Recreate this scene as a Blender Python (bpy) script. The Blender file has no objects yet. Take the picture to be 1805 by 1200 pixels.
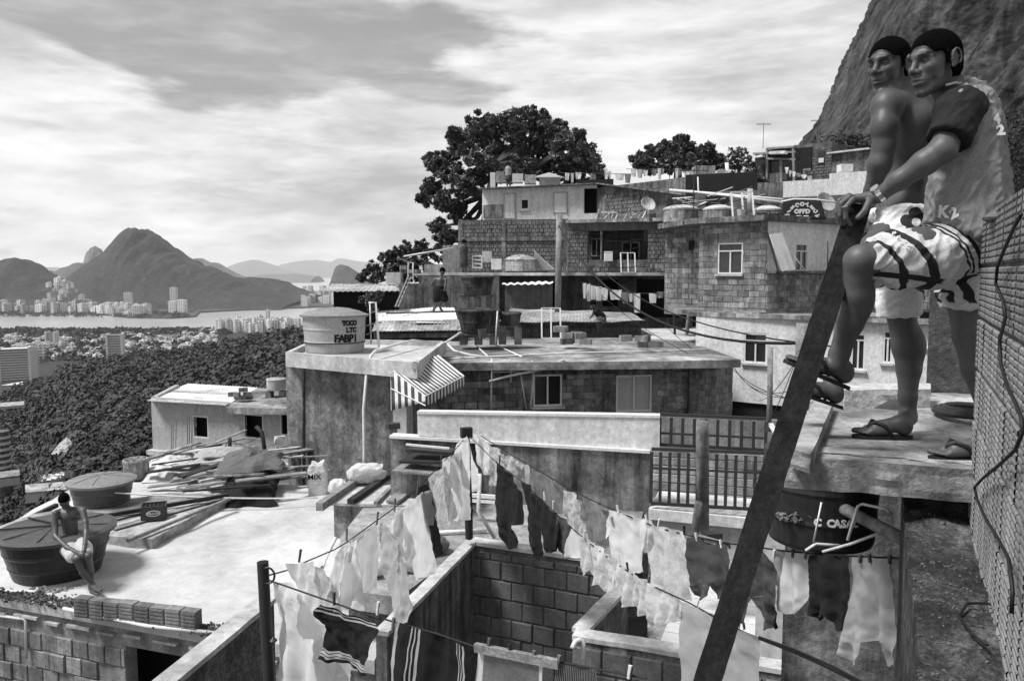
import bpy, math, random
import numpy as np
from mathutils import Vector, Matrix, noise as mnoise
random.seed(7); RNG = np.random.default_rng(7)
S = bpy.context.scene
COL = S.collection
# ------------------------------------------------------------------ camera
F, CX, CY = 1404.0, 902.5, 600.0            # photo pixels: focal length and centre
TH = math.atan(120/1404)                    # the camera looks 4.9 degrees down
cam = bpy.data.cameras.new('camera'); cam.lens = 36*F/1805; cam.sensor_width = 36; cam.sensor_fit = 'HORIZONTAL'
cam.clip_start = 0.05; cam.clip_end = 80000
camo = bpy.data.objects.new('camera', cam); COL.objects.link(camo)
camo.location = (0, 0, 0); camo.rotation_euler = (math.pi/2-TH, 0, 0); S.camera = camo
ct, st = math.cos(TH), math.sin(TH)
# ------------------------------------------------------------------ sky, sun, exposure
SUN_EL, SUN_AZ = math.radians(58), math.radians(-108)    # azimuth from +Y towards +X
world = bpy.data.worlds.new('World'); S.world = world; world.use_nodes = True
def make_world():
    nt = world.node_tree; N = nt.nodes; L = nt.links; N.clear()
    out = N.new('ShaderNodeOutputWorld'); bg = N.new('ShaderNodeBackground')
    sky = N.new('ShaderNodeTexSky'); sky.sky_type = 'NISHITA'; sky.sun_disc = False
    sky.sun_elevation = SUN_EL; sky.sun_rotation = SUN_AZ; sky.altitude = 200; sky.dust_density = 2
    bw = N.new('ShaderNodeRGBToBW'); L.new(sky.outputs[0], bw.inputs[0])
    def M(op, a, b=None, c=None, clamp=False):
        n = N.new('ShaderNodeMath'); n.operation = op; n.use_clamp = clamp
        for i, v in enumerate((a, b, c)):
            if v is None: continue
            if isinstance(v, (int, float)): n.inputs[i].default_value = v
            else: L.new(v, n.inputs[i])
        return n.outputs[0]
    def R(v, a, b, c, d):
        n = N.new('ShaderNodeMapRange'); n.interpolation_type = 'SMOOTHSTEP'; L.new(v, n.inputs[0])
        for i, k in enumerate((a, b, c, d)): n.inputs[i+1].default_value = k
        return n.outputs[0]
    tc = N.new('ShaderNodeTexCoord'); sp = N.new('ShaderNodeSeparateXYZ'); L.new(tc.outputs['Generated'], sp.inputs[0])
    x, y, z = sp.outputs
    zz = M('MAXIMUM', z, 0.0); den = M('ADD', zz, 0.55)
    cb = N.new('ShaderNodeCombineXYZ'); L.new(M('DIVIDE', x, den), cb.inputs[0]); L.new(M('DIVIDE', y, den), cb.inputs[1]); L.new(M('MULTIPLY', zz, 1.6), cb.inputs[2])
    def noise(scale, detail, rough, off=0.0, dist=0.0, sc=(1, 1, 1)):
        mp = N.new('ShaderNodeMapping'); mp.inputs['Location'].default_value = (off, off*0.7, off); mp.inputs['Scale'].default_value = sc
        L.new(cb.outputs[0], mp.inputs[0])
        n = N.new('ShaderNodeTexNoise'); n.inputs['Scale'].default_value = scale; n.inputs['Detail'].default_value = detail
        n.inputs['Roughness'].default_value = rough; n.inputs['Distortion'].default_value = dist
        L.new(mp.outputs[0], n.inputs['Vector']); return n.outputs[0]
    n1 = noise(CLOUD[0], 11, 0.56, CLOUD[1], 0.15, (.8, .8, 2)); n2 = noise(3.0, 10, 0.60, 11.0, 0.1, (.7, .7, 2.4)); n3 = noise(9, 9, 0.6, 5.0, 0.2, (.6, .6, 2.4))
    gaps = M('ADD', R(z, 0.19, 0.29, -0.09, 0.062), R(z, 0.30, 0.5, 0, 0.03))   # cover breaks up away from the horizon
    cover = R(M('SUBTRACT', n1, gaps), CLOUD[2]-.01, CLOUD[2]+0.075, 0.0, 1.0)
    tone = M('ADD', M('ADD', R(n2, 0.36, 0.62, 0.35, 0.525), R(n3, 0.38, 0.64, -0.05, 0.05)), R(n1, CLOUD[2], CLOUD[2]+.12, .03, -.03))
    blue = M('MINIMUM', M('MULTIPLY', bw.outputs[0], 0.08), 0.225)
    veil = M('ADD', blue, R(n3, 0.42, 0.75, 0.0, 0.10))
    mix = M('ADD', M('MULTIPLY', cover, tone), M('MULTIPLY', M('SUBTRACT', 1.0, cover), veil))
    L.new(mix, bg.inputs[0]); bg.inputs[1].default_value = 1.0
    L.new(bg.outputs[0], out.inputs[0])
HAZE = 3.0e-5
CLOUD = (2.2, 12.1, 0.44)
make_world()
sun = bpy.data.lights.new('sun', 'SUN'); sun.energy = 2.8; sun.angle = math.radians(16); sun.color = (1, 1, 1)
suno = bpy.data.objects.new('sun', sun); COL.objects.link(suno)
sd = Vector((math.sin(SUN_AZ)*math.cos(SUN_EL), math.cos(SUN_AZ)*math.cos(SUN_EL), math.sin(SUN_EL)))
suno.rotation_euler = sd.to_track_quat('Z', 'Y').to_euler(); suno.location = (0, 0, 60)
vs = S.view_settings; vs.view_transform = 'Standard'; vs.look = 'None'; vs.exposure = 0.88; vs.gamma = 1; vs.use_curve_mapping = False
S.cycles.use_denoising = True; S.cycles.max_bounces = 5; S.cycles.diffuse_bounces = 3; S.cycles.volume_bounces = 1
S.cycles.transparent_max_bounces = 6; S.cycles.glossy_bounces = 2; S.cycles.transmission_bounces = 2
# ------------------------------------------------------------------ geometry helpers
def V(*a): return Vector(a)
def ray(px, py):
    x = (px-CX)/F; v = (CY-py)/F
    return Vector((x, ct+v*st, -st+v*ct))
def P(px, py, Y):
    d = ray(px, py); return d*(Y/d.y)
def PZ(px, py, z):
    d = ray(px, py); return d*(z/d.z)
WL = {}                                       # world location of every thing
def tag(o, label=None, cat=None, group=None, kind=None):
    if label: o['label'] = label
    if cat: o['category'] = cat
    if group: o['group'] = group
    if kind: o['kind'] = kind
    return o
def thing(name, label, cat, loc, group=None):
    o = bpy.data.objects.new(name, None); COL.objects.link(o); o.empty_display_size = 0.2
    o.location = loc; WL[o.name] = Vector(loc); return tag(o, label, cat, group)
class MB:
    def __init__(s): s.v = []; s.f = []; s.uv = None
    def add(s, vs_, fs):
        n = len(s.v); s.v += [tuple(v) for v in vs_]; s.f += [tuple(i+n for i in f) for f in fs]; return s
    def obox(s, c, ax, ay, az):
        c, ax, ay, az = map(Vector, (c, ax, ay, az)); p = []
        for k in (-1, 1):
            for i, j in ((-1, -1), (1, -1), (1, 1), (-1, 1)): p.append(c+ax*i+ay*j+az*k)
        return s.add(p, [(3, 2, 1, 0), (4, 5, 6, 7), (0, 1, 5, 4), (1, 2, 6, 5), (2, 3, 7, 6), (3, 0, 4, 7)])
    def box(s, c, sz, rz=0.0, base=False):
        c = Vector(c); r = Matrix.Rotation(rz, 3, 'Z')
        if base: c = c+Vector((0, 0, sz[2]/2))
        return s.obox(c, r@Vector((sz[0]/2, 0, 0)), r@Vector((0, sz[1]/2, 0)), Vector((0, 0, sz[2]/2)))
    def beam(s, a, b, w, h, up=(0, 0, 1)):
        a, b = Vector(a), Vector(b); d = (b-a); L = d.length; d.normalize(); up = Vector(up)
        sx = d.cross(up)
        if sx.length < 1e-4: sx = d.cross(Vector((0, 1, 0)))
        sx.normalize(); uz = sx.cross(d).normalized()
        return s.obox((a+b)/2, d*L/2, sx*w/2, uz*h/2)
    def prism(s, poly, z0, z1):
        n = len(poly); p = [(q[0], q[1], z0) for q in poly]+[(q[0], q[1], z1) for q in poly]
        return s.add(p, [tuple(range(n))[::-1], tuple(range(n, 2*n))]+[(i, (i+1) % n, (i+1) % n+n, i+n) for i in range(n)])
    def tube(s, pts, r, n=8, cap=True):
        pts = [Vector(p) for p in pts]; m = len(pts); rr = r if isinstance(r, (list, tuple)) else [r]*m
        base = len(s.v); prev = None
        for i, p in enumerate(pts):
            t = (pts[min(i+1, m-1)]-pts[max(i-1, 0)]).normalized()
            if prev is None: u = t.orthogonal().normalized()
            else:
                u = prev-t*prev.dot(t); u = u.normalized() if u.length > 1e-5 else t.orthogonal().normalized()
            prev = u; w = t.cross(u)
            for k in range(n):
                a = 2*math.pi*k/n; s.v.append(tuple(p+(u*math.cos(a)+w*math.sin(a))*rr[i]))
        for i in range(m-1):
            for k in range(n):
                a = base+i*n+k; b = base+i*n+(k+1) % n; s.f.append((a, b, b+n, a+n))
        if cap: s.f.append(tuple(base+k for k in range(n))[::-1]); s.f.append(tuple(base+(m-1)*n+k for k in range(n)))
        return s
    def lathe(s, c, prof, n=28):
        base = len(s.v); c = Vector(c)
        for r, z in prof:
            for k in range(n):
                a = 2*math.pi*k/n; s.v.append((c.x+r*math.cos(a), c.y+r*math.sin(a), c.z+z))
        for i in range(len(prof)-1):
            for k in range(n):
                a = base+i*n+k; b = base+i*n+(k+1) % n; s.f.append((a, b, b+n, a+n))
        s.f.append(tuple(base+k for k in range(n))[::-1]); s.f.append(tuple(base+(len(prof)-1)*n+k for k in range(n)))
        return s
    def build(s, name, m, parent=None, smooth=False, **kw):
        a = np.array(s.v, dtype=float)
        lo, hi = a.min(0), a.max(0); o0 = Vector(((lo[0]+hi[0])/2, (lo[1]+hi[1])/2, lo[2]))
        a = a-np.array(o0)
        me = bpy.data.meshes.new(name); me.from_pydata(a.tolist(), [], s.f); me.update()
        if isinstance(m, (list, tuple)):
            for q in m: me.materials.append(q)
        else: me.materials.append(m)
        if smooth: me.polygons.foreach_set('use_smooth', [True]*len(me.polygons))
        o = bpy.data.objects.new(name, me); COL.objects.link(o)
        if parent is not None: o.parent = parent; o.location = o0-WL[parent.name]
        else: o.location = o0
        WL[o.name] = o0
        if kw: tag(o, **kw)
        return o
def fastmesh(name, verts, faces, m, parent=None, smooth=False, **kw):
    """numpy verts (n,3), faces (m,k)"""
    verts = np.asarray(verts, float); faces = np.asarray(faces, np.int32)
    lo, hi = verts.min(0), verts.max(0); o0 = Vector(((lo[0]+hi[0])/2, (lo[1]+hi[1])/2, lo[2])); verts = verts-np.array(o0)
    me = bpy.data.meshes.new(name); k = faces.shape[1]
    me.vertices.add(len(verts)); me.vertices.foreach_set('co', verts.astype(np.float32).ravel())
    me.loops.add(faces.size); me.loops.foreach_set('vertex_index', faces.ravel())
    me.polygons.add(len(faces)); me.polygons.foreach_set('loop_start', np.arange(0, faces.size, k, dtype=np.int32))
    me.polygons.foreach_set('loop_total', np.full(len(faces), k, np.int32))
    if smooth: me.polygons.foreach_set('use_smooth', np.ones(len(faces), bool))
    me.update(calc_edges=True)
    for q in (m if isinstance(m, (list, tuple)) else [m]): me.materials.append(q)
    o = bpy.data.objects.new(name, me); COL.objects.link(o)
    if parent is not None: o.parent = parent; o.location = o0-WL[parent.name]
    else: o.location = o0
    WL[o.name] = o0
    if kw: tag(o, **kw)
    return o
def instance(o, name, parent, loc, rz=0.0, scale=(1, 1, 1)):
    c = o.copy(); c.name = name; COL.objects.link(c); c.parent = parent
    c.location = Vector(loc)-(WL[parent.name] if parent else Vector((0, 0, 0))); c.rotation_euler = (0, 0, rz); c.scale = scale
    return c
# ------------------------------------------------------------------ materials
def mat(name, v, var=0.25, scale=2.0, streak=0.0, stain=0.0, rough=0.85, bump=0.25, bscale=30.0, obj=0.0, metal=0.0, spec=0.3, fine=0.24, stainlo=0.35, sscale=1.0, grit=None, bdist=0.02, frame=None):
    if grit is None: grit = min(0.30, var*0.75)
    m = bpy.data.materials.new(name); m.use_nodes = True; nt = m.node_tree; N = nt.nodes; L = nt.links
    b = N['Principled BSDF']; b.inputs['Roughness'].default_value = rough; b.inputs['Metallic'].default_value = metal
    b.inputs['Specular IOR Level'].default_value = spec
    g = N.new('ShaderNodeNewGeometry')
    def M(op, a, c=None, clamp=False):
        n = N.new('ShaderNodeMath'); n.operation = op; n.use_clamp = clamp
        for i, q in enumerate((a, c)):
            if q is None: continue
            if isinstance(q, (int, float)): n.inputs[i].default_value = q
            else: L.new(q, n.inputs[i])
        return n.outputs[0]
    def nz(sc, vec=None, det=5, ro=0.6, dist=0.0, out=0):
        n = N.new('ShaderNodeTexNoise'); n.inputs['Scale'].default_value = sc; n.inputs['Detail'].default_value = det
        n.inputs['Roughness'].default_value = ro; n.inputs['Distortion'].default_value = dist
        L.new(vec or g.outputs['Position'], n.inputs['Vector']); return n.outputs[out]
    def R(q, a, c, d, e):
        n = N.new('ShaderNodeMapRange'); L.new(q, n.inputs[0])
        for i, k in enumerate((a, c, d, e)): n.inputs[i+1].default_value = k
        return n.outputs[0]
    if frame:
        fc = N.new('ShaderNodeCombineXYZ')
        for i, (ax, k) in enumerate(frame):
            dp = N.new('ShaderNodeVectorMath'); dp.operation = 'DOT_PRODUCT'; L.new(g.outputs['Position'], dp.inputs[0]); dp.inputs[1].default_value = tuple(Vector(ax)*k); L.new(dp.outputs['Value'], fc.inputs[i])
        fvec = fc.outputs[0]
    else: fvec = None
    val = M('MULTIPLY', R(nz(scale, None, 8, 0.66, 0.3), 0.3, 0.7, 1-var, 1+var), v)
    if frame: val = M('MULTIPLY', val, R(nz(1.0, fvec, 8, 0.7), 0.3, 0.7, 0.55, 1.5))
    if grit:
        val = M('MULTIPLY', val, R(nz(scale*5.3, None, 9, 0.74, 0.5), 0.36, 0.64, 1-grit, 1+grit))
    if fine: val = M('MULTIPLY', val, R(nz(scale*14, det=4, ro=0.7), 0.3, 0.7, 1-fine, 1+fine))
    if streak:
        mp = N.new('ShaderNodeMapping'); mp.inputs['Scale'].default_value = (5*sscale, 5*sscale, 0.45*sscale); L.new(g.outputs['Position'], mp.inputs[0])
        val = M('MULTIPLY', val, R(nz(1.0, mp.outputs[0], 7, 0.65), 0.38, 0.60, 1-streak, 1.0))
    if stain:
        val = M('MULTIPLY', val, R(nz(scale*0.6, None, 8, 0.68, 0.6), stainlo, stainlo+0.2, 1-stain, 1.0))
    if obj:
        oi = N.new('ShaderNodeObjectInfo'); val = M('MULTIPLY', val, R(oi.outputs['Random'], 0, 1, 1-obj, 1+obj))
    L.new(val, b.inputs['Base Color'])
    if bump:
        bn = N.new('ShaderNodeBump'); bn.inputs['Strength'].default_value = bump; bn.inputs['Distance'].default_value = bdist
        L.new(nz(1.0 if frame else bscale, fvec, 6, 0.7), bn.inputs['Height']); L.new(bn.outputs[0], b.inputs['Normal'])
    m['val'] = v
    return m, (nt, val, b)
def mt(*a, **k): return mat(*a, **k)[0]
def cloth(name, v, *a, tl=0.54, **k):
    m, (nt, val, b) = mat(name, v, *a, **k); N, L = nt.nodes, nt.links; t = N.new('ShaderNodeBsdfTranslucent'); mx = N.new('ShaderNodeMixShader'); mx.inputs[0].default_value = tl
    L.new(val, t.inputs[0]); L.new(b.outputs[0], mx.inputs[1]); L.new(t.outputs[0], mx.inputs[2]); L.new(mx.outputs[0], N['Material Output'].inputs['Surface']); b.inputs['Roughness'].default_value = .95; b.inputs['Specular IOR Level'].default_value = .1; return m
M_ = {}
M_['rock'] = mt('rock_face', 0.07, 0.5, 0.05, streak=0.85, stain=0.5, bump=1.0, bscale=0.9, bdist=.5, sscale=0.05, grit=.45)
M_['forest'] = mt('forest_leaf', 0.045, 0.85, 0.075, grit=.3, rough=0.7, bump=0, fine=0.5)
M_['leaf'] = mt('tree_leaf', 0.085, 0.4, 0.8, grit=.5, rough=0.45, bump=0, fine=0.6, spec=0.5)
M_['leaf_pale'] = mt('pale_leaf', 0.085, 0.5, 0.6, rough=0.5, bump=0, fine=0.6)
M_['bark'] = mt('bark', 0.07, 0.3, 3)
M_['hill'] = mt('hill_wood', 0.036, 0.35, 0.004, stain=0.3, bump=1.0, bscale=0.03, bdist=9, fine=0.5, grit=.35)
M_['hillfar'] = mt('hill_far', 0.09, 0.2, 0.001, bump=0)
M_['soil'] = mt('soil', 0.035, 0.4, 0.3, stain=0.4)
M_['concrete'] = mt('concrete', 0.34, 0.4, 1.2, streak=0.6, stain=0.55, bump=0.5, grit=.4)
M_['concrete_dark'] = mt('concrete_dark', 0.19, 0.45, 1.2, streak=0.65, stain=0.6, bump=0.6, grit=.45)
M_['concrete_pale'] = mt('concrete_pale', 0.52, 0.2, 1.5, stain=0.35, streak=.2, bump=0.3, fine=0.12, grit=.2)
M_['slab_roof'] = mt('weathered_slab', 0.40, 0.5, 0.5, stain=0.72, stainlo=0.44, bump=0.4, grit=.4)
M_['white_roof'] = mt('white_roof_paint', 0.53, 0.14, 0.45, stain=0.28, stainlo=0.40, bump=0.5, bscale=3, fine=0.07, grit=.10, bdist=.05)
M_['plaster_w'] = mt('white_plaster', 0.66, 0.07, 0.7, streak=0.16, stain=0.2, stainlo=0.3, bump=0.12)
M_['plaster_g'] = mt('grey_plaster', 0.40, 0.1, 0.7, streak=0.15, bump=0.12)
M_['plaster_d'] = mt('stained_plaster', 0.20, 0.45, 1.1, streak=0.75, stain=0.5, bump=0.4)
M_['mortar'] = mt('mortar', 0.11, 0.35, 2.5, streak=0.4)
M_['mortar_l'] = mt('pale_mortar', 0.25, 0.3, 2.5, streak=0.4)
M_['brick'] = mt('hollow_brick', 0.19, 0.3, 3.0, streak=0.35, obj=0.35, bump=0.5)
M_['block'] = mt('concrete_block', 0.27, 0.35, 2.2, streak=0.45, stain=0.35, obj=0.4, bump=0.5)
M_['block_y'] = mt('courtyard_block', 0.13, 0.25, 2.2, streak=0.3, obj=0.18, bump=0.4)
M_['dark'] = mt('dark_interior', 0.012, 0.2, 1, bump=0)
M_['glass'] = mt('window_glass', 0.03, 0.2, 1, rough=0.12, bump=0, spec=0.6)
M_['frame_w'] = mt('white_frame', 0.62, 0.1, 3, bump=0.05)
M_['metal'] = mt('dark_metal', 0.025, 0.3, 6, rough=0.5, bump=0.1, spec=0.5)
M_['pvc'] = mt('white_pvc', 0.62, 0.12, 3, rough=0.45, bump=0.03)
M_['wire'] = mt('black_wire', 0.012, 0.1, 3, rough=0.6, bump=0)
M_['wood'] = mt('weathered_wood', 0.24, 0.4, 5, streak=0.2, bump=0.5)
M_['wood_d'] = mt('dark_wood', 0.03, 0.4, 6, bump=0.6, stain=0.2)
M_['tank'] = mt('tank_plastic', 0.085, 0.1, 2, rough=0.4, bump=0.05, fine=0.03)
M_['tank_b'] = mt('black_tank', 0.02, 0.2, 2, rough=0.4, bump=0.05)
M_['tank_c'] = mt('asbestos_tank', 0.085, 0.5, 2.5, streak=0.8, stain=0.5, grit=.4)
M_['corr'] = mt('corrugated_sheet', 0.36, 0.35, 0.9, stain=0.6, grit=.35, bump=0.1)
M_['corr_w'] = mt('bright_corrugated_sheet', 0.74, 0.2, 1.2, stain=0.4, stainlo=0.36, grit=.2, bump=0.05)
M_['cloth_w'] = cloth('white_cloth', 0.86, 0.05, 4, bump=0.2, bscale=60, fine=0.03)
M_['cloth_l'] = cloth('pale_cloth', 0.62, 0.08, 4, bump=0.2, bscale=60, fine=0.03)
M_['cloth_g'] = cloth('grey_cloth', 0.26, 0.1, 4, bump=0.2, bscale=60)
M_['cloth_d'] = mt('dark_cloth', 0.05, 0.15, 4, bump=0.2, bscale=60)
M_['cloth_b'] = mt('black_cloth', 0.008, 0.2, 4, bump=0.2, bscale=60)
M_['sheet'] = mt('plastic_sheet', 0.55, 0.2, 4, rough=0.4, bump=0.4, bscale=14)
M_['peg'] = mt('clothes_peg', 0.10, 0.2, 9, obj=0.8, bump=0)
# ================================================================== terrain, water, hills, city, forest
def fbm(x, y, sc, oct=4, seed=0.0):
    x = np.asarray(x, float); y = np.asarray(y, float); out = np.zeros(np.broadcast(x, y).shape); a = 1.0; t = 0
    rs = np.random.default_rng(int(seed*10)+3)
    for o in range(oct):
        for k in range(4):
            th, ph = rs.uniform(0, 2*np.pi, 2); f = rs.uniform(0.7, 1.5)/sc*2*np.pi*(2**o)
            th2, ph2 = rs.uniform(0, 2*np.pi, 2)
            out += a*np.sin((x*np.cos(th)+y*np.sin(th))*f+ph+1.3*np.sin((x*np.cos(th2)+y*np.sin(th2))*f*0.6+ph2))/4
        t += a; a *= 0.5
    return out/t
RIDGE_T = [-1.2, -0.70, -0.643, -0.60, -0.56, -0.50, -0.43, -0.38, -0.34, -0.28, -0.2, 0.2, 1.5]
RIDGE_Y = [790, 750, 730, 708, 674, 658, 648, 634, 620, 605, 594, 580, 566]
CITYZ = -165.0
def terrain_z(x, y):
    x = np.asarray(x, float); y = np.asarray(y, float); yy = np.maximum(y, 1.0); t = x/yy
    ry = np.interp(t, RIDGE_T, RIDGE_Y); Yr = 760.0
    zr = -(ry-480)/1404*Yr
    Yk = [-200, 5, 14, 30, 45, 80, 150, 280, 450, 760]; k = [0, 0, 0, 0.05, .10, .18, .32, .52, .72, 1.0]
    s = np.interp(yy, Yk, k)
    near = -11.0+np.where(x > 2, np.minimum((x-2)*0.12, 6), np.maximum((x-2)*0.10, -4))
    z = near*(1-s)+zr*s
    up = np.clip((t+0.05)/0.25, 0, 1)*np.clip((yy-22)/60, 0, 1)*(8+0.035*np.minimum(yy, 500))
    z = z+up*1.0
    f = np.clip((yy-Yr)/420, 0, 1); f = f*f*(3-2*f)
    z = z*(1-f)+CITYZ*f
    rough = fbm(x, y, 120, 3, 1)*np.clip((yy-60)/200, 0, 1)*(1-f)*9
    return z+rough
def terrain():
    ts = np.linspace(-1.05, 1.05, 130); ys = np.concatenate([np.linspace(-30, 30, 14), np.geomspace(34, 2330, 90)])
    V_, F_ = [], []
    for Y in ys:
        w = max(Y, 40)
        for t in ts: V_.append((t*w, Y, 0))
    a = np.array(V_); a[:, 2] = terrain_z(a[:, 0], a[:, 1]); shore = 2335+0.02*np.abs(a[:, 0])
    n = len(ts); idx = np.arange(len(a)).reshape(len(ys), n)
    f = np.stack([idx[:-1, :-1], idx[:-1, 1:], idx[1:, 1:], idx[1:, :-1]], -1).reshape(-1, 4)
    return fastmesh('hillside_ground', a, f, M_['soil'], smooth=True, kind='structure')
terrain()
wm = mt('lagoon_water', 0.42, 0.08, 0.004, rough=0.22, bump=0.15, bscale=0.05, fine=0.03, spec=0.5)
MB().add([(-43500, -2800, -172), (43500, -2800, -172), (43500, 46000, -172), (-43500, 46000, -172)], [(0, 1, 2, 3)]).build('water', wm, kind='structure')
def flat(name, pts, z, m, kind='structure', **kw):
    return MB().prism([PZ(a, b, z) for a, b in pts], z-6, z).build(name, m, kind=kind, **kw)
landm = mt('far_ground', 0.07, 0.5, 0.01, stain=0.4, bump=0, fine=0.4)
# far shore of the lagoon and the strip behind it
flat('shore', [(-700, 552), (0, 551), (170, 552), (225, 558), (300, 559), (345, 556), (352, 549), (430, 545), (560, 540), (760, 536), (1200, 536), (1200, 513), (-700, 513)], -166, landm)
flat('sand_spit', [(170, 556.6), (240, 557.6), (300, 555.6), (240, 556.4)], -168.5, M_['plaster_w'])
def hill(name, outline, Y, depth, m, base=-172, nx=90, nd=26, rough=0.05, **kw):
    """a hill whose skyline runs through the given points, rounded front and back, with gullies"""
    xs = np.array([p[0] for p in outline], float); ys = np.array([p[1] for p in outline], float)
    px = np.linspace(xs[0], xs[-1], nx); py = np.interp(px, xs, ys)
    py = np.convolve(np.pad(py, 1, 'edge'), [.25, .5, .25], 'valid')
    top = np.array([P(a, b, Y) for a, b in zip(px, py)])
    s = np.linspace(-1, 1, nd); V_ = []
    for j, q in enumerate(s):
        prof = np.cos(q*np.pi/2)**0.9 if abs(q) < 1 else 0
        for i in range(nx):
            h = max(top[i, 2]-base, 1.0); x = top[i, 0]*(1+q*depth/Y*0.3); y = Y+q*depth
            V_.append((x, y, base-3+h*prof))
    a = np.array(V_); h = a[:, 2]-base
    g = 1-2.2*np.abs(fbm(a[:, 0], a[:, 1]*.35, depth*0.5, 5, Y/100))
    w = np.abs(np.repeat(s, nx)); a[:, 2] += g*h*rough*np.clip(w*6, 0, 1)
    idx = np.arange(len(a)).reshape(nd, nx)
    f = np.stack([idx[:-1, :-1], idx[:-1, 1:], idx[1:, 1:], idx[1:, :-1]], -1).reshape(-1, 4)
    return fastmesh(name, a, f, m, smooth=True, kind='structure', **kw)
hill('hills', [(330, 520), (345, 456), (352, 455), (365, 462), (380, 463), (400, 475), (420, 485), (470, 500)], 9500, 900, M_['hillfar'])
hill('hills', [(380, 484), (410, 470), (430, 462), (450, 458), (470, 464), (490, 470), (530, 484), (560, 486)], 24000, 2500, M_['hillfar'])
hill('hills', [(470, 486), (500, 466), (530, 460), (555, 458), (585, 462), (600, 455), (640, 462), (700, 460), (760, 470), (860, 486)], 27000, 2500, M_['hillfar'])
hill('hills', [(-200, 470), (-40, 468), (60, 478), (90, 470), (120, 480), (160, 484)], 22000, 2500, M_['hillfar'])
hill('hills', [(430, 489), (470, 483), (520, 482), (560, 487)], 14000, 800, M_['hillfar'])
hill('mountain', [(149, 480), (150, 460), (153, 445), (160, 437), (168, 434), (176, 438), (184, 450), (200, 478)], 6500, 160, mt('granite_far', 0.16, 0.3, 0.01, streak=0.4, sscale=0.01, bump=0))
hill('hills', [(60, 500), (85, 476), (100, 480), (112, 472), (128, 466), (142, 462), (155, 466), (190, 470), (240, 500)], 5800, 350, M_['hillfar'])
hill('mountain', [(575, 515), (583, 500), (588, 484), (592, 470), (600, 465), (612, 468), (625, 476), (640, 487), (665, 498), (720, 512)], 5200, 240, mt('mountain_wood', 0.075, 0.4, 0.01, streak=0.3, sscale=0.012, bump=0.5, bscale=0.05), rough=0.03)
hill('mountain', [(0, 540), (60, 535), (110, 505), (150, 478), (190, 446), (215, 424), (232, 412), (242, 408), (252, 409), (270, 418), (300, 438), (330, 458), (360, 470), (400, 486), (440, 500), (480, 515), (530, 530)], 4150, 560, M_['hill'], rough=0.10, nx=220, nd=70)
hill('hills', [(-260, 470), (-120, 485), (-20, 472), (20, 458), (42, 457), (55, 464), (75, 478), (100, 492), (140, 515), (190, 540)], 3950, 420, M_['hill'], rough=0.10)
hill('hills', [(350, 525), (400, 490), (440, 489), (480, 492), (505, 497), (520, 505), (560, 520)], 4500, 300, M_['hill'], rough=0.10)
# ---- the granite wall above the favela
def rock():
    Y0 = 210.0; prof_y = [620, 262, 255, 230, 205, 170, 130, 95, 60, 30, 0, -60, -140, -250]; prof_x = [1330, 1436, 1440, 1456, 1479, 1498, 1519, 1533, 1547, 1563, 1580, 1612, 1664, 1760]
    zs = np.linspace(620, -250, 520); V_ = []; nA = 520; A = np.linspace(math.pi*1.42, math.pi*0.8, nA)
    for py in zs:
        px = np.interp(-py, [-q for q in prof_y], prof_x); e = P(px, py, Y0); a_, b_ = 170.0, 105.0
        for th in A: V_.append((e.x+a_+a_*math.cos(th), Y0+b_*math.sin(th), e.z))
    a = np.array(V_); u = np.tile(np.arange(nA)/nA, len(zs))*300; z = a[:, 2]
    w = 4*fbm(u, z, 60, 3, 7)
    n1 = fbm(u+0.25*z, z*0.12, 38, 4, 2); n2 = 1-2*np.abs(fbm(u+w, z*0.10+w, 11, 4, 5)); n3 = 1-2*np.abs(fbm(u+w, z*0.45, 9, 5, 9)); n4 = fbm(u*1.0+w, z*0.8, 3.2, 3, 12)
    d = n1*4.0+n2*1.6+n3*1.5+n4*.7
    cx = a[:, 0]*0; ang = np.tile(A, len(zs)); edge = np.clip(np.abs(ang-math.pi)*5, 0.25, 1)
    a[:, 0] += np.cos(ang)*d*edge; a[:, 1] += np.sin(ang)*d*edge
    idx = np.arange(len(a)).reshape(len(zs), nA)
    f = np.stack([idx[:-1, :-1], idx[1:, :-1], idx[1:, 1:], idx[:-1, 1:]], -1).reshape(-1, 4)
    fastmesh('mountain', a, f, M_['rock'], smooth=False, kind='structure')
rock()
# ---- leaf masses
def quads(cent, nrm_jit, size, rng=RNG, aspect=0.6, up=0.35):
    n = len(cent); d = rng.normal(size=(n, 3))*.45+(cent-cent.mean(0))/(cent.std()+1e-6)*.5; d[:, 2] += up*.4; d /= np.linalg.norm(d, axis=1)[:, None]
    r = rng.normal(size=(n, 3)); u = np.cross(d, r); u /= np.linalg.norm(u, axis=1)[:, None]; w = np.cross(d, u)
    s = size*(0.6+0.8*rng.random(n)); u = u*s[:, None]; w = w*(s*aspect)[:, None]
    v = np.stack([cent-u, cent-w*0.8+u*0.1, cent+u, cent+w*0.8+u*0.1], 1).reshape(-1, 3)
    return v, np.arange(4*n).reshape(n, 4)
def ball_points(c, r, n, rng=RNG, shell=0.55):
    d = rng.normal(size=(n, 3)); d /= np.linalg.norm(d, axis=1)[:, None]
    rad = shell+(1-shell)*rng.random(n)**0.7
    return np.asarray(c)+d*rad[:, None]*np.asarray(r)
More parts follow.
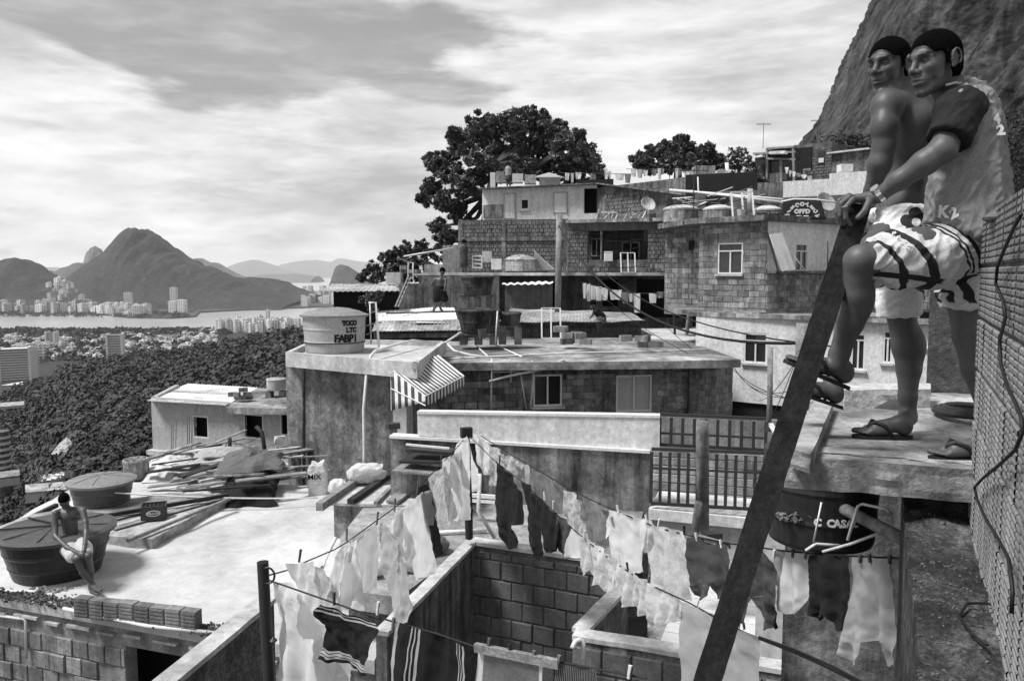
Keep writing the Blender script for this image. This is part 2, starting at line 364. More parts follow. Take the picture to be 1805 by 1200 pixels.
def forest():
    rng = np.random.default_rng(4); pts = []
    for (y0, y1, n) in ((42, 90, 330), (90, 170, 900), (170, 330, 2000), (330, 560, 2600), (560, 860, 3200)):
        y = np.sqrt(rng.uniform(y0**2, y1**2, n)); t = rng.uniform(-0.74, -0.13, n); pts.append(np.stack([t*y, y], 1))
    p = np.concatenate(pts); keep = ~((p[:, 1] < 60) & (p[:, 0] > -15)); p = p[keep]
    n = len(p); z = terrain_z(p[:, 0], p[:, 1]); r = (2.0+4.6*rng.random(n)**1.6)*np.clip(0.62+p[:, 1]/600, 0.6, 1.25)
    # patches left open: the road and yards below
    T = p[:, 0]/p[:, 1]
    L = []; K = 84
    base = rng.normal(size=(K, 3)); base[:, 2] = np.abs(base[:, 2])*0.9-0.1; base /= np.linalg.norm(base, axis=1)[:, None]
    V_ = []; F_ = []; off = 0
    order = np.argsort(p[:, 1]); p = p[order]; z = z[order]; r = r[order]; segs = [(0, 330, 900), (330, 1230, 520), (1230, 3230, 190), (3230, 5800, 100), (5800, n, 56)]
    for lo, hi, K in segs:
        q = slice(lo, min(hi, n)); m = q.stop-q.start; lf = math.sqrt(84/K)
        d = rng.normal(size=(m, K, 3)); d[..., 2] = np.abs(d[..., 2])*0.9-0.15; d /= np.linalg.norm(d, axis=2)[..., None]
        lump = 1+0.32*np.sin(d[..., 0]*5+rng.uniform(0, 6, (m, 1)))*np.sin(d[..., 1]*5+rng.uniform(0, 6, (m, 1)))
        c = d*lump[..., None]*(r[q][:, None, None])*np.array([1, 1, 0.85])
        c = c+np.stack([p[q, 0], p[q, 1], z[q]+r[q]*0.9], 1)[:, None, :]
        nn = d+rng.normal(size=d.shape)*0.24; nn /= np.linalg.norm(nn, axis=2)[..., None]
        rr = rng.normal(size=d.shape); u = np.cross(nn, rr); u /= np.linalg.norm(u, axis=2)[..., None]; w = np.cross(nn, u)
        s = (r[q][:, None]*rng.uniform(0.10, 0.24, (m, K)))[..., None]*lf
        v = np.stack([c+u*s, c-0.5*u*s+0.87*w*s, c-0.5*u*s-0.87*w*s], 2).reshape(-1, 3)
        V_.append(v); F_.append(np.arange(len(v)).reshape(-1, 3)+off); off += len(v)
    fastmesh('forest', np.concatenate(V_), np.concatenate(F_), M_['forest'], kind='stuff')
forest()
def undergrowth():
    rng = np.random.default_rng(9); V_, F_, off = [], [], 0
    # scrub on the slope at the foot of the granite wall
    y = rng.uniform(95, 150, 420); t = rng.uniform(0.36, 0.85, 420)
    for yy, tt in zip(y, t):
        py = np.interp(tt, [0.36, 0.45, 0.52, 0.57, 0.62, 0.66, 0.8], [268, 262, 262, 255, 215, 195, 150])+rng.uniform(0, 130)
        c = P(902.5+tt*1404, py, yy); r = rng.uniform(2.0, 3.6)
        v, f = quads(ball_points(c, (r, r, r*0.8), 260, rng), 0, 0.26, rng); V_.append(v); F_.append(f+off); off += len(v)
    fastmesh('undergrowth', np.concatenate(V_), np.concatenate(F_), M_['forest'], kind='stuff')
undergrowth()
# ---- the city on the plain
tower_m = {}
def tower_mat(i, v):
    m, (nt, val, b) = mat('facade_%d' % i, v, 0.1, 0.05, bump=0, fine=0.02); N, L = nt.nodes, nt.links
    g = N.new('ShaderNodeNewGeometry'); sp = N.new('ShaderNodeSeparateXYZ'); L.new(g.outputs['Position'], sp.inputs[0])
    def M(op, a, c):
        n = N.new('ShaderNodeMath'); n.operation = op
        for k, q in enumerate((a, c)):
            if isinstance(q, (int, float)): n.inputs[k].default_value = q
            else: L.new(q, n.inputs[k])
        return n.outputs[0]
    fl = M('GREATER_THAN', M('FRACT', M('MULTIPLY', sp.outputs[2], 1/5.5), 0), 0.52)
    co = M('GREATER_THAN', M('FRACT', M('MULTIPLY', M('ADD', sp.outputs[0], M('MULTIPLY', sp.outputs[1], 0.7)), 1/9.0), 0), 0.4)
    n2 = N.new('ShaderNodeSeparateXYZ'); L.new(g.outputs['Normal'], n2.inputs[0])
    side = M('LESS_THAN', M('ABSOLUTE', n2.outputs[2], 0), 0.5)
    k = M('SUBTRACT', 1.0, M('MULTIPLY', M('MULTIPLY', M('MULTIPLY', fl, co), side), 0.72)); L.new(M('MULTIPLY', val, k), b.inputs['Base Color'])
    return m
TM = [tower_mat(i, v) for i, v in enumerate((0.78, 0.6, 0.44, 0.28))]
TWN = 0
def tower(px, py, w, h, Y=None, m=0, rz=None, label=None, group=None, depth=None, base=CITYZ, name='apartment_building'):
    """px,py: foot of the block in the photo, w and h its size there"""
    p = PZ(px, py, base) if Y is None else P(px, py, Y)
    k = p.y/1404; W, H = w*k, h*k; D = depth or max(12, min(W, 30)); rz = random.uniform(-.5, .5) if rz is None else rz
    o = thing(name, label, 'building', p, group)
    mb = MB().box((p.x, p.y+D/2, p.z-4), (W, D, H+4), rz, True); mb.build('wall', TM[m % 4], o)
    MB().box((p.x, p.y+D/2, p.z+H), (W*random.uniform(.3, .6), D*0.5, 3.2), rz, True).build('roof', TM[(m+1) % 4], o)
    return o
rc = random.Random(5)
gA = 'apartment blocks crowded along the far lagoon shore'; lA = 'pale apartment block crowded among others along the far lagoon shore'
for i in range(96):
    px = rc.uniform(-30, 168); py = rc.uniform(545, 552)-rc.random()**2*14*(1 if px > 0 else .3); tower(px, py, rc.uniform(5, 15), rc.uniform(7, 21), m=rc.choice((0, 1, 1, 2, 3)), label=lA, group=gA)
gB = 'houses on the saddle between the two wooded hills'; lB = 'small pale house on the wooded saddle between two hills'
for i in range(34):
    px = rc.gauss(110, 15); py = rc.uniform(490, 532); tower(px, py, rc.uniform(3, 9), rc.uniform(3, 9), Y=rc.uniform(3480, 3600), m=rc.choice((0, 0, 1, 2)), label=lB, group=gB, name='hill_house')
gC = 'blocks on the point below the big hill'; lC = 'low pale block on the point below the big wooded hill'
for i in range(46):
    px = rc.uniform(176, 262); py = rc.uniform(548, 556); tower(px, py, rc.uniform(5, 13), rc.uniform(6, 17), m=rc.choice((0, 1, 0, 2)), label=lC, group=gC)
tower(224, 549, 13, 33, m=1, rz=.2, label='tallest block of the cluster on the lagoon point')
tower(305, 548, 11, 41, m=1, rz=.1, label='slim pale tower standing on the far shore below the big hill')
tower(304, 551, 15, 20, m=0, rz=0, label='white square block at the foot of the slim pale tower, on its inland side'); tower(318, 551, 15, 22, m=0, rz=0, label='white block next to the slim tower with a dark joint between')
gD = 'grey blocks under the ridge across the water'; lD = 'grey apartment block in the row under the long ridge across the water'
for a, w, h, q in ((358, 18, 14, 3), (376, 15, 16, 1), (390, 9, 15, 2), (403, 14, 16, 1), (416, 12, 15, 3), (424, 10, 17, 2)): tower(a, 533, w, h, m=q, rz=.05, label=lD, group=gD)
for a, w, h, q in ((452, 10, 14, 0), (461, 11, 17, 0), (469, 7, 25, 2), (487, 9, 12, 1), (512, 9, 13, 0), (520, 7, 11, 1)): tower(a, 530, w, h, m=q, rz=.1, label='pale tower in the loose row at the far end of the lagoon', group='towers at the far end of the lagoon')
for i in range(34):
    px = rc.uniform(528, 650); tower(px, rc.uniform(526, 540), rc.uniform(5, 12), rc.uniform(8, 26), m=rc.choice((0, 1, 1, 2)), label='distant pale tower in the dense district before the sea', group='towers of the district before the sea')
gE = 'white blocks above the wooded spur'; lE = 'white block in the dense row showing above the wooded spur'
for i in range(80):
    px = rc.uniform(385, 545); py = 582+rc.uniform(-1, 4); tower(px, py, rc.uniform(5, 12), rc.uniform(12, 25), m=rc.choice((0, 0, 1)), label=lE, group=gE)
tower(472, 582, 5, 36, m=1, rz=0, label='thin spire-topped tower rising above the white row beyond the spur')
gF = 'low blocks on the plain before the lagoon'; lF = 'low pale building scattered over the plain before the lagoon'
for i in range(210):
    px = rc.uniform(-20, 380); py = rc.uniform(600, 634)-max(0, px-200)*0.1; tower(px, py, rc.uniform(4, 14), rc.uniform(3, 9), m=rc.choice((0, 0, 1, 2)), label=lF, group=gF, name='low_building')
for i in range(34):
    px = rc.uniform(-10, 300); py = rc.uniform(590, 600); tower(px, py, rc.uniform(8, 34), rc.uniform(1.5, 3.5), m=rc.choice((0, 1, 2)), label='long low shed of the club grounds beside the lagoon', group='sheds of the club grounds', name='shed')
for i in range(26):
    px = rc.uniform(310, 378); py = rc.uniform(583, 598); tower(px, py, rc.uniform(9, 30), rc.uniform(1.5, 3), m=rc.choice((0, 0, 1)), label='long flat pale shed beyond the wooded spur', group='sheds beyond the spur', name='shed')
def slab_block(px, py, w, h, rz, label, n, m=1, base=CITYZ):
    p = PZ(px, py, base); k = p.y/1404; W, H = w*k, h*k; o = thing('apartment_building', label, 'building', p)
    r = Matrix.Rotation(rz, 3, 'Z'); D = 22
    MB().box((p.x, p.y+D/2, p.z-6), (W, D, H+6), rz, True).build('wall', mt('slab_block_wall', 0.22, 0.1, 0.05, bump=0), o)
    mb = MB()
    for i in range(n):
        z = p.z+H*(i+1)/n; mb = MB(); mb.box((p.x, p.y+D/2, z-0.6), (W+2.4, D+2.4, 1.2), rz); mb.build('balcony', M_['plaster_w'], o)
    for s in (-0.5, 0.5):
        c = Vector((p.x, p.y+D/2, 0))+r@Vector((s*W, -2, 0)); MB().box((c.x, c.y, p.z), (3.5, D, H+2), rz, True).build('end_wall', M_['plaster_w'], o)
slab_block(200, 634, 24, 44, 0.25, 'tall balconied block with two bright end towers above the tree line', 10)
slab_block(20, 672, 46, 58, 0.5, 'long balconied slab block at the edge of the forest, before the plain', 13)
slab_block(42, 668, 20, 55, -0.3, 'second long slab joined to the balconied block by the forest edge', 13)
slab_block(88, 612, 14, 26, 0.1, 'balconied block with a bright end wall by the race track', 7)
for a, b, w, h in ((55, 640, 14, 22), (70, 633, 12, 26), (62, 622, 18, 18), (105, 618, 13, 14), (80, 622, 16, 17), (122, 622, 14, 11), (30, 628, 22, 20)):
    tower(a, b, w, h, m=1, label='mid-rise block between the slab block and the twin-ended tower', group='mid-rise blocks before the race track')
# race track and pale roads of the plain
for pts in ([(-60, 595), (60, 594.5), (140, 598), (140, 600.5), (60, 597.5), (-60, 599)], [(15, 592), (130, 594), (130, 595), (15, 593.2)], [(-60, 690), (40, 672), (44, 676), (-60, 697)]):
    flat('road', pts, CITYZ+0.5, M_['plaster_w'])
park = []
V_, F_, off = [], [], 0
rng = np.random.default_rng(12)
for i in range(520):
    px = rng.uniform(-30, 400); py = rng.uniform(582, 632) if rng.random() < .55 else rng.uniform(580, 587)
    c = PZ(px, py, CITYZ+5); r = rng.uniform(6, 15); v, f = quads(ball_points(c, (r*1.6, r, r*0.6), 46, rng), 0, r*0.35, rng); V_.append(v); F_.append(f+off); off += len(v)
for i in range(260):
    px = rng.uniform(-30, 345); py = rng.uniform(548, 557) if px < 340 else 546
    c = PZ(px, py, -163); r = rng.uniform(5, 11); v, f = quads(ball_points(c, (r*1.6, r, r*0.5), 30, rng), 0, r*0.35, rng); V_.append(v); F_.append(f+off); off += len(v)
fastmesh('woods', np.concatenate(V_), np.concatenate(F_), M_['forest'], kind='stuff')
# yards and roofs among the forest
def yard(px0, px1, py0, py1, Y, h, label, m='plaster_w'):
    c0, c1 = P(px0, py1, Y), P(px1, py1, Y); z = c0.z; Yb = PZ(px0, py0, z).y; Yb = min(max(Yb, Y*1.03), Y*1.25); o = thing('house', label, 'house', ((c0.x+c1.x)/2, Y, z-h))
    q = [(c0.x, Y), (c1.x, Y*1.02), (c1.x*Yb/Y, Yb*1.02), (c0.x*Yb/Y, Yb)]
    MB().prism(q, z-h, z).build('wall', M_['plaster_g'], o); MB().prism([(a*1.0+.0, b) for a, b in q], z+.01, z+.3).build('roof', M_[m], o)
yard(-14, 26, 714, 719, 400, 1, 'flat roofed pale compound in a clearing of the forest', 'corr')
yard(45, 122, 858, 872, 92, 1, 'flat pale roof among the trees beyond the white rooftop', 'corr'); yard(72, 100, 846, 852, 110, 1, 'smaller pale roof just above the flat one among the trees', 'corr_w'); yard(-20, 18, 842, 848, 105, 1, 'narrow dull roof below the round tower', 'concrete')
o = thing('round_tower', 'round pale apartment tower with dark floors rising from the forest', 'building', P(0, 850, 165)); cc_ = P(2, 830, 165)
for k in range(7): MB().lathe((cc_.x, cc_.y, cc_.z+k*1.25-.5), [(2.0, 0), (2.0, .55)], 20).build('balcony', M_['plaster_w'], o)
MB().lathe((cc_.x, cc_.y, cc_.z-8), [(1.85, 0), (1.85, 16.5)], 20).build('wall', M_['concrete_dark'], o)
rb = PZ(110, 780, -38)
MB().add([P(90, 800, 150), P(112, 805, 150), P(128, 780, 165), P(118, 770, 168), P(104, 782, 160)], [(0, 1, 2, 3, 4)]).build('rock_patch', M_['concrete_pale'], kind='structure')
# haze
hz = bpy.data.materials.new('haze'); hz.use_nodes = True; n_ = hz.node_tree.nodes; n_.remove(n_['Principled BSDF'])
pv = n_.new('ShaderNodeVolumePrincipled'); pv.inputs['Color'].default_value = (.95, .95, .95, 1); pv.inputs['Density'].default_value = HAZE
hz.node_tree.links.new(pv.outputs[0], n_['Material Output'].inputs['Volume'])
MB().box((0, 21750, -174), (88000, 49500, 174+560), 0, True).build('haze', hz, kind='stuff')
# ================================================================== walls, bricks, windows
class Wall:
    """a vertical plane through two photo columns at two distances"""
    def __init__(s, px0, Y0, px1, Y1, pyr=600):
        a, b = P(px0, pyr, Y0), P(px1, pyr, Y1); s.A = Vector((a.x, a.y, 0)); s.B = Vector((b.x, b.y, 0)); s.init()
    def init(s):
        d = s.B-s.A; s.L = d.length; s.d = d/s.L; s.n = Vector((s.d.y, -s.d.x, 0)); s.rz = math.atan2(s.d.y, s.d.x)
    @classmethod
    def xy(c, A, B):
        w = c.__new__(c); w.A = Vector((A[0], A[1], 0)); w.B = Vector((B[0], B[1], 0)); w.init(); return w
    def at(s, px, py, off=0.0):
        r = ray(px, py); k = (s.A.dot(s.n)+off)/r.dot(s.n); return r*k
    def uz(s, px, py):
        p = s.at(px, py); return (p-s.A).dot(s.d), p.z
    def pt(s, u, z, off=0.0): return s.A+s.d*u+s.n*off+Vector((0, 0, z))
    def rect(s, q):
        """photo rectangle (px0,py0,px1,py1) -> u0,u1,z0,z1"""
        mx, my = (q[0]+q[2])/2, (q[1]+q[3])/2
        return s.uz(q[0], my)[0], s.uz(q[2], my)[0], s.uz(mx, q[3])[1], s.uz(mx, q[1])[1]
    def mesh(s, u0, u1, z0, z1, t=0.15, holes=(), mb=None, ztop=None):
        """solid wall with openings; ztop(u) may tilt the top"""
        mb = mb or MB(); us = sorted({u0, u1}|{min(max(h[k], u0), u1) for h in holes for k in (0, 1)}); zs = sorted({z0, z1}|{min(max(h[k], z0), z1) for h in holes for k in (2, 3)})
        def solid(i, j):
            if i < 0 or j < 0 or i >= len(us)-1 or j >= len(zs)-1: return False
            cu, cz = (us[i]+us[i+1])/2, (zs[j]+zs[j+1])/2
            return not any(h[0] < cu < h[1] and h[2] < cz < h[3] for h in holes)
        T = lambda u, z: (ztop(u) if (ztop and abs(z-z1) < 1e-6) else z)
        def q(*p): mb.add([s.pt(u, T(u, z), o) for u, z, o in p], [(0, 1, 2, 3)])
        for i in range(len(us)-1):
            for j in range(len(zs)-1):
                if not solid(i, j): continue
                a, b, c, d = us[i], us[i+1], zs[j], zs[j+1]
                q((a, c, 0), (b, c, 0), (b, d, 0), (a, d, 0)); q((b, c, -t), (a, c, -t), (a, d, -t), (b, d, -t))
                if not solid(i-1, j): q((a, c, -t), (a, c, 0), (a, d, 0), (a, d, -t))
                if not solid(i+1, j): q((b, c, 0), (b, c, -t), (b, d, -t), (b, d, 0))
                if not solid(i, j-1): q((a, c, -t), (b, c, -t), (b, c, 0), (a, c, 0))
                if not solid(i, j+1): q((a, d, 0), (b, d, 0), (b, d, -t), (a, d, -t))
        return mb
    def bricks(s, parent, m, bw, bh, u0, u1, z0, z1, holes=(), gap=0.012, proud=0.014, stuff=False, seed=1, skip=0.0, maxn=290, ztop=None):
        r = random.Random(seed); first = None; cnt = 0; j = 0; mbs = MB(); z = z0; cells = []
        while z < z1-0.3*bh:
            u = u0-(bw/2 if j % 2 else 0)+r.uniform(-.02, .02)*bw; h = min(bh, z1-z)
            while u < u1:
                a, b = max(u, u0), min(u+bw*r.uniform(.96, 1.04), u1); u += bw
                segs = [(a, b)]
                for H in holes:
                    if z+h > H[2]+0.02 and z < H[3]-0.02:
                        ns = []
                        for p, q in segs:
                            if q <= H[0] or p >= H[1]: ns.append((p, q)); continue
                            if p < H[0]: ns.append((p, H[0]))
                            if q > H[1]: ns.append((H[1], q))
                        segs = ns
                for p, q in segs:
                    if q-p > 0.35*bw*0.5 and r.random() >= skip and (ztop is None or z+h < ztop((p+q)/2)+0.02): cells.append((p, q, z, h))
            z += bh; j += 1
        if stuff is False and len(cells) > maxn:
            cells.sort(key=lambda c: -c[2]); extra = cells[maxn:]; cells = cells[:maxn]
        else: extra = []
        if stuff: extra, cells = cells, []
        for (p, q, zz, h) in cells:
            w, hh = (q-p)-gap, h-gap; pr = proud*r.uniform(.3, 1.5); c = s.pt((p+q)/2, zz+h/2, pr/2)
            if first is None:
                mb = MB(); e = 0.035   # a block with slightly knocked edges
                vs_ = [(-.5, .5, -.5), (.5, .5, -.5), (.5, .5, .5), (-.5, .5, .5), (-.5, -.1, -.5), (.5, -.1, -.5), (.5, -.1, .5), (-.5, -.1, .5),
                       (-.5+e, -.5, -.5+2*e), (.5-e, -.5, -.5+e), (.5-e, -.5, .5-2*e), (-.5+e*1.5, -.5, .5-e)]
                mb.add(vs_, [(0, 1, 5, 4), (1, 2, 6, 5), (2, 3, 7, 6), (3, 0, 4, 7), (4, 5, 9, 8), (5, 6, 10, 9), (6, 7, 11, 10), (7, 4, 8, 11), (8, 9, 10, 11)])
                me = bpy.data.meshes.new('brick'); me.from_pydata(mb.v, [], mb.f); me.update(); me.materials.append(m); first = me
            o = bpy.data.objects.new('brick', first); COL.objects.link(o); o.parent = parent
            o.location = c-WL[parent.name]; o.rotation_euler = (0, 0, s.rz); o.scale = (w, max(pr*1.0, .006)+0.004, hh); cnt += 1
        for (p, q, zz, h) in extra:
            pr = proud*r.uniform(.3, 1.4); c = s.pt((p+q)/2, zz+h/2, pr/2)
            mbs.obox(c, s.d*(q-p-gap)/2, s.n*(pr/2), Vector((0, 0, (h-gap)/2)))
        if extra: mbs.build('brickwork', m, parent, kind='stuff')
        return cnt
    def window(s, parent, q, panes=2, fr='frame_w', glass='glass', fw=0.05, sill=True, transom=None, name='window', recess=0.04, back=True):
        u0, u1, z0, z1 = q; mb = MB(); t = 0.06
        def bar(a, b, c, d, o0=-recess, th=t): mb.obox(s.pt((a+b)/2, (c+d)/2, o0), s.d*(b-a)/2, s.n*th/2, Vector((0, 0, (d-c)/2)))
        bar(u0, u0+fw, z0, z1); bar(u1-fw, u1, z0, z1); bar(u0+fw, u1-fw, z0, z0+fw); bar(u0+fw, u1-fw, z1-fw, z1)
        zt = z1-fw
        if transom: zt = z0+(z1-z0)*transom; bar(u0+fw, u1-fw, zt, zt+fw*.8)
        for k in range(1, panes):
            c = u0+(u1-u0)*k/panes; bar(c-fw*.45, c+fw*.45, z0+fw, zt, -recess-0.003)
        w = mb.build(name, M_[fr] if isinstance(fr, str) else fr, parent)
        if sill:
            sb = MB(); sb.obox(s.pt((u0+u1)/2, z0-0.035, 0.03), s.d*((u1-u0)/2+0.06), s.n*0.07, Vector((0, 0, 0.032))); sb.build('sill', M_['concrete_pale'], w)
        for k in range(panes):
            a = u0+fw+(u1-u0-2*fw)*k/panes; b = u0+fw+(u1-u0-2*fw)*(k+1)/panes
            g = glass[k] if isinstance(glass, (list, tuple)) else glass
            if g is None: continue
            pb = MB(); pb.obox(s.pt((a+b)/2, (z0+z1)/2, -recess-0.02-0.012*k), s.d*(b-a)/2*0.99, s.n*0.006, Vector((0, 0, (z1-z0)/2-fw*.9)))
            pb.build('pane', M_[g], w)
        if back:
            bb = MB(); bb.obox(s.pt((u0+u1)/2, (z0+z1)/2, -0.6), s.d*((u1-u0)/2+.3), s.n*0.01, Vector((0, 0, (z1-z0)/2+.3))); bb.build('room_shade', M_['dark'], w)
        return w
def slab(poly, z, t, m, name='roof_slab', parent=None, **kw):
    return MB().prism([(p[0], p[1]) for p in poly], z-t, z).build(name, m, parent, **kw)
def tile_uneven(poly, z, m, name, parent=None, amp=0.03, n=40, t=0.25, **kw):
    """a poured roof: gently uneven top, solid sides"""
    p = [Vector((a[0], a[1], 0)) for a in poly]; A, B, C, D = p; V_ = []; F_ = []
    for j in range(n+1):
        for i in range(n+1):
            u, v = i/n, j/n; q = (A*(1-u)+B*u)*(1-v)+(D*(1-u)+C*u)*v
            V_.append((q.x, q.y, z+amp*mnoise.noise(q*0.7)+amp*.5*mnoise.noise(q*2.3)))
    for j in range(n):
        for i in range(n): a = j*(n+1)+i; F_.append((a, a+1, a+n+2, a+n+1))
    mb = MB().add(V_, F_)
    ring = [i for i in range(n+1)]+[j*(n+1)+n for j in range(1, n+1)]+[n*(n+1)+i for i in range(n-1, -1, -1)]+[j*(n+1) for j in range(n-1, 0, -1)]
    for k in range(len(ring)):
        a, b = ring[k], ring[(k+1) % len(ring)]; va, vb = V_[a], V_[b]
        mb.add([va, (va[0], va[1], z-t), (vb[0], vb[1], z-t), vb], [(0, 1, 2, 3)])
    return mb.build(name, m, parent, **kw)
def pipe(pts, r, label, m='pvc', name='pipe', cat='pipe', n=8, group=None, bend=True):
    o = MB().tube(pts, r, n).build(name, M_[m], smooth=True); return tag(o, label, cat, group)
def sagline(a, b, sag, n=14):
    a, b = Vector(a), Vector(b); return [a.lerp(b, i/n)-Vector((0, 0, sag*4*(i/n)*(1-i/n))) for i in range(n+1)]
def corr_sheet(A, B, C, D, m, parent=None, name='roof_sheet', pitch=0.12, amp=0.02, nv=6, t=0.008, warp=0.0, seed=0, **kw):
    """corrugated panel: A->B along the corrugation profile, A->D down the slope"""
    A, B, C, D = map(Vector, (A, B, C, D)); nu = max(8, int((B-A).length/pitch*4)); nrm = (B-A).cross(D-A).normalized()
    if nrm.z < 0: nrm = -nrm
    V_ = []; F_ = []
    for j in range(nv+1):
        for i in range(nu+1):
            u, v = i/nu, j/nv; q = (A*(1-u)+B*u)*(1-v)+(D*(1-u)+C*u)*v
            q = q+nrm*(amp*math.sin(2*math.pi*u*(B-A).length/pitch)+warp*mnoise.noise(q*0.8+Vector((seed, 0, 0)))); V_.append(q)
    F_ = [(j*(nu+1)+i, j*(nu+1)+i+1, (j+1)*(nu+1)+i+1, (j+1)*(nu+1)+i) for j in range(nv) for i in range(nu)]
    n = len(V_); V_ += [q-nrm*t for q in V_]; F2 = [tuple(k+n for k in f)[::-1] for f in F_]
    for i in range(nu): F2 += [(i, i+1+0, i+1+n, i+n), (nv*(nu+1)+i, nv*(nu+1)+i+n, nv*(nu+1)+i+1+n, nv*(nu+1)+i+1)]
    for j in range(nv): a = j*(nu+1); b = a+nu; F2 += [(a, a+n, a+nu+1+n, a+nu+1), (b, b+nu+1, b+nu+1+n, b+n)]
    return MB().add(V_, F_+F2).build(name, m, parent, smooth=True, **kw)
def planks(pts, w, h, label, m='wood', name='plank', group=None, cat='plank'):
    o = MB().beam(pts[0], pts[1], w, h).build(name, M_[m]); return tag(o, label, cat, group)
def text_part(s, loc, size, xd, yd, m, parent, name='lettering', ext=0.002, bold=0.0):
    cu = bpy.data.curves.new(name, 'FONT'); cu.body = s; cu.size = size; cu.extrude = ext; cu.offset = bold; cu.align_x = 'CENTER'; cu.align_y = 'CENTER'; cu.resolution_u = 2
    tmp = bpy.data.objects.new(name, cu); COL.objects.link(tmp); dg = bpy.context.evaluated_depsgraph_get(); me = bpy.data.meshes.new_from_object(tmp.evaluated_get(dg)); bpy.data.objects.remove(tmp)
    o = bpy.data.objects.new(name, me); COL.objects.link(o); me.materials.clear(); me.materials.append(m)
    x = Vector(xd).normalized(); z = x.cross(Vector(yd)).normalized(); y = z.cross(x)
    mw = Matrix((x, y, z)).transposed(); o.rotation_euler = mw.to_euler(); o.parent = parent; o.location = Vector(loc)-(WL[parent.name] if parent else Vector()); return o
# ================================================================== white rooftop (lower level, z = -4.8)
ZR = -4.8
r0 = thing('lower_house', 'house under the wide whitewashed flat roof where the boy sits, its bare brick side below', 'house', PZ(250, 1100, ZR))
tile_uneven([PZ(-160, 1022, ZR), PZ(660, 1166, ZR), PZ(760, 862, ZR), PZ(150, 846, ZR)], ZR, M_['white_roof'], 'roof', r0, amp=0.05, n=60, t=0.16)
lw = Wall.xy(PZ(-160, 1026, ZR), PZ(655, 1170, ZR)); lw.A -= lw.n*0.12; lw.B -= lw.n*0.12; lw.init()
hole = lw.rect((225, 1148, 330, 1290)); holes = [hole]
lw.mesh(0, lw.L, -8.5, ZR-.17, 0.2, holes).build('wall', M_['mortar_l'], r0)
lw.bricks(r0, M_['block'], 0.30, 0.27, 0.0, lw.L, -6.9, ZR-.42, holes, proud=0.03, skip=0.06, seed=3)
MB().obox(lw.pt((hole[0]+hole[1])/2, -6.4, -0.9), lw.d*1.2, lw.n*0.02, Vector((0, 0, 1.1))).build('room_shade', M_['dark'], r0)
# ragged slab edge with bright mortar lips under it
mb = MB(); rr = random.Random(2); u = 0.3
while u < lw.L-0.5:
    w = rr.uniform(.25, .45); mb.obox(lw.pt(u+w/2, ZR-.27+rr.uniform(-.02, .02), 0.03), lw.d*w/2, lw.n*0.035, Vector((0, 0, rr.uniform(.012, .026)))+lw.d*rr.uniform(-.01, .01)); u += w+rr.uniform(.12, .22)
mb.build('mortar_lip', M_['concrete_pale'], r0)
def rubble(name, pts, n, s0, s1, m, label, cat='rubble', seed=1, h=0.1):
    r = random.Random(seed); mb = MB(); pts = [Vector(p) for p in pts]
    for i in range(n):
        a = r.randrange(len(pts)-1); c = pts[a].lerp(pts[a+1], r.random())+Vector((r.gauss(0, h), r.gauss(0, h), abs(r.gauss(0, h*.4)))); s = r.uniform(s0, s1); ax = []
        q = Matrix.Rotation(r.uniform(0, 6), 3, Vector((r.random(), r.random(), r.random()+.1)))
        mb.obox(c, q@Vector((s, 0, 0)), q@Vector((0, s*r.uniform(.5, .9), 0)), q@Vector((0, 0, s*r.uniform(.25, .6))))
    o = mb.build(name, m); return tag(o, label, cat, kind='stuff')
rubble('rubble', [PZ(-100, 1034, ZR), PZ(120, 1064, ZR), PZ(400, 1118, ZR)], 2200, .008, .026, M_['concrete_dark'], 'crumbled mortar along the broken edge of the white roof', h=0.07)
# row of hollow blocks standing on the roof edge
bw = Wall.xy(PZ(137, 1084, ZR), PZ(352, 1112, ZR)); bt = thing('block_row', 'row of eight hollow blocks standing on the white roof edge under the boy', 'blocks', bw.pt(bw.L/2, ZR))
n_ = 8; W_ = bw.L/n_
bm = MB(); bm.box((0, 0, 0), (W_*.93, 0.14, 0.27)); 
for k in range(5): bm.box((0, -0.072, -0.1+k*0.05), (W_*.85, 0.012, 0.028))
for k in range(n_):
    c = bw.pt((k+.5)*W_, ZR+0.15+random.uniform(-.008, .008)); b = MB(); b.v = list(bm.v); b.f = list(bm.f)
    q = Matrix.Rotation(bw.rz+random.uniform(-.03, .03), 3, 'Z'); b.v = [tuple(q@Vector(v)+c) for v in b.v]; b.build('brick', M_['brick'], bt)
pipe([PZ(112, 1072, ZR+.02), PZ(180, 1086, ZR+.05), PZ(260, 1103, ZR+.02), PZ(398, 1117, ZR+.03)], 0.028, 'long white plastic pipe lying along the broken edge of the white roof')
pipe([PZ(-60, 1038, ZR+.03), PZ(30, 1042, ZR+.03), PZ(62, 1043, ZR+.03), PZ(68, 1036, ZR+.08)], 0.03, 'short white pipe running to the foot of the dark round tank')
pipe([lw.at(-20, 1082, .05), lw.at(42, 1090, .05), lw.at(45, 1093, .05), lw.at(46, 1160, .05)], 0.022, 'thin white pipe turning down the bare brick side below the roof')
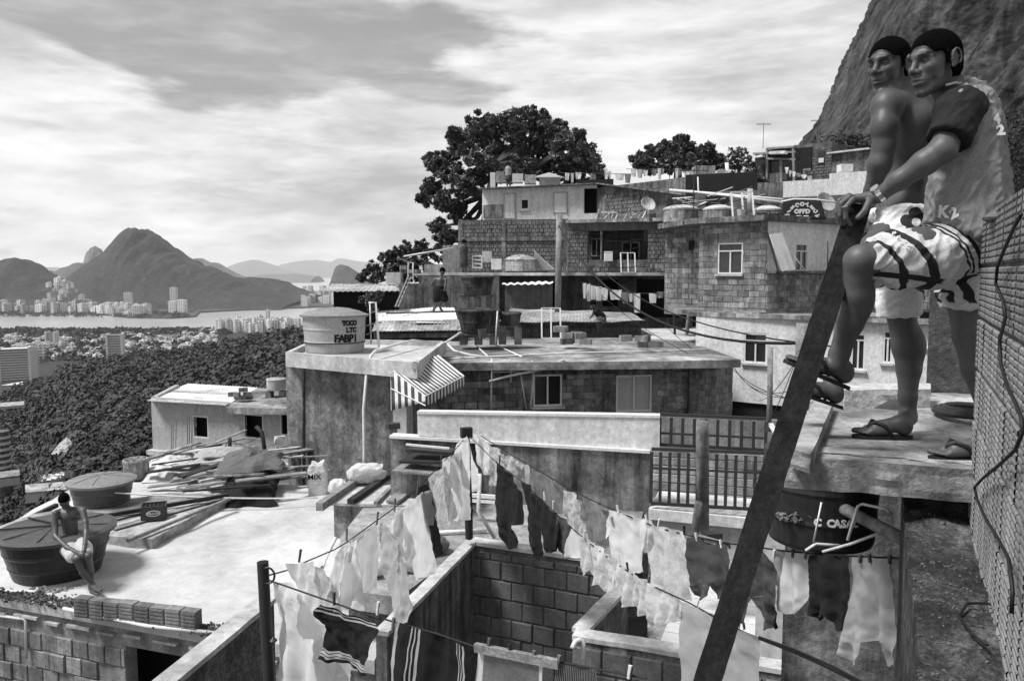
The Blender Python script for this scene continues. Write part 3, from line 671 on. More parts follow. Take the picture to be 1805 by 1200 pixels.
# parapet with a pale cap (close, lower edge of the picture)
def capwall(A, B, ztop, zbot, t, m, label, cap='concrete_pale', name='parapet_wall', capt=0.05, over=0.02):
    w = Wall.xy(A, B); e = thing(name, label, 'wall', w.pt(w.L/2, zbot))
    MB().obox(w.pt(w.L/2, (ztop+zbot)/2-capt/2), w.d*w.L/2, w.n*t/2, Vector((0, 0, (ztop-zbot-capt)/2))).build('wall', m, e)
    n = max(6, int(w.L/0.12)); mb = MB(); r = random.Random(3); V_ = []
    for i in range(n+1):
        u = w.L*i/n; h = ztop+0.008*mnoise.noise(Vector((u*2.1, 0, ztop))); o = 0.006*mnoise.noise(Vector((u*3.3, 5, ztop)))
        V_ += [w.pt(u, h-capt, t/2+over+o), w.pt(u, h, t/2+over+o), w.pt(u, h+.004, -t/2-over), w.pt(u, h-capt, -t/2-over)]
    F_ = [(4*i+a, 4*i+4+a, 4*i+4+b, 4*i+b) for i in range(n) for a, b in ((0, 1), (1, 2), (2, 3), (3, 0))]+[(0, 1, 2, 3), tuple(4*n+k for k in (3, 2, 1, 0))]
    mb.add(V_, F_); mb.build('cap', M_[cap], e); return w, e
pebble = mt('pebble_dash', 0.12, 0.5, 5, grit=.7, stain=0.5, bump=1.0, bscale=26, streak=0.3)
zL = -3.35
wL, eL = capwall(PZ(272, 1215, zL), PZ(470, 1052, zL), zL, -7.0, 0.16, pebble, 'rough dark parapet with a pale cap beside the steel clothesline pole')
# ================================================================== terrace behind the wet yard (z = -4.1)
ZT = -4.1
tfloor = mt('terrace_cement', 0.33, 0.35, 1.0, stain=0.5, stainlo=.4, bump=0.3)
tr = thing('terrace', 'cement terrace with a parapet above the open block-walled yard', 'terrace', PZ(780, 960, ZT))
MB().prism([PZ(x, y, ZT) for x, y in ((612, 1040), (704, 1052), (838, 952), (1110, 990), (1140, 880), (640, 895), (600, 945))], ZT-.25, ZT).build('floor', tfloor, tr)
MB().prism([PZ(x, y, ZT-.26) for x, y in ((614, 1042), (700, 1056), (838, 962), (838, 930), (620, 930))], -7.5, ZT-.26).build('wall', pebble, tr)
ZC = -3.95
C1 = PZ(832, 951, ZC)
wW, eW = capwall(PZ(672, 1112, ZC), C1, ZC, -8, 0.13, mt('yard_plaster', 0.17, 0.5, 1.4, streak=0.7, stain=0.5, bump=0.8, bscale=18), 'dark plastered yard wall with a pale cap running up to the wooden clothes post')
wNn = Wall.xy(C1, PZ(1100, 990, ZC)); nn_ = wNn.n*0.07
eN = thing('yard_wall', 'yard wall of big hollow blocks behind the hanging black trousers', 'wall', wNn.pt(wNn.L/2, -8))
MB().obox(wNn.pt(wNn.L/2, (ZC-8)/2-.02), wNn.d*wNn.L/2, wNn.n*0.06, Vector((0, 0, (ZC+8)/2-.03))).build('wall', M_['mortar'], eN)
MB().obox(wNn.pt(wNn.L/2, ZC-.02, -.02), wNn.d*(wNn.L/2), wNn.n*0.10, Vector((0, 0, .028))).build('cap', M_['concrete_pale'], eN)
wNb = Wall.xy(wNn.A+wNn.n*.06, wNn.B+wNn.n*.06); wNb.bricks(eN, M_['block_y'], 0.335, 0.285, 0.0, wNb.L, -7.6, ZC-.12, gap=0.022, proud=0.022, seed=8)
MB().prism([(-6, 2.5), (6, 2.5), (7, 14), (-6, 14)], -9.2, -9).build('yard_floor', M_['concrete_dark'], kind='structure')
# ---- front parapet of the tiled terrace (same height) with its well of shade
ZE = -3.95
E1, E2 = PZ(1013, 1112, ZE), PZ(1640, 1214, ZE)
wF, eF = capwall(E1, E2, ZE, -8, 0.17, M_['concrete_dark'], 'dark block wall with a broad pale cap in front of the tiled terrace')
wFb = Wall.xy(wF.A+wF.n*.085, wF.B+wF.n*.085); wFb.bricks(eF, M_['block_y'], 0.335, 0.285, 0.0, wFb.L, -7.2, ZE-.1, gap=0.022, proud=0.02, seed=9)
wF2, eF2 = capwall(PZ(1022, 1108, ZE), PZ(1098, 1030, ZE), ZE, -8, 0.15, M_['concrete_dark'], 'short pale capped wall joining the block yard to the tiled terrace')
tl = thing('tiled_terrace', 'pale tiled terrace floor behind the capped wall under the hanging shorts', 'terrace', PZ(1180, 1100, -4.45))
ZF = -4.6
poly = [PZ(1150, 1250, ZF), PZ(1640, 1330, ZF), PZ(1640, 1080, ZF), PZ(1380, 1060, ZF), PZ(1140, 1050, ZF)]
MB().prism([(p.x, p.y) for p in poly], ZF-.2, ZF).build('floor', M_['mortar_l'], tl)
tm = mt('floor_tile', 0.52, 0.12, 3, rough=0.5, obj=0.12, bump=0.1); first = None
a0, d1 = wF.A, wF.d; d2 = -wF.n
for i in range(24):
    for j in range(12):
        c = a0+d1*(0.85+i*0.30)+d2*(0.35+j*0.30)
        if i*0.3+.85 > wF.L-.1: continue
        if first is None: first = MB().box((0, 0, 0), (0.288, 0.288, 0.016), wF.rz).build('tile', tm, tl); first.location = Vector((c.x, c.y, ZF+.008))-WL[tl.name]
        else: instance(first, 'tile', tl, (c.x, c.y, ZF+.008))
# ================================================================== dark stucco tower house with the round tank
zt = -2.0
A, B = PZ(503, 622, zt), PZ(735, 641, zt); Wt = Wall.xy(A, B)
th_ = thing('stucco_house', 'tall dark streaked stucco house with a flat pale roof carrying the painted tank', 'house', Wt.pt(Wt.L/2, -6))
Wd = Wall(505, 20.3, 716, 18.3, 700); Bk = Wd.B+Vector((0.35, 6.5, 0)); Ak = Wd.A+Vector((0.3, 6.5, 0))
stucco = mt('stucco_streaked', 0.21, 0.45, 0.9, streak=0.4, stain=0.6, bump=0.9, bscale=22, grit=.5)
MB().prism([(Wd.A.x, Wd.A.y), (Wd.B.x, Wd.B.y), (Bk.x, Bk.y), (Ak.x, Ak.y)], -7.5, zt-.30).build('wall', stucco, th_)
C, D = PZ(786, 602, zt), PZ(556, 598, zt)
MB().prism([(p.x, p.y) for p in (A, B, C, D)], zt-.34, zt-.12).build('roof', M_['concrete_pale'], th_)
for a, b in ((A, B), (B, C), (C, D), (D, A)):
    w = Wall.xy(a, b); MB().obox(w.pt(w.L/2, zt-.05, -.06), w.d*w.L/2*.999, w.n*0.06, Vector((0, 0, 0.07))).build('parapet', M_['concrete_pale'], th_)
MB().tube([Wd.at(535, 632, .03), Wd.at(533, 858, .03)], 0.035).build('downpipe', M_['concrete_dark'], th_)
# side bay under the awning: pale pier and door recess
sb = Wall(716, 18.2, 790, 19.6, 700)
MB().obox(sb.pt(.12, -4.1, -.2), sb.d*.12, sb.n*.2, Vector((0, 0, 1.7))).build('pier', M_['plaster_g'], th_)
def water_tank(cx, cy, z, r, h, m, label, lid=True, ribs=3, taper=1.0, lidm=None, group=None, cover=0.10, lidr=1.04, name='water_tank'):
    e = thing(name, label, 'water tank', (cx, cy, z), group); prof = [(r*taper*.98, 0)]; 
    for i in range(1, 25):
        q = i/24; rr = r*(taper+(1-taper)*q); k = (q*ribs) % 1; rr *= 1.018 if k > .86 else 1.0; prof.append((rr, h*q))
    MB().lathe((cx, cy, z), prof, 40).build('body', m, e, smooth=False)
    if lid:
        L = [(r*lidr, 0), (r*lidr*1.01, -.045), (r*lidr, .012), (r*.8, cover*.45), (r*.45, cover*.85), (r*.12, cover), (0.01, cover*1.02)]
        L = [(r*lidr, -.05), (r*lidr*1.012, 0.0), (r*.97, .03), (r*.8, cover*.5), (r*.45, cover*.85), (r*.12, cover), (0.01, cover*1.02)]
        ld = MB().lathe((cx, cy, z+h), L, 40).build('lid', lidm or m, e, smooth=False)
        mb = MB()
        for k in range(8):
            a = k*math.pi/4+.2; mb.tube([(cx+math.cos(a)*r*.1, cy+math.sin(a)*r*.1, z+h+cover), (cx+math.cos(a)*r*.48, cy+math.sin(a)*r*.48, z+h+cover*.83), (cx+math.cos(a)*r*.95, cy+math.sin(a)*r*.95, z+h+.035)], 0.012, 5)
        mb.build('rib', lidm or m, ld)
    return e
pt_ = PZ(590, 622, zt-.12); pt_ = Vector((P(590, 600, 21.3).x, 21.3, zt-.12))
tm_ = mt('painted_tank', 0.36, 0.12, 2, streak=.12, rough=.5, bump=.05)
tk = water_tank(pt_.x, pt_.y, pt_.z, 0.83, 1.0, tm_, 'big pale round tank with hand painted black letters on the stucco house roof', lidm=mt('tank_lid', .22, .2, 2, rough=.5), taper=.93, cover=.19, lidr=1.08)
MB().lathe((pt_.x, pt_.y, pt_.z+.26), [(0.80, 0), (.815, .0), (.815, .03), (.80, .03)], 40).build('strap', M_['metal'], tk)
def tank_text(s, ang0, z, size, gap):
    for i, ch in enumerate(s):
        a = ang0+i*gap; R_ = 0.83*(.93+.07*(z-pt_.z))+.012; c = Vector((pt_.x+math.cos(a)*R_, pt_.y+math.sin(a)*R_, z)); tdir = Vector((-math.sin(a), math.cos(a), 0))
        if ch != ' ': text_part(ch, c, size, tdir, (0, 0, 1), M_['cloth_b'], tk, bold=.012)
va = math.atan2(-pt_.y, -pt_.x)
tank_text('TOCO', va+.30, pt_.z+.80, .17, .125); tank_text('LTC', va+.42, pt_.z+.62, .17, .125); tank_text('FABPI', va+.06, pt_.z+.40, .27, .165)
# tangle of pipes beside the tank
for k, (a, b) in enumerate((((652, 535), (654, 606)), ((640, 560), (668, 545)), ((640, 575), (672, 568)), ((645, 590), (664, 583)))):
    pipe([P(a[0], a[1], 22), P(b[0], b[1], 22)], .02, 'grey plastic pipe of the bundle standing behind the painted tank', 'pvc' if k == 0 else 'concrete', group='pipes behind the painted tank')
pipe([P(650, 534, 21), P(662, 533, 21), P(668, 612, 20.6)], .03, 'white standpipe with a bent top rising beside the painted tank')
hose = [P(640, 860, 18.1), P(642, 800, 18.15), P(641, 720, 18.2), P(646, 660, 18.3), P(653, 628, 18.6), P(662, 618, 19.4), P(700, 607, 20.8), P(728, 600, 22), P(755, 603, 22.5)]
pipe(hose, .035, 'thick pale hose hanging down the stucco house front from the roof', n=10)
pipe([P(785, 604, 22), P(812, 586, 23)], .03, 'white pipe slanting from the stucco house roof towards the stacked tanks')
pipe([P(785, 603, 23), P(800, 618, 22.5), P(830, 626, 22.3), P(865, 630, 22.2)], .035, 'curved white hose lying over the roof edge behind the awning')
# awning
aw = thing('awning', 'small striped fabric awning over the side door of the stucco house', 'awning', P(740, 690, 17.6))
a_, b_, c_, d_ = P(689, 650, 17.9), P(772, 626, 20.0), P(818, 663, 18.6), P(750, 698, 16.5)
def fab_quad(A, B, C, D, nu, nv, m, name, parent, sagm=0.03, scal=0.0, t=.006):
    V_ = []; F_ = []
    nn = (B-A).cross(D-A).normalized()
    for j in range(nv+1):
        for i in range(nu+1):
            u, v = i/nu, j/nv; q = (A*(1-u)+B*u)*(1-v)+(D*(1-u)+C*u)*v-Vector((0, 0, sagm*math.sin(math.pi*u)*math.sin(math.pi*v)))
            if scal and j == nv: q = q+Vector((0, 0, scal*abs(math.sin(math.pi*u*nu/6))))
            V_.append(q)
    F_ = [(j*(nu+1)+i, j*(nu+1)+i+1, (j+1)*(nu+1)+i+1, (j+1)*(nu+1)+i) for j in range(nv) for i in range(nu)]
    mb = MB().add(V_, F_); me_o = mb.build(name, m, parent, smooth=True); md = me_o.modifiers.new('t', 'SOLIDIFY'); md.thickness = t; md.offset = 0
    for p in me_o.data.polygons: p.material_index = 0
    return me_o, nu
cw, cd = mt('awning_white', .68, .06, 4, bump=.05), mt('awning_dark', .06, .1, 4, bump=.05)
def striped(o, nu, per):
    k = len(o.data.materials)
    for idx, p in enumerate(o.data.polygons):
        i = idx % nu; p.material_index = 1 if (i % per) < per/2 else 0
o, nu = fab_quad(a_, b_, c_, d_, 52, 5, [cw, cd], 'canopy', aw); striped(o, nu, 4)
z_ = Vector((0, 0, -.26)); o, nu = fab_quad(d_, c_, c_+z_, d_+z_, 48, 3, [cw, cd], 'valance', aw, 0, .05); striped(o, nu, 4)
o, nu = fab_quad(a_, d_, d_+Vector((0, 0, -.12)), a_+Vector((0.02, 0, -.95)), 20, 4, [cw, cd], 'side_curtain', aw, 0); striped(o, nu, 4)
mb = MB()
for p, q in ((a_, d_), (d_, c_), (b_, c_), (a_, a_+Vector((0, 0, -.95))), (a_+Vector((0, 0, -.45)), d_+Vector((0, 0, -.2)))): mb.tube([p, q], .014, 6)
mb.build('frame', M_['pvc'], aw)
# ================================================================== long house with two windows (roof z = -2.45)
ZM = -2.45
Wm = Wall(735, 21.5, 1226, 23.0, 640); Wm2 = Wall(1226, 22.9, 1292, 24.2, 640)
lh = thing('long_house', 'long flat roofed block house with two sliding windows behind the white parapet', 'house', Wm.pt(Wm.L/2, -6))
h1 = Wm.rect((940, 660, 991, 716)); h2 = Wm.rect((1086, 661, 1149, 726)); hs = [h1, h2]
Wm.mesh(0, Wm.L, -6, ZM-.25, .18, hs).build('wall', mt('patched_wall', .2, .55, 1.2, streak=.6, stain=.6, bump=.6, grit=.5), lh)
Wm.bricks(lh, M_['block'], .36, .19, 0.4, Wm.L-.15, -3.95, ZM-.42, hs, gap=.014, proud=.016, seed=5, skip=.30)
Wm2.mesh(0, Wm2.L, -6, ZM-.25, .18).build('wall', M_['concrete_dark'], lh); Wm2.bricks(lh, M_['brick'], .30, .19, 0.05, Wm2.L, -4.6, ZM-.4, gap=.014, seed=6)
Wm.window(lh, h1, 2, glass=('glass', 'dark'), fw=.05); 
M_['curtain'] = mt('pale_blind', .42, .06, 2, streak=.1, bump=.03); Wm.window(lh, h2, 2, glass='curtain', fw=.055)
MB().obox(Wm.pt(Wm.L-.1, -4.2, .07), Wm.d*.14, Wm.n*.07, Vector((0, 0, 1.6))).build('pillar', M_['concrete_dark'], lh)
rp = [P(738, 640, 21.2), P(1000, 634, 21.9), P(1190, 633, 22.4), P(1305, 636, 22.4)]
rp = [PZ(742, 640, ZM), PZ(1190, 636, ZM), PZ(1306, 634, ZM), PZ(1198, 596, ZM), PZ(760, 592, ZM)]
tile = MB().prism([(p.x, p.y) for p in rp], ZM-.22, ZM).build('roof', M_['slab_roof'], lh)
for px in (1090, 1112, 1062): pass
pipe([Wm.at(867, 632, .1), Wm.at(865, 724, .1)], .028, 'white wall pipe dropping from the long house roof beside the awning')
pipe([Wm.at(862, 672, .2), Wm.at(900, 662, .25), Wm.at(950, 652, .3), Wm.at(995, 634, .4)], .038, 'white pipe slanting up the long house wall to its roof')
pipe([Wm.at(897, 634, .12), Wm.at(901, 637, .12), Wm.at(900, 674, .12)], .024, 'short white hooked pipe on the long house wall, between two longer ones')
pipe([Wm.at(936, 636, .12), Wm.at(942, 638, .12), Wm.at(937, 700, .12), Wm.at(934, 722, .12)], .024, 'white hooked pipe beside the open window of the long house')
pipe([Wm.at(917, 656, .1), Wm.at(928, 722, .1)], .018, 'thin white pipe leaning on the long house wall')
pipe([Wm.at(868, 656, .12), Wm.at(917, 655, .12)], .018, 'thin level pipe joining two pipes on the long house wall')
pipe([PZ(790, 632, ZM+.03), PZ(1000, 622, ZM+.03), PZ(1160, 619, ZM+.03), PZ(1250, 616, ZM+.03)], .022, 'thin pale pipe lying along the front of the long house roof')
pipe([PZ(838, 608, ZM+.04), PZ(862, 630, ZM+.03)], .026, 'white pipe crossing the roof below the tank pillars'); pipe([PZ(872, 607, ZM+.03), PZ(920, 629, ZM+.03)], .026, 'second white pipe crossing the roof below the tank pillars')
# tanks on brick pillars on that roof
def pillar_tank(px0, px1, Y, ytop, ymid, ybot, m, label, n=2, group=None, square=False):
    c = P((px0+px1)/2, ybot, Y); z0 = P(0, ybot, Y).z; zm = P(0, ymid, Y).z; z1 = P(0, ytop, Y).z; r = (px1-px0)/2*Y/1404
    base = thing('tank_stand', 'blockwork piers under the '+label.replace(' at the middle of the long house roof', '').replace(' next to the larger one',''), 'pier', (c.x, c.y, z0))
    for k in range(n+1):
        x = c.x-r*.7+1.4*r*k/n; MB().box((x, c.y, z0), (.24, .5, zm-z0-.07), 0, True).build('pier', M_['brick'], base)
    MB().box((c.x, c.y, zm-.07), (2*r*.98, 1.2*r, .07), 0, True).build('shelf', M_['concrete_dark'], base)
    return water_tank(c.x, c.y, zm, r, z1-zm, m, label, ribs=2, taper=.8, cover=.06)
c = M_['tank_c']
pillar_tank(806, 881, 25.5, 546, 586, 607, c, 'blackened round tank on piers at the middle of the long house roof')
pillar_tank(880, 919, 25.8, 552, 573, 606, c, 'smaller blackened tank on piers next to the larger one', 1)
pipe([P(877, 548, 24.6), P(873, 606, 24.6)], .022, 'white pipe dropping between the two blackened tanks')
# ================================================================== white parapet, stained wall, railings (Y about 13.5)
pw = thing('parapet_house', 'house front with a smooth pale parapet above dark stained plaster and barred openings', 'house', P(950, 900, 13.6))
Wp = Wall(736, 14.2, 1163, 13.4, 760)
zt_, zb_ = Wp.uz(950, 729)[1], Wp.uz(950, 783)[1]
def tilt(py0, py1, W, x0, x1):
    u0, z0 = W.uz(x0, py0); u1, z1 = W.uz(x1, py1); return lambda u: z0+(z1-z0)*(u-u0)/(u1-u0)
tp = tilt(726, 733, Wp, 740, 1160); bt_ = tilt(768, 795, Wp, 740, 1145)
mb = MB(); L = Wp.L
mb.add([Wp.pt(u, f(u)-k, o) for o in (0, -.16) for u, f, k in ((0, bt_, 0), (L, bt_, 0), (L, tp, .03), (0, tp, .03))], [(0, 1, 2, 3), (7, 6, 5, 4), (3, 2, 6, 7), (4, 5, 1, 0), (0, 3, 7, 4), (1, 5, 6, 2)]); mb.build('parapet', M_['plaster_w'], pw)
mb = MB(); mb.add([Wp.pt(u, tp(u)+k, o) for o in (.02, -.18) for u, k in ((0, -.03), (L, -.03), (L, .015), (0, .015))], [(0, 1, 2, 3), (7, 6, 5, 4), (3, 2, 6, 7), (4, 5, 1, 0), (0, 3, 7, 4), (1, 5, 6, 2)]); mb.build('cap', M_['frame_w'], pw)
Wq = Wall(688, 14.3, 1146, 13.4, 780); LQ = Wq.L; bq = tilt(770, 796, Wq, 700, 1145)
mb = MB(); mb.add([Wq.pt(u, bq(u)+k, o) for o in (.05, -.2) for u, k in ((0, -.02), (LQ, -.02), (LQ, .03), (0, .03))], [(0, 1, 2, 3), (7, 6, 5, 4), (3, 2, 6, 7), (4, 5, 1, 0), (0, 3, 7, 4), (1, 5, 6, 2)]); mb.build('ledge', M_['frame_w'], pw)
mb = MB(); mb.add([Wq.pt(u, z, o) for o in (0, -.2) for u, z in ((0, -6), (LQ, -6), (LQ, bq(LQ)-.03), (0, bq(0)-.03))], [(0, 1, 2, 3), (7, 6, 5, 4), (3, 2, 6, 7), (4, 5, 1, 0), (0, 3, 7, 4), (1, 5, 6, 2)])
mb.build('wall', mt('old_stained_wall', .30, .5, .9, streak=.85, stain=.7, bump=.5, sscale=.5, grit=.35), pw)
Wr = Wall(1146, 13.3, 1386, 12.6, 900)
MB().obox(Wr.pt(Wr.L/2, Wr.uz(1260, 905)[1]-.1, -.55), Wr.d*(Wr.L/2+.02), Wr.n*.6, Vector((0, 0, .09))).build('ledge', M_['plaster_w'], pw)
MB().obox(Wr.pt(Wr.L/2, -6, -.4), Wr.d*(Wr.L/2), Wr.n*.3, Vector((0, 0, 6+Wr.uz(1260, 905)[1]-.19))).build('wall', M_['plaster_w'], pw)
MB().obox(Wr.pt(Wr.L-.07, (Wr.uz(1366, 742)[1]+Wr.uz(1366, 900)[1])/2, -.12), Wr.d*.07, Wr.n*.07, Vector((0, 0, (Wr.uz(1366, 742)[1]-Wr.uz(1366, 900)[1])/2))).build('post', M_['frame_w'], pw)
# back wall of the barred veranda, open blocks
Wv = Wall(1120, 17.5, 1420, 16.6, 800); Wv.mesh(0, Wv.L, -7, -3.15, .2).build('wall', M_['mortar_l'], pw)
Wv.bricks(pw, mt('veranda_block', .34, .3, 2.5, streak=.4, obj=.3, bump=.4), .39, .19, 0, Wv.L, -5.2, -3.9, gap=.02, proud=.02, seed=12)
MB().prism([Wv.pt(0, 0, -.2), Wv.pt(Wv.L, 0, -.2), Wr.pt(Wr.L, 0, -.9), Wr.pt(0, 0, -.9)], -5.2, -5.0).build('floor', M_['concrete'], pw)
def railing(W, x0, x1, y0, y1, n, label, mid=(.35,), skip=None, pyL=0, top_m='metal'):
    e = thing('railing', label, 'railing', W.at((x0+x1)/2, y1)); u0, u1 = W.uz(x0, (y0+y1)/2)[0], W.uz(x1, (y0+y1)/2)[0]
    zt_, zb_ = W.uz((x0+x1)/2, y0)[1], W.uz((x0+x1)/2, y1)[1]; ft = tilt(y0-pyL, y0+pyL, W, x0, x1); H = zt_-zb_
    MB().beam(W.pt(u0, ft(u0)), W.pt(u1, ft(u1)), .05, .05).build('top_rail', M_[top_m], e)
    MB().beam(W.pt(u0, ft(u0)-H), W.pt(u1, ft(u1)-H), .05, .05).build('bottom_rail', M_['metal'], e)
    for f in mid: MB().beam(W.pt(u0, ft(u0)-H*f), W.pt(u1, ft(u1)-H*f), .03, .035).build('mid_rail', M_['metal'], e)
    b0 = None
    for k in range(n+1):
        u = u0+(u1-u0)*k/n; z1 = ft(u)-.026; 
        if b0 is None: b0 = MB().obox(W.pt(u, z1-H/2, 0), W.d*.026, W.n*.012, Vector((0, 0, H/2-.026))).build('bar', M_['metal'], e); b0.rotation_euler = (0, 0, 0); zz = z1-H/2-(H/2-.026)
        else: instance(b0, 'bar', e, Vector((W.pt(u, 0).x, W.pt(u, 0).y, z1-H+.026)))
    return e
railing(Wr, 1148, 1366, 795, 893, 13, 'black barred railing closing the lower veranda, the taller of two', pyL=4)
Wr2 = Wall(1162, 13.5, 1352, 13.0, 760); railing(Wr2, 1163, 1350, 734, 788, 9, 'dark open railing above the barred veranda with thin pale top edge', mid=(.62,), pyL=4)
pole = MB().tube([P(1239, 935, 10.6), P(1238, 760, 10.6), P(1238, 742, 10.6)], [.085, .085, .08], 14).build('concrete_post', M_['concrete'], smooth=True); tag(pole, 'round grey concrete post standing in front of the barred veranda', 'post')
bx = MB().box(P(1255, 960, 10.2), (.22, .16, .34), .2).build('meter_box', M_['wood_d']); tag(bx, 'dark box tied to the foot of the round concrete post', 'box')
pipe([P(1222, 1010, 10.5), P(1225, 935, 10.5), P(1232, 885, 10.4)], .055, 'rusty thick pipe rising at the foot of the concrete post', 'concrete_dark')
# ================================================================== corrugated terrace where the boy walks
up = thing('corrugated_house', 'low house behind the tanks roofed with bright corrugated sheets', 'house', P(900, 600, 31))
Wu = Wall(660, 29.0, 1130, 31.5, 590); zu = -2.0
Wu.mesh(0, Wu.L, -5, P(0, 578, 29.6).z, .2).build('wall', M_['mortar'], up); Wu.bricks(up, M_['block'], .30, .19, 4.6, Wu.L, -2.9, P(0, 581, 30).z, gap=.02, proud=.02, seed=15, stuff=True)
sheets = [((664, 573, 28.4), (735, 572, 28.6), (742, 544, 32.5), (664, 548, 32)), ((733, 571, 28.5), (808, 569, 28.8), (800, 541, 33), (738, 544, 32.6)), ((880, 566, 29.2), (975, 566, 29.6), (985, 546, 34), (900, 544, 34)), ((970, 567, 29.5), (1060, 566, 30), (1050, 548, 34.5), (980, 546, 34)), ((1055, 567, 30), (1140, 566, 30.4), (1110, 550, 35), (1048, 548, 34.6))]
for i, q in enumerate(sheets):
    A, B, C, D = [P(*p) for p in q]; corr_sheet(A, B, C, D, M_['corr_w'] if i < 2 else M_['corr'], up, pitch=.14, amp=.010, warp=.07, seed=i)
A, B = P(655, 584, 27.9), P(812, 582, 28.2); corr_sheet(A, B, B+Vector((0, .9, .32)), A+Vector((0, .9, .32)), M_['corr'], up, pitch=.14, amp=.010)
MB().beam(P(662, 592, 28.2), P(808, 590, 28.4), .12, .16).build('fascia', M_['concrete_dark'], up)
g = planks((P(680, 552, 29), P(806, 549, 29.4)), .05, .05, 'dark handrail on short posts along the corrugated roof', 'wood_d', 'handrail', cat='handrail')
# ================================================================== terrace level with the eye: long thin slab (z about 0)
sl = thing('slab_house', 'house under the long thin pale slab, its shaded front hung with washing', 'house', P(960, 545, 38))
Ws = Wall(738, 37.0, 1222, 36.0, 515)
zs0 = Ws.uz(900, 483)[1]
MB().obox(Ws.pt(Ws.L*.455, zs0, -1.6), Ws.d*Ws.L*.47, Ws.n*2.0, Vector((0, 0, .07))).build('slab', M_['concrete_pale'], sl)
hd = [Ws.rect((884, 500, 925, 545)), Ws.rect((1010, 492, 1034, 520)), Ws.rect((1122, 490, 1212, 560))]
Wsb = Wall(738, 38.5, 1222, 37.5, 515)
hd = [Wsb.rect((1122, 492, 1214, 560)), Wsb.rect((958, 497, 978, 545)), Wsb.rect((1062, 493, 1090, 540))]
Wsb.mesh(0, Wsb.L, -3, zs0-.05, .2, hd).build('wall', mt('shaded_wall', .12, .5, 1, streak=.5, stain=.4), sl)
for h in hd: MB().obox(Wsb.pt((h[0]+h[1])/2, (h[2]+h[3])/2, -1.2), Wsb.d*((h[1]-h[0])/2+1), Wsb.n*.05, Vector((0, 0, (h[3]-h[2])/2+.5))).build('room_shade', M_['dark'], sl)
Wg = Wall(745, 35.4, 880, 36.0, 520); Wg.mesh(0, Wg.L, -2.6, zs0-.1, .15).build('wall', mt('streaked_pale_wall', .33, .4, .9, streak=.6, stain=.4), sl)
Wh = Wall(890, 35.0, 974, 35.0, 520); Wh.mesh(0, Wh.L, -1.9, P(0, 500, 35).z, .15).build('wall', M_['brick'], sl)
A = P(885, 501, 34.2); corr_sheet(A, P(975, 499, 34.2), P(975, 497, 36), P(885, 498, 36), M_['corr_w'], sl, pitch=.3, amp=.03, warp=.06)
po = MB().tube([P(983, 560, 33), P(986, 378, 33)], .13, 10).build('utility_pole', M_['wood'], smooth=True); tag(po, 'stained wooden pole rising in front of the block walls to the white house', 'pole')
# stack behind the two tanks
pillar_tank(812, 871, 30.5, 488, 520, 546, M_['tank_c'], 'old square-shouldered cistern above the pair of tanks', 2)
# clutter on the thin slab
water_tank(*P(917, 478, 37.4), .72, .55, mt('sheet_metal_tub', .42, .4, 2, streak=.6), 'low pale tub with a folded sheet over it on the thin slab', cover=.22, ribs=2)
def sign_box(px0, px1, py0, py1, Y, m, label, txt=None, name='board', d=.3, cat='board', ts=.2):
    a, b = P(px0, py1, Y), P(px1, py0, Y); e = thing(name, label, cat, ((a.x+b.x)/2, Y, a.z))
    MB().box(((a.x+b.x)/2, Y+d/2, a.z), (b.x-a.x, d, b.z-a.z), 0, True).build('panel', m, e)
    if txt:
        for k, t in enumerate(txt): text_part(t, ((a.x+b.x)/2, Y-.006, a.z+(b.z-a.z)*(1-(k+.7)/(len(txt)+.4))), ts, (1, 0, 0), (0, 0, 1), M_['cloth_b'], e, bold=.008)
    return e
sign_box(832, 850, 450, 473, 37, M_['frame_w'], 'white notice board with dark lettering leaning on the block wall', ['AVISO', 'ZONA', 'TOBA'], ts=.13, d=.05)
sign_box(850, 867, 443, 462, 37.6, M_['concrete_pale'], 'pale open crate stacked behind the notice board', name='crate', cat='crate')
sign_box(866, 884, 456, 475, 37.2, M_['plaster_w'], 'white box between the crate and the covered tub', name='storage_box', cat='box')
o = MB().add([P(942, 440, 37), P(952, 452, 37), P(978, 474, 36.6), P(956, 476, 37.4), P(944, 460, 37.6)], [(0, 1, 2, 3), (0, 3, 4)]).build('tarpaulin', M_['cloth_l']); tag(o, 'grey tarpaulin peaked against the pole beside the covered tub', 'tarpaulin'); md = o.modifiers.new('t', 'SOLIDIFY'); md.thickness = .03
sign_box(748, 786, 466, 481, 39, M_['block'], 'low wall of bare blocks on the thin slab by the dark ladder', name='low_wall', cat='wall', d=.3)
# ================================================================== block house level 2 (z 0 .. 2.4)
bh = thing('block_house', 'two storey house of small bare bricks below the white house', 'house', P(900, 480, 40))
Wb = Wall(808, 40.0, 1000, 39.0, 440); top = tilt(392, 383, Wb, 808, 1000)
Wb.mesh(0, Wb.L, -.1, Wb.uz(900, 387)[1], .25).build('wall', M_['mortar'], bh)
brm = mt('small_brick', .17, .4, 3, streak=.4, stain=.4, bump=.3)
Wb.bricks(bh, brm, .2, .19, .0, Wb.L, .05, Wb.uz(900, 427)[1], gap=.03, proud=.04, stuff=True, seed=21)
Wb.bricks(bh, brm, .2, .19, .0, Wb.L, Wb.uz(900, 417)[1], Wb.uz(900, 389)[1], gap=.03, proud=.04, stuff=True, seed=22)
MB().obox(Wb.pt(Wb.L/2, Wb.uz(900, 421)[1], .04), Wb.d*Wb.L/2, Wb.n*.06, Vector((0, 0, .1))).build('floor_band', M_['concrete_dark'], bh)
for px in (812, 888, 997): MB().obox(Wb.pt(Wb.uz(px, 430)[0], 1.2, .03), Wb.d*.11, Wb.n*.05, Vector((0, 0, 1.25))).build('pillar', M_['concrete_dark'], bh)
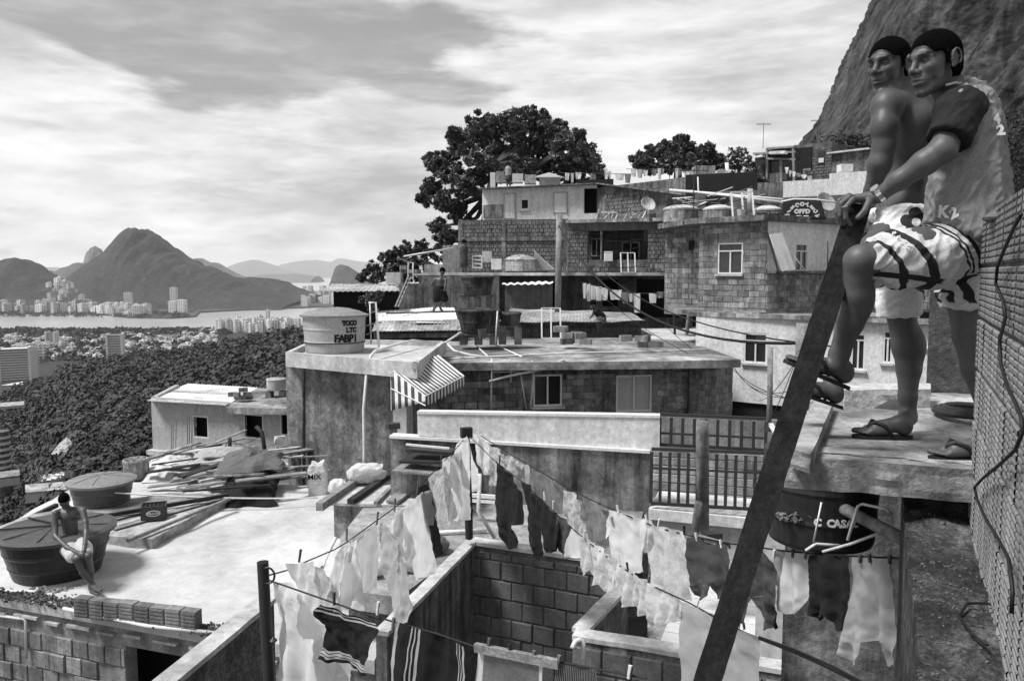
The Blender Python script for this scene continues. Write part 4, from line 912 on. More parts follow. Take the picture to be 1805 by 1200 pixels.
Wb2 = Wall(780, 41.5, 812, 40.5, 440); Wb2.mesh(0, Wb2.L, -.1, Wb2.uz(796, 432)[1], .2).build('wall', brm, bh)
# recessed veranda right of it
vh = thing('veranda_house', 'brick house with a deep dark veranda strung with wires', 'house', P(1090, 480, 38))
Wc = Wall(1000, 38.0, 1178, 36.5, 440); hv = Wc.rect((1036, 406, 1142, 458))
zt2 = Wc.uz(1090, 392)[1]
Wc.mesh(0, Wc.L, -.1, zt2, .25, [hv]).build('wall', M_['mortar'], vh); Wc.bricks(vh, brm, .2, .19, 0, Wc.L, .05, zt2-.3, [hv], gap=.03, proud=.04, stuff=True, seed=23)
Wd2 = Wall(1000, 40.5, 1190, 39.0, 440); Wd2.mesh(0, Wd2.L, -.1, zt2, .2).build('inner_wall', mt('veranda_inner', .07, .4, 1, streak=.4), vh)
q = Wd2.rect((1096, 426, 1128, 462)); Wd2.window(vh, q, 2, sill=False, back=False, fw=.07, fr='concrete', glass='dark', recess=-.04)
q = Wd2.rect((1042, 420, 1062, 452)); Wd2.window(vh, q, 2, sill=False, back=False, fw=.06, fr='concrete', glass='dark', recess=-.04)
for px in (1034, 1060): MB().tube([Wc.at(px, 405, -.1), Wc.at(px, 458, -.1)], .05, 6).build('post', M_['concrete'], vh)
MB().prism([Wc.pt(0, 0, .3), Wc.pt(Wc.L, 0, .3), Wc.pt(Wc.L, 0, -4), Wc.pt(0, 0, -4)], zt2, zt2+.15).build('roof', M_['concrete'], vh)
sign_box(1066, 1080, 443, 460, 37.0, M_['frame_w'], 'white box set on the dark veranda parapet', name='storage_box', cat='box')
# debris of window frames on that roof
fr = thing('old_window_frames', 'heap of old pale window frames and ladders on the veranda roof', 'frames', P(1100, 392, 38))
r = random.Random(4)
for k in range(9):
    a = P(1052+k*11+r.uniform(-4, 4), 391, 37.6+r.uniform(-.5, .5)); b = P(1048+k*12+r.uniform(2, 16), 372+r.uniform(-4, 6), 38.2); MB().beam(a, b, .05, .04).build('bar', M_['concrete_pale'] if k % 2 else M_['wood'], fr)
MB().beam(P(1060, 374, 38), P(1088, 375, 38), .07, .05).build('bar', M_['frame_w'], fr); MB().beam(P(1105, 374, 38), P(1135, 366, 38), .07, .05).build('bar', M_['wood'], fr)
# ================================================================== white house level 3
wh = thing('white_house', 'low whitewashed house with two doors and a tiny window below the big tree', 'house', P(950, 390, 44))
Ww = Wall(850, 44.0, 1052, 42.0, 355); zw0, zw1 = Ww.uz(950, 392)[1], Ww.uz(950, 329)[1]
hw = [Ww.rect((917, 350, 933, 370))]; hdoor = Ww.rect((1029, 332, 1053, 376))
Ww.mesh(0, Ww.L, zw0-.6, zw1, .2, hw+[hdoor]).build('wall', M_['plaster_w'], wh); Ww.window(wh, hw[0], 1, fw=.08, glass='dark'); MB().obox(Ww.pt((hdoor[0]+hdoor[1])/2, (hdoor[2]+hdoor[3])/2, -1), Ww.d*1, Ww.n*.02, Vector((0, 0, 1.2))).build('room_shade', M_['dark'], wh)
for q, mm in (((889, 343, 908, 385), 'plaster_g'), ((976, 341, 999, 375), 'plaster_g')):
    u0, u1, z0, z1 = Ww.rect(q); d = MB().obox(Ww.pt((u0+u1)/2, (z0+z1)/2, .02), Ww.d*(u1-u0)/2, Ww.n*.03, Vector((0, 0, (z1-z0)/2))).build('door', M_['plaster_w'], wh)
    for e in (u0, u1): MB().obox(Ww.pt(e, (z0+z1)/2, .04), Ww.d*.035, Ww.n*.03, Vector((0, 0, (z1-z0)/2+.04))).build('frame', M_['plaster_g'], d)
    MB().obox(Ww.pt((u0+u1)/2, z1+.04, .04), Ww.d*((u1-u0)/2+.03), Ww.n*.03, Vector((0, 0, .04))).build('frame', M_['plaster_g'], d)
u0, u1, z0, z1 = Ww.rect((853, 361, 887, 384)); MB().obox(Ww.pt((u0+u1)/2, (z0+z1)/2, .05), Ww.d*(u1-u0)/2, Ww.n*.05, Vector((0, 0, (z1-z0)/2))).build('grille_panel', M_['concrete'], wh)
Wx = Wall(1052, 42.0, 1225, 37.0, 355); zx = Wx.uz(1060, 330)[1]
Wx.mesh(0, Wx.L, zw0-1.2, zx, .2).build('wall', M_['concrete_dark'], wh); Wx.bricks(wh, brm, .2, .19, .6, Wx.L*.62, Wx.uz(1100, 374)[1], zx-.35, gap=.03, proud=.04, stuff=True, seed=25)
ra, rb_ = P(842, 331, 43.4), P(1052, 322, 41.5); rc_ = P(1232, 345, 36.2)
MB().add([ra, rb_, rb_+Vector((1.5, 7, .25)), ra+Vector((1.5, 7, .25))]+[p-Vector((0, 0, .07)) for p in (ra, rb_, rb_+Vector((1.5, 7, .25)), ra+Vector((1.5, 7, .25)))], [(0, 1, 2, 3), (7, 6, 5, 4), (0, 4, 5, 1), (1, 5, 6, 2), (2, 6, 7, 3), (3, 7, 4, 0)]).build('roof', M_['concrete_dark'], wh)
q = [rb_, rc_, rc_+Vector((1.5, 7, .25)), rb_+Vector((1.5, 7, .25))]; MB().add(q+[p-Vector((0, 0, .07)) for p in q], [(0, 1, 2, 3), (7, 6, 5, 4), (0, 4, 5, 1), (1, 5, 6, 2), (2, 6, 7, 3), (3, 7, 4, 0)]).build('roof', M_['concrete_dark'], wh)
# roof top things above it
def parasol(): pass
zt3 = P(0, 327, 47).z
for i, (a, b, c, d, mm) in enumerate(((864, 873, 304, 330, 'frame_w'), (874, 892, 302, 322, 'corr'), (903, 922, 306, 322, 'plaster_w'), (925, 945, 308, 324, 'corr'), (951, 988, 313, 326, 'concrete_pale'))):
    lb = ('narrow white plank board leaning at the end of the white house roof', 'grey sheet box on the white house roof beside the standing person', 'white sheeted box on the roof, on the other side of the standing person', 'grey corrugated bin on the roof next to the white box', 'low pale tank under the shallow pointed cover on the white house roof')[i]
    sign_box(a, b, c, d, 45.5, M_[mm], lb, name='roof_box', cat='box', d=.6)
ap = P(968, 304, 45.5); mb = MB(); mb.add([ap]+[P(944+0, 312, 45), P(992, 312, 45), P(996, 313, 47), P(940, 312, 47)], [(0, 1, 2), (0, 2, 3), (0, 3, 4), (0, 4, 1)]); o = mb.build('parasol_cover', M_['cloth_l']); tag(o, 'shallow pointed pale cover over the low tank on the white house roof', 'cover'); md = o.modifiers.new('t', 'SOLIDIFY'); md.thickness = .04
# further block wall behind (1145-1260, 290-330)
b3 = thing('rooftop_room', 'small bare block room among the washing behind the veranda', 'house', P(1200, 350, 46))
Wy = Wall(1145, 45.0, 1262, 41.0, 320); zy = Wy.uz(1200, 313)[1]; Wy.mesh(0, Wy.L, zy-2.6, zy, 3).build('wall', M_['block'], b3)
sign_box(1226, 1261, 292, 318, 44, M_['concrete'], 'pale round-cornered cistern box standing on the bare block room', name='cistern_box', cat='cistern', d=1.0)
sh = thing('shed', 'open lean-to shed with a dark inside under long pale poles', 'shed', P(1270, 365, 34))
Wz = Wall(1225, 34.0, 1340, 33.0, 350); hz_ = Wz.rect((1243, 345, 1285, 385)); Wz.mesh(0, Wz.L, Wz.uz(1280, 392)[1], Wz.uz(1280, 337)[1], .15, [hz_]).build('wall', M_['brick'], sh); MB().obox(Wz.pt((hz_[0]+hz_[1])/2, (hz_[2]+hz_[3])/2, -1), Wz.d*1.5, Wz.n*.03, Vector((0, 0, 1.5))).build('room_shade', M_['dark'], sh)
pipe([P(1180, 335, 31), P(1300, 345, 30), P(1380, 352, 29)], .05, 'long pale pole laid across the roofs beyond the cornered block house'); pipe([P(1240, 340, 30.4), P(1375, 356, 28.6)], .04, 'second long pale pole laid across the roofs beyond the block house', 'frame_w')
pipe([P(1230, 312, 34), P(1233, 382, 34)], .03, 'thin white vertical pipe at the corner of the lean-to shed'); pipe([P(1281, 287, 38), P(1285, 335, 38)], .09, 'pale bare post standing by the airy tree', 'frame_w'); pipe([P(1322, 333, 27.5), P(1323, 374, 27.5)], .1, 'stout pale concrete stub post on the block house roof', 'concrete_pale')
# ================================================================== cornered block house (right), Y about 26
ch = thing('cornered_block_house', 'two storey house of large bare blocks with a white painted corner room', 'house', P(1350, 545, 26))
Wk = Wall(1232, 27.5, 1352, 25.6, 470); Wj = Wall.xy(Wk.B, Wall(1232, 27.5, 1500, 28.0, 470).B)
z0k, z1k = Wk.uz(1290, 548)[1], Wk.uz(1290, 392)[1]
hk = [Wk.rect((1265, 428, 1309, 483))]; Wk.mesh(0, Wk.L, z0k, z1k, .2, hk).build('wall', M_['mortar_l'], ch)
Wk.bricks(ch, M_['block'], .39, .19, 0, Wk.L, z0k+.1, z1k-.05, hk, gap=.018, proud=.02, seed=31)
Wk.window(ch, hk[0], 2, transom=.72, fw=.05, glass=('glass', 'curtain_d') if False else 'glass')
zmid = Wj.uz(1420, 478)[1]; hj = [Wj.rect((1402, 429, 1424, 478))]
Wj.mesh(0, Wj.L, zmid, z1k, .2, hj).build('wall', M_['plaster_w'], ch); Wj.window(ch, hj[0], 2, transom=.7, fw=.05)
Wj.mesh(0, Wj.L, z0k, zmid-.06, .2).build('wall', M_['mortar_l'], ch); Wj.bricks(ch, M_['block'], .29, .19, 0, Wj.L, z0k+.1, zmid-.08, gap=.018, proud=.02, seed=32)
MB().obox(Wj.pt(Wj.L/2, zmid-.03, .15), Wj.d*Wj.L/2, Wj.n*.2, Vector((0, 0, .04))).build('ledge', M_['concrete_dark'], ch)
Wi = Wall(1172, 30.5, 1234, 29.5, 470); Wi.mesh(0, Wi.L, z0k-.3, z1k, .2).build('wall', M_['mortar_l'], ch); hi_ = [Wi.rect((1216, 425, 1223, 440))]; Wi.bricks(ch, M_['block'], .30, .19, 0, Wi.L, z0k+.1, z1k-.1, gap=.018, proud=.02, seed=33)
MB().obox(Wi.pt((hi_[0][0]+hi_[0][1])/2, (hi_[0][2]+hi_[0][3])/2, .05), Wi.d*.09, Wi.n*.03, Vector((0, 0, .17))).build('vent', M_['dark'], ch)
poly = [Wi.pt(-.1, 0, .4), Wk.pt(-.1, 0, .5), Wk.pt(Wk.L, 0, .45)+Vector((.1, 0, 0)), Wj.pt(Wj.L, 0, .4), Wj.pt(Wj.L, 0, -6), Wi.pt(0, 0, -5)]
MB().prism(poly, z1k-.02, z1k+.17).build('roof', M_['concrete_dark'], ch)
MB().prism([Wk.pt(-1.0, 0, .35), Wk.pt(Wk.L, 0, .4), Wj.pt(Wj.L, 0, .3), Wj.pt(Wj.L, 0, -1), Wk.pt(-1, 0, -1)], z0k-.14, z0k).build('floor_slab', M_['concrete'], ch)
for i, (a, b, c, d) in enumerate(((1352, 410, 1372, 478), (1362, 412, 1385, 477), (1372, 411, 1396, 476))):
    o = MB().beam(Wj.at(a, b, .5-.1*i), Wj.at(c, d, .9-.12*i), .32 if i else .08, .03, up=Wj.n).build('panel', M_['frame_w'] if i else M_['metal']); tag(o, ('dark thin board leaning at the white corner room', 'first pale panel leaning against the white corner room', 'outer wide pale panel leaning beside the corner room window')[i], 'panel')
pipe([Wj.at(1400, 452, .3), Wj.at(1420, 478, .35)], .02, 'thin white pipe leaning across the corner room window'); pipe([Wj.at(1459, 425, .5), Wj.at(1459, 478, .5)], .02, 'dark thin post on the ledge of the white corner room', 'metal')
# things on its roof
zr_ = z1k+.17
for px, Y, r_, h_, lb in ((1200, 29.5, .62, .5, 'flat square-lidded tank at the edge of the block house roof'), (1266, 28.5, .52, .42, 'pale domed tank in the middle of the block house roof'), (1352, 27.3, .46, .3, 'low tank with a white lid beside the banner on the roof')):
    x = P(px, 380, Y).x; water_tank(x, Y, zr_, r_, h_, M_['concrete'], lb, ribs=1, cover=.14, lidm=M_['concrete_pale'])
sign_box(1334, 1374, 374, 383, 26.6, M_['concrete'], 'long board with small raised lettering on the roof edge below the white lidded tank', ['COITS BAND'], ts=.15, d=.05)
sign_box(1276, 1300, 383, 386, 27.0, M_['frame_w'], 'white plank lying on the roof edge in front of the domed tank', d=.1)
# banner with lettering in an arch
bn = thing('banner', 'dark banner with white lettering in an arch draped over a pipe on the roof', 'banner', P(1410, 388, 27))
Wn = Wall(1378, 26.8, 1448, 26.5, 370); 
o, nu = fab_quad(Wn.at(1380, 354), Wn.at(1447, 352), Wn.at(1456, 387, .25), Wn.at(1376, 386, .25), 20, 6, M_['cloth_b'], 'cloth', bn, .05)
cx, cy = 1414, 385
for i, ch_ in enumerate('DISCOTECA'):
    a = math.pi*(1-(i+.5)/9); p = Wn.at(cx+27*math.cos(a), cy-26*math.sin(a)*.95, .22); text_part(ch_, p, .17, Wn.d*math.sin(a)+Vector((0, 0, 1))*math.cos(a), Vector((0, 0, 1))*math.sin(a)-Wn.d*math.cos(a), M_['cloth_w'], bn, bold=.014)
text_part('OPPD', Wn.at(1414, 373, .22), .19, Wn.d, (0, 0, 1), M_['cloth_w'], bn, bold=.014)
for k in (-6, 7): MB().tube([Wn.at(cx+k, 388, .24), Wn.at(cx+k, 380, .24)], .09, 8).build('print', M_['cloth_w'], bn)
pipe([Wn.at(1376, 356), Wn.at(1400, 351), Wn.at(1440, 352), Wn.at(1475, 357)], .03, 'white pipe frame over which the lettered banner hangs')
# ================================================================== white lower storey (Y about 24)
ws = thing('white_side_house', 'long plain white house side with small windows below the bare block house', 'house', P(1400, 700, 24))
Wo = Wall(1228, 26.2, 1345, 24.2, 620); 
Wo = Wall(1226, 26.6, 1700, 22.0, 620); zo1 = z0k-.16
ho = [Wo.rect(q) for q in ((1311, 587, 1352, 640), (1500, 588, 1525, 652), (1556, 583, 1573, 640), (1634, 570, 1645, 612))]
Wo.mesh(0, Wo.L, -4.2, zo1, .2, ho).build('wall', M_['plaster_w'], ws)
Wo.window(ws, ho[0], 2, transom=.72, glass=('dark', 'glass')); Wo.window(ws, ho[1], 2, transom=.8); Wo.window(ws, ho[2], 2, transom=.75); Wo.window(ws, ho[3], 1)
MB().prism([Wo.pt(-.3, 0, .0), Wo.pt(Wo.L, 0, .3), Wo.pt(Wo.L, 0, -3), Wo.pt(-.3, 0, -3)], zo1-.02, zo1+.12).build('roof', M_['concrete'], ws)
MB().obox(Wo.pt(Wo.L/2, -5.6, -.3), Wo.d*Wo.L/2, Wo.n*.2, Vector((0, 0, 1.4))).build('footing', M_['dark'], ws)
Wo2 = Wall(1480, 23.5, 1640, 22.5, 505); Wo2.mesh(0, Wo2.L, Wo2.uz(1560, 545)[1], Wo2.uz(1560, 480)[1], .2).build('wall', M_['mortar_l'], ws); Wo2.bricks(ws, M_['block'], .29, .19, 0, Wo2.L, Wo2.uz(1560, 545)[1], Wo2.uz(1560, 482)[1], gap=.018, proud=.02, seed=36)
# dim veranda passage between slab house and white side (1120-1225)
pipe([P(1222, 498, 31), P(1210, 590, 31), P(1206, 600, 31)], .08, 'crooked pale trunk propping the dark veranda', 'wood', 'post', 'post'); pipe([P(1186, 500, 32), P(1190, 600, 31)], .05, 'dark straight prop of the veranda beside the crooked trunk', 'wood_d', 'post', 'post')
pl = MB().prism([(p.x, p.y) for p in (PZ(1128, 600, -2.5), PZ(1235, 605, -2.5), PZ(1230, 582, -2.5), PZ(1130, 582, -2.5))], -2.7, -2.42).build('landing', M_['concrete_pale']); tag(pl, 'small pale landing between the long house roof and the dark veranda', 'landing')
# ================================================================== far upper right
fu = thing('upper_block_house', 'bare block house with a small bright window plate under the granite wall', 'house', P(1450, 320, 60))
Wf1 = Wall(1398, 62, 1466, 60, 290); z1 = Wf1.uz(1430, 253)[1]; Wf1.mesh(0, Wf1.L, z1-4.5, z1, 3).build('wall', mt('far_block', .14, .4, 1.5, streak=.4, stain=.3), fu); Wf1.bricks(fu, brm, .4, .22, .8, Wf1.L, z1-3.2, z1-.3, gap=.05, proud=.04, stuff=True, seed=41)
Wf2 = Wall(1466, 59, 1530, 57, 290); z2 = Wf2.uz(1500, 268)[1]; Wf2.mesh(0, Wf2.L, z2-4, z2, 3).build('wall', M_['concrete_dark'], fu); MB().obox(Wf2.pt(Wf2.L/2, z2+.05, 0), Wf2.d*(Wf2.L/2+.2), Wf2.n*.4, Vector((0, 0, .06))).build('roof', M_['concrete_pale'], fu)
q = Wf1.rect((1442, 266, 1454, 290)); MB().obox(Wf1.pt((q[0]+q[1])/2, (q[2]+q[3])/2, .04), Wf1.d*(q[1]-q[0])/2, Wf1.n*.04, Vector((0, 0, (q[3]-q[2])/2))).build('shutter', M_['metal'], fu); q = Wf1.rect((1444, 279, 1453, 287)); MB().obox(Wf1.pt((q[0]+q[1])/2, (q[2]+q[3])/2, .1), Wf1.d*(q[1]-q[0])/2, Wf1.n*.03, Vector((0, 0, (q[3]-q[2])/2))).build('window_plate', M_['frame_w'], fu)
wp = thing('white_terrace_wall', 'broad whitewashed terrace wall below the upper block house', 'wall', P(1450, 345, 55))
Wt2 = Wall(1378, 55, 1535, 52, 325); za, zb2 = Wt2.uz(1450, 345)[1], Wt2.uz(1450, 316)[1]; Wt2.mesh(0, Wt2.L, za, zb2, 2.5).build('wall', M_['plaster_w'], wp); u = Wt2.uz(1462, 312)[0]; Wt2.mesh(u, Wt2.L, zb2, zb2+.35, .3).build('upper_wall', M_['plaster_w'], wp); Wt2.mesh(0, Wt2.L, za-2.5, za, 2.2).build('base_wall', M_['concrete_dark'], wp)
sign_box(1483, 1504, 289, 302, 54, M_['plaster_w'], 'white tank box with a curved pipe standing on the whitewashed terrace', name='tank_box', cat='tank', d=.8)
wk = thing('plank_shack', 'dark ramshackle plank shack on posts beside the upper block house', 'shack', P(1360, 340, 58))
Wp2 = Wall(1328, 58, 1402, 56, 300)
for a, b, c, d, mm in ((1330, 272, 1348, 345, 'wood_d'), (1352, 305, 1376, 345, 'concrete_dark'), (1376, 318, 1380, 350, 'wood_d'), (1352, 262, 1400, 280, 'wood_d')):
    u0, u1, z0, z1 = Wp2.rect((a, b, c, d)); Wp2.mesh(u0, u1, z0, z1, 1.2).build('wall', M_[mm], wk)
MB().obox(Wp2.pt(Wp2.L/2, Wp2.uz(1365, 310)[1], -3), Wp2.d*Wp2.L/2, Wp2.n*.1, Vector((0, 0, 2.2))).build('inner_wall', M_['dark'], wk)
for a, b, c, d in ((1352, 262, 1352, 345), (1376, 283, 1378, 345), (1398, 262, 1400, 330), (1328, 271, 1402, 268), (1352, 280, 1402, 281), (1352, 262, 1400, 259)): MB().beam(Wp2.at(a, b, .1), Wp2.at(c, d, .1), .18, .12).build('post', M_['wood'], wk)
MB().beam(Wp2.at(1358, 270, .5), Wp2.at(1386, 269, .5), .5, .2).build('roof_sheet', M_['corr_w'], wk); MB().beam(Wp2.at(1333, 277, .5), Wp2.at(1346, 275, .5), .4, .15).build('roof_sheet', M_['corr_w'], wk)
bk = thing('low_brick_wall', 'dark low brick wall below the plank shack and its bushes', 'wall', P(1340, 350, 50)); Wq2 = Wall(1290, 50, 1380, 49, 335); Wq2.mesh(0, Wq2.L, Wq2.uz(1340, 352)[1]-1.5, Wq2.uz(1340, 322)[1], 1).build('wall', M_['concrete_dark'], bk)
# low shed roof and clutter at the left of the level (560-740, 495-530)
lr = thing('eave_house', 'low house with a broad pale corrugated eave behind the painted tank', 'house', P(650, 530, 33))
A, B = P(560, 514, 31), P(704, 513, 31.5); corr_sheet(A, B, P(703, 501, 35), P(585, 500, 35), M_['corr'], lr, pitch=.2, amp=.018)
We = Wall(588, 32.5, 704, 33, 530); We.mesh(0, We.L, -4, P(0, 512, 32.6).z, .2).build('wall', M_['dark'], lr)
We2 = Wall(703, 33, 748, 34, 520); We2.mesh(0, We2.L, -4, P(0, 500, 33).z, .2).build('wall', M_['concrete'], lr)
sign_box(680, 706, 480, 500, 34.5, M_['concrete_pale'], 'pale stacked crate box on the eave behind the dark ladder', name='storage_box', cat='box', d=.8)
ld = thing('ladder', 'dark leaning ladder beside the eave house', 'ladder', P(700, 540, 31))
for k in (0, 5): MB().beam(P(697+k, 541, 30.5), P(721+k, 485, 31.5), .07, .04).build('rail', M_['metal'], ld)
for k in range(7): MB().beam(P(699+k*3.6, 535-k*8.2, 30.6+k*.14), P(705+k*3.6, 535-k*8.2, 30.6+k*.14), .04, .04).build('rung', M_['metal'], ld)
pipe([P(719, 490, 32), P(720, 463, 32), P(728, 463, 32), P(728, 492, 32)], .03, 'white pipe hoop above the dark ladder')
pipe([P(712, 452, 36), P(800, 437, 37)], .04, 'pale pole jutting from the brick house into the bush')
# ================================================================== small house on the left with two windows (Y about 36)
sm = thing('small_plain_house', 'plain pale house with two black window openings beyond the white roof', 'house', P(380, 810, 36))
Wa = Wall(268, 36, 545, 33, 750); za0, za1 = Wa.uz(380, 830)[1]-2.5, Wa.uz(380, 708)[1]
ha = [Wa.rect(q) for q in ((339, 733, 367, 772), (429, 730, 464, 773), (493, 727, 520, 768))]
Wa.mesh(0, Wa.L, za0, za1, .2, ha).build('wall', M_['plaster_g'], sm)
for h in ha: Wa.window(sm, h, 1, fr='frame_w', glass=None, fw=.06, sill=False)
Wl = Wall.xy(Wa.A+Vector((-.6, 4, 0)), Wa.A); Wl.mesh(0, Wl.L, za0, za1, .2).build('wall', M_['plaster_g'], sm)
A, B, C, D = P(258, 706, 35.4), P(397, 714, 34), P(452, 684, 39.5), P(330, 677, 41.5)
for k in range(3):
    for j in range(2):
        f = lambda u, v: (A*(1-u)+B*u)*(1-v)+(D*(1-u)+C*u)*v+Vector((0, 0, .02*j))
        corr_sheet(f(k/3, j/2), f((k+1)/3+.01, j/2), f((k+1)/3+.01, (j+1)/2+.02), f(k/3, (j+1)/2+.02), M_['corr_w'], sm, pitch=.18, amp=.015, nv=2)
A, B, C, D = P(396, 718, 33.8), P(545, 720, 32.4), P(545, 685, 38), P(452, 684, 39)
MB().add([A, B, C, D]+[p-Vector((0, 0, .28)) for p in (A, B, C, D)], [(0, 1, 2, 3), (7, 6, 5, 4), (0, 4, 5, 1), (1, 5, 6, 2), (2, 6, 7, 3), (3, 7, 4, 0)]).build('roof', M_['slab_roof'], sm)
MB().obox(Wa.pt(Wa.L/2, Wa.uz(400, 808)[1], .1), Wa.d*(Wa.L/2+.1), Wa.n*.2, Vector((0, 0, .1))).build('ledge', M_['concrete_pale'], sm)
cx_, cy_, cz_ = P(487, 690, 36); 
st_ = thing('tank_stand', 'two short piers carrying the pale tank on the small plain house', 'pier', P(487, 700, 36)); MB().box((cx_-.3, cy_, P(0, 702, 36).z), (.25, .5, .35), 0, True).build('pier', M_['brick'], st_); MB().box((cx_+.3, cy_, P(0, 702, 36).z), (.25, .5, .35), 0, True).build('pier', M_['brick'], st_)
water_tank(cx_, cy_, P(0, 687, 36).z, .42, .5, M_['concrete_pale'], 'small pale tank on two piers on the small plain house', ribs=1, cover=.04)
# ================================================================== things on the white roof
def lowstep():
    e = thing('roof_step', 'low crumbling cement step with old sheets on it across the white roof', 'step', PZ(270, 960, ZR))
    tp_ = [PZ(x, y, ZR+.17) for x, y in ((-10, 930), (192, 944), (268, 950), (408, 872), (300, 868), (60, 905))]
    MB().prism([(p.x, p.y) for p in tp_], ZR-.05, ZR+.17).build('step', M_['slab_roof'], e)
    for i, (a, b) in enumerate((((200, 932), (396, 876)), ((205, 925), (392, 872)), ((200, 915), (330, 880)), ((240, 944), (330, 905)))):
        A, B = PZ(*a, ZR+.2), PZ(*b, ZR+.2); MB().beam(A, B, .14, .02).build('board', M_['concrete_pale'] if i % 2 else M_['wood'], e)
lowstep()
planks((PZ(150, 915, ZR+.26), PZ(404, 872, ZR+.3)), .07, .07, 'long dark pole lying along the top of the crumbling step', 'wood_d', 'pole', cat='pole')
planks((PZ(225, 952, ZR+.24), PZ(404, 879, ZR+.26)), .06, .05, 'bleached batten along the front edge of the crumbling step', 'wood', 'batten', cat='batten')
planks((PZ(-20, 948, ZR+.1), PZ(100, 890, ZR+.14)), .08, .08, 'dark pole at the far edge of the white roof behind the seated boy', 'wood_d', 'pole', cat='pole')
planks((PZ(-20, 938, ZR+.1), PZ(60, 938, ZR+.14)), .05, .05, 'thin dark rod on the roof edge behind the dark round tank', 'wood_d', 'rod', cat='rod')
c = PZ(102, 1008, ZR)
T1 = water_tank(c.x, c.y, ZR, .82, .72, mt('tank_black_plastic', .03, .15, 2, rough=.4, bump=.05), 'wide black plastic tank with a grey lid, the boy sitting on its rim', lidm=mt('tank_lid_grey', .07, .2, 2, rough=.5, bump=.1), taper=.76, cover=.05, lidr=1.07)
T1c = c
for a in (2.6, 3.4): MB().beam((c.x+math.cos(a)*.8, c.y+math.sin(a)*.8, ZR+.77), (c.x+.1, c.y-.05, ZR+.80), .03, .02).build('seam', M_['metal'], T1)
c = PZ(181, 898, ZR); water_tank(c.x, c.y, ZR+.02, .60, .60, M_['tank'], 'mid grey plastic tank with a ribbed conical lid behind the seated boy', lidm=mt('tank_lid_mid', .2, .1, 2, rough=.5, bump=.05), taper=.80, cover=.10, lidr=1.08)
rubble('gravel', [PZ(58, 1040, ZR), PZ(100, 1044, ZR), PZ(150, 1032, ZR)], 160, .012, .04, M_['concrete'], 'loose stones around the foot of the black tank', h=.035)
# beer crate
c = PZ(272, 912, ZR+.2); cr = thing('bottle_crate', 'dark plastic bottle crate with an oval white emblem and dividers', 'crate', c); q = .35; s_ = (.42, .33, .26)
cm = mt('crate_plastic', .05, .15, 3, rough=.5, bump=.05)
R_ = Matrix.Rotation(q, 3, 'Z')
for (dx, dy, w, d) in ((0, -s_[1]/2, s_[0], .02), (0, s_[1]/2, s_[0], .02), (-s_[0]/2, 0, .02, s_[1]), (s_[0]/2, 0, .02, s_[1])):
    o_ = R_@Vector((dx, dy, 0)); MB().box((c.x+o_.x, c.y+o_.y, c.z), (w, d, s_[2]), q, True).build('side', cm, cr)
mb = MB()
for k in range(1, 6): o_ = R_@Vector((-s_[0]/2+s_[0]*k/6, 0, 0)); mb.box((c.x+o_.x, c.y+o_.y, c.z+.02), (.012, s_[1], s_[2]-.04), q, True)
for k in range(1, 4): o_ = R_@Vector((0, -s_[1]/2+s_[1]*k/4, 0)); mb.box((c.x+o_.x, c.y+o_.y, c.z+.02), (s_[0], .012, s_[2]-.04), q, True)
mb.build('divider', cm, cr)
f_ = R_@Vector((0, -s_[1]/2-.016, 0)); xd = R_@Vector((1, 0, 0)); mb = MB()
ov = [Vector((c.x, c.y, c.z+.13))+f_+xd*(.12*math.cos(a))+Vector((0, 0, .05*math.sin(a))) for a in np.linspace(0, 2*math.pi, 25)]; mb.tube(ov, .006, 5, cap=False); mb.build('emblem_ring', M_['frame_w'], cr)
text_part('YELLOW', Vector((c.x, c.y, c.z+.13))+f_, .058, xd, (0, 0, 1), M_['frame_w'], cr, bold=.003)
# debris heap
rr = random.Random(11)
for i in range(46):
    x = rr.uniform(255, 500); t = (x-255)/245; y = rr.uniform(790, 868)-t*8; z = ZR+.1+rr.uniform(0, .45)*(1-abs(t-.6)); a = PZ(x, y, z); L = rr.uniform(.5, 1.9); th = rr.gauss(.35, .4)
    b = a+Vector((math.cos(th)*L, math.sin(th)*L, rr.uniform(-.05, .22))); 
    k = rr.choice(('wood', 'wood', 'wood_d', 'concrete_pale', 'concrete')); planks((a, b), rr.uniform(.06, .24), rr.uniform(.015, .05), {'wood': 'weathered grey', 'wood_d': 'nearly black', 'concrete_pale': 'bleached', 'concrete': 'dusty'}[k]+' broken board in the rubble heap on the white roof', k, 'board', 'boards of the rubble heap, '+k.split('_')[0], 'board')
def crumple(pts, name, m, label, cat, h=.25, n=22, seed=1, thick=.01):
    A, B, C, D = map(Vector, pts); V_ = []; F_ = []
    for j in range(n+1):
        for i in range(n+1):
            u, v = i/n, j/n; q = (A*(1-u)+B*u)*(1-v)+(D*(1-u)+C*u)*v; k = math.sin(math.pi*u)*math.sin(math.pi*v)
            s = Vector((seed*3.1, 0, 0)); w = abs(mnoise.noise(q*2.2+s))*.9+abs(mnoise.noise(q*5.5+s))*.45
            V_.append(q+Vector((mnoise.noise(q*3+s)*.12, mnoise.noise(q*3-s)*.12, h*(k**.5)*(.6+.55*w))))
    F_ = [(j*(n+1)+i, j*(n+1)+i+1, (j+1)*(n+1)+i+1, (j+1)*(n+1)+i) for j in range(n) for i in range(n)]
    o = MB().add(V_, F_).build(name, m, smooth=False); md = o.modifiers.new('t', 'SOLIDIFY'); md.thickness = thick; return tag(o, label, cat)
zz = ZR+.02
crumple((PZ(250, 850, zz), PZ(345, 842, zz), PZ(350, 800, zz), PZ(270, 805, zz)), 'plastic_sheeting', M_['sheet'], 'crumpled pale plastic sheeting at the left end of the rubble heap'.replace('left end', 'outer end'), 'sheeting', .35, seed=2)
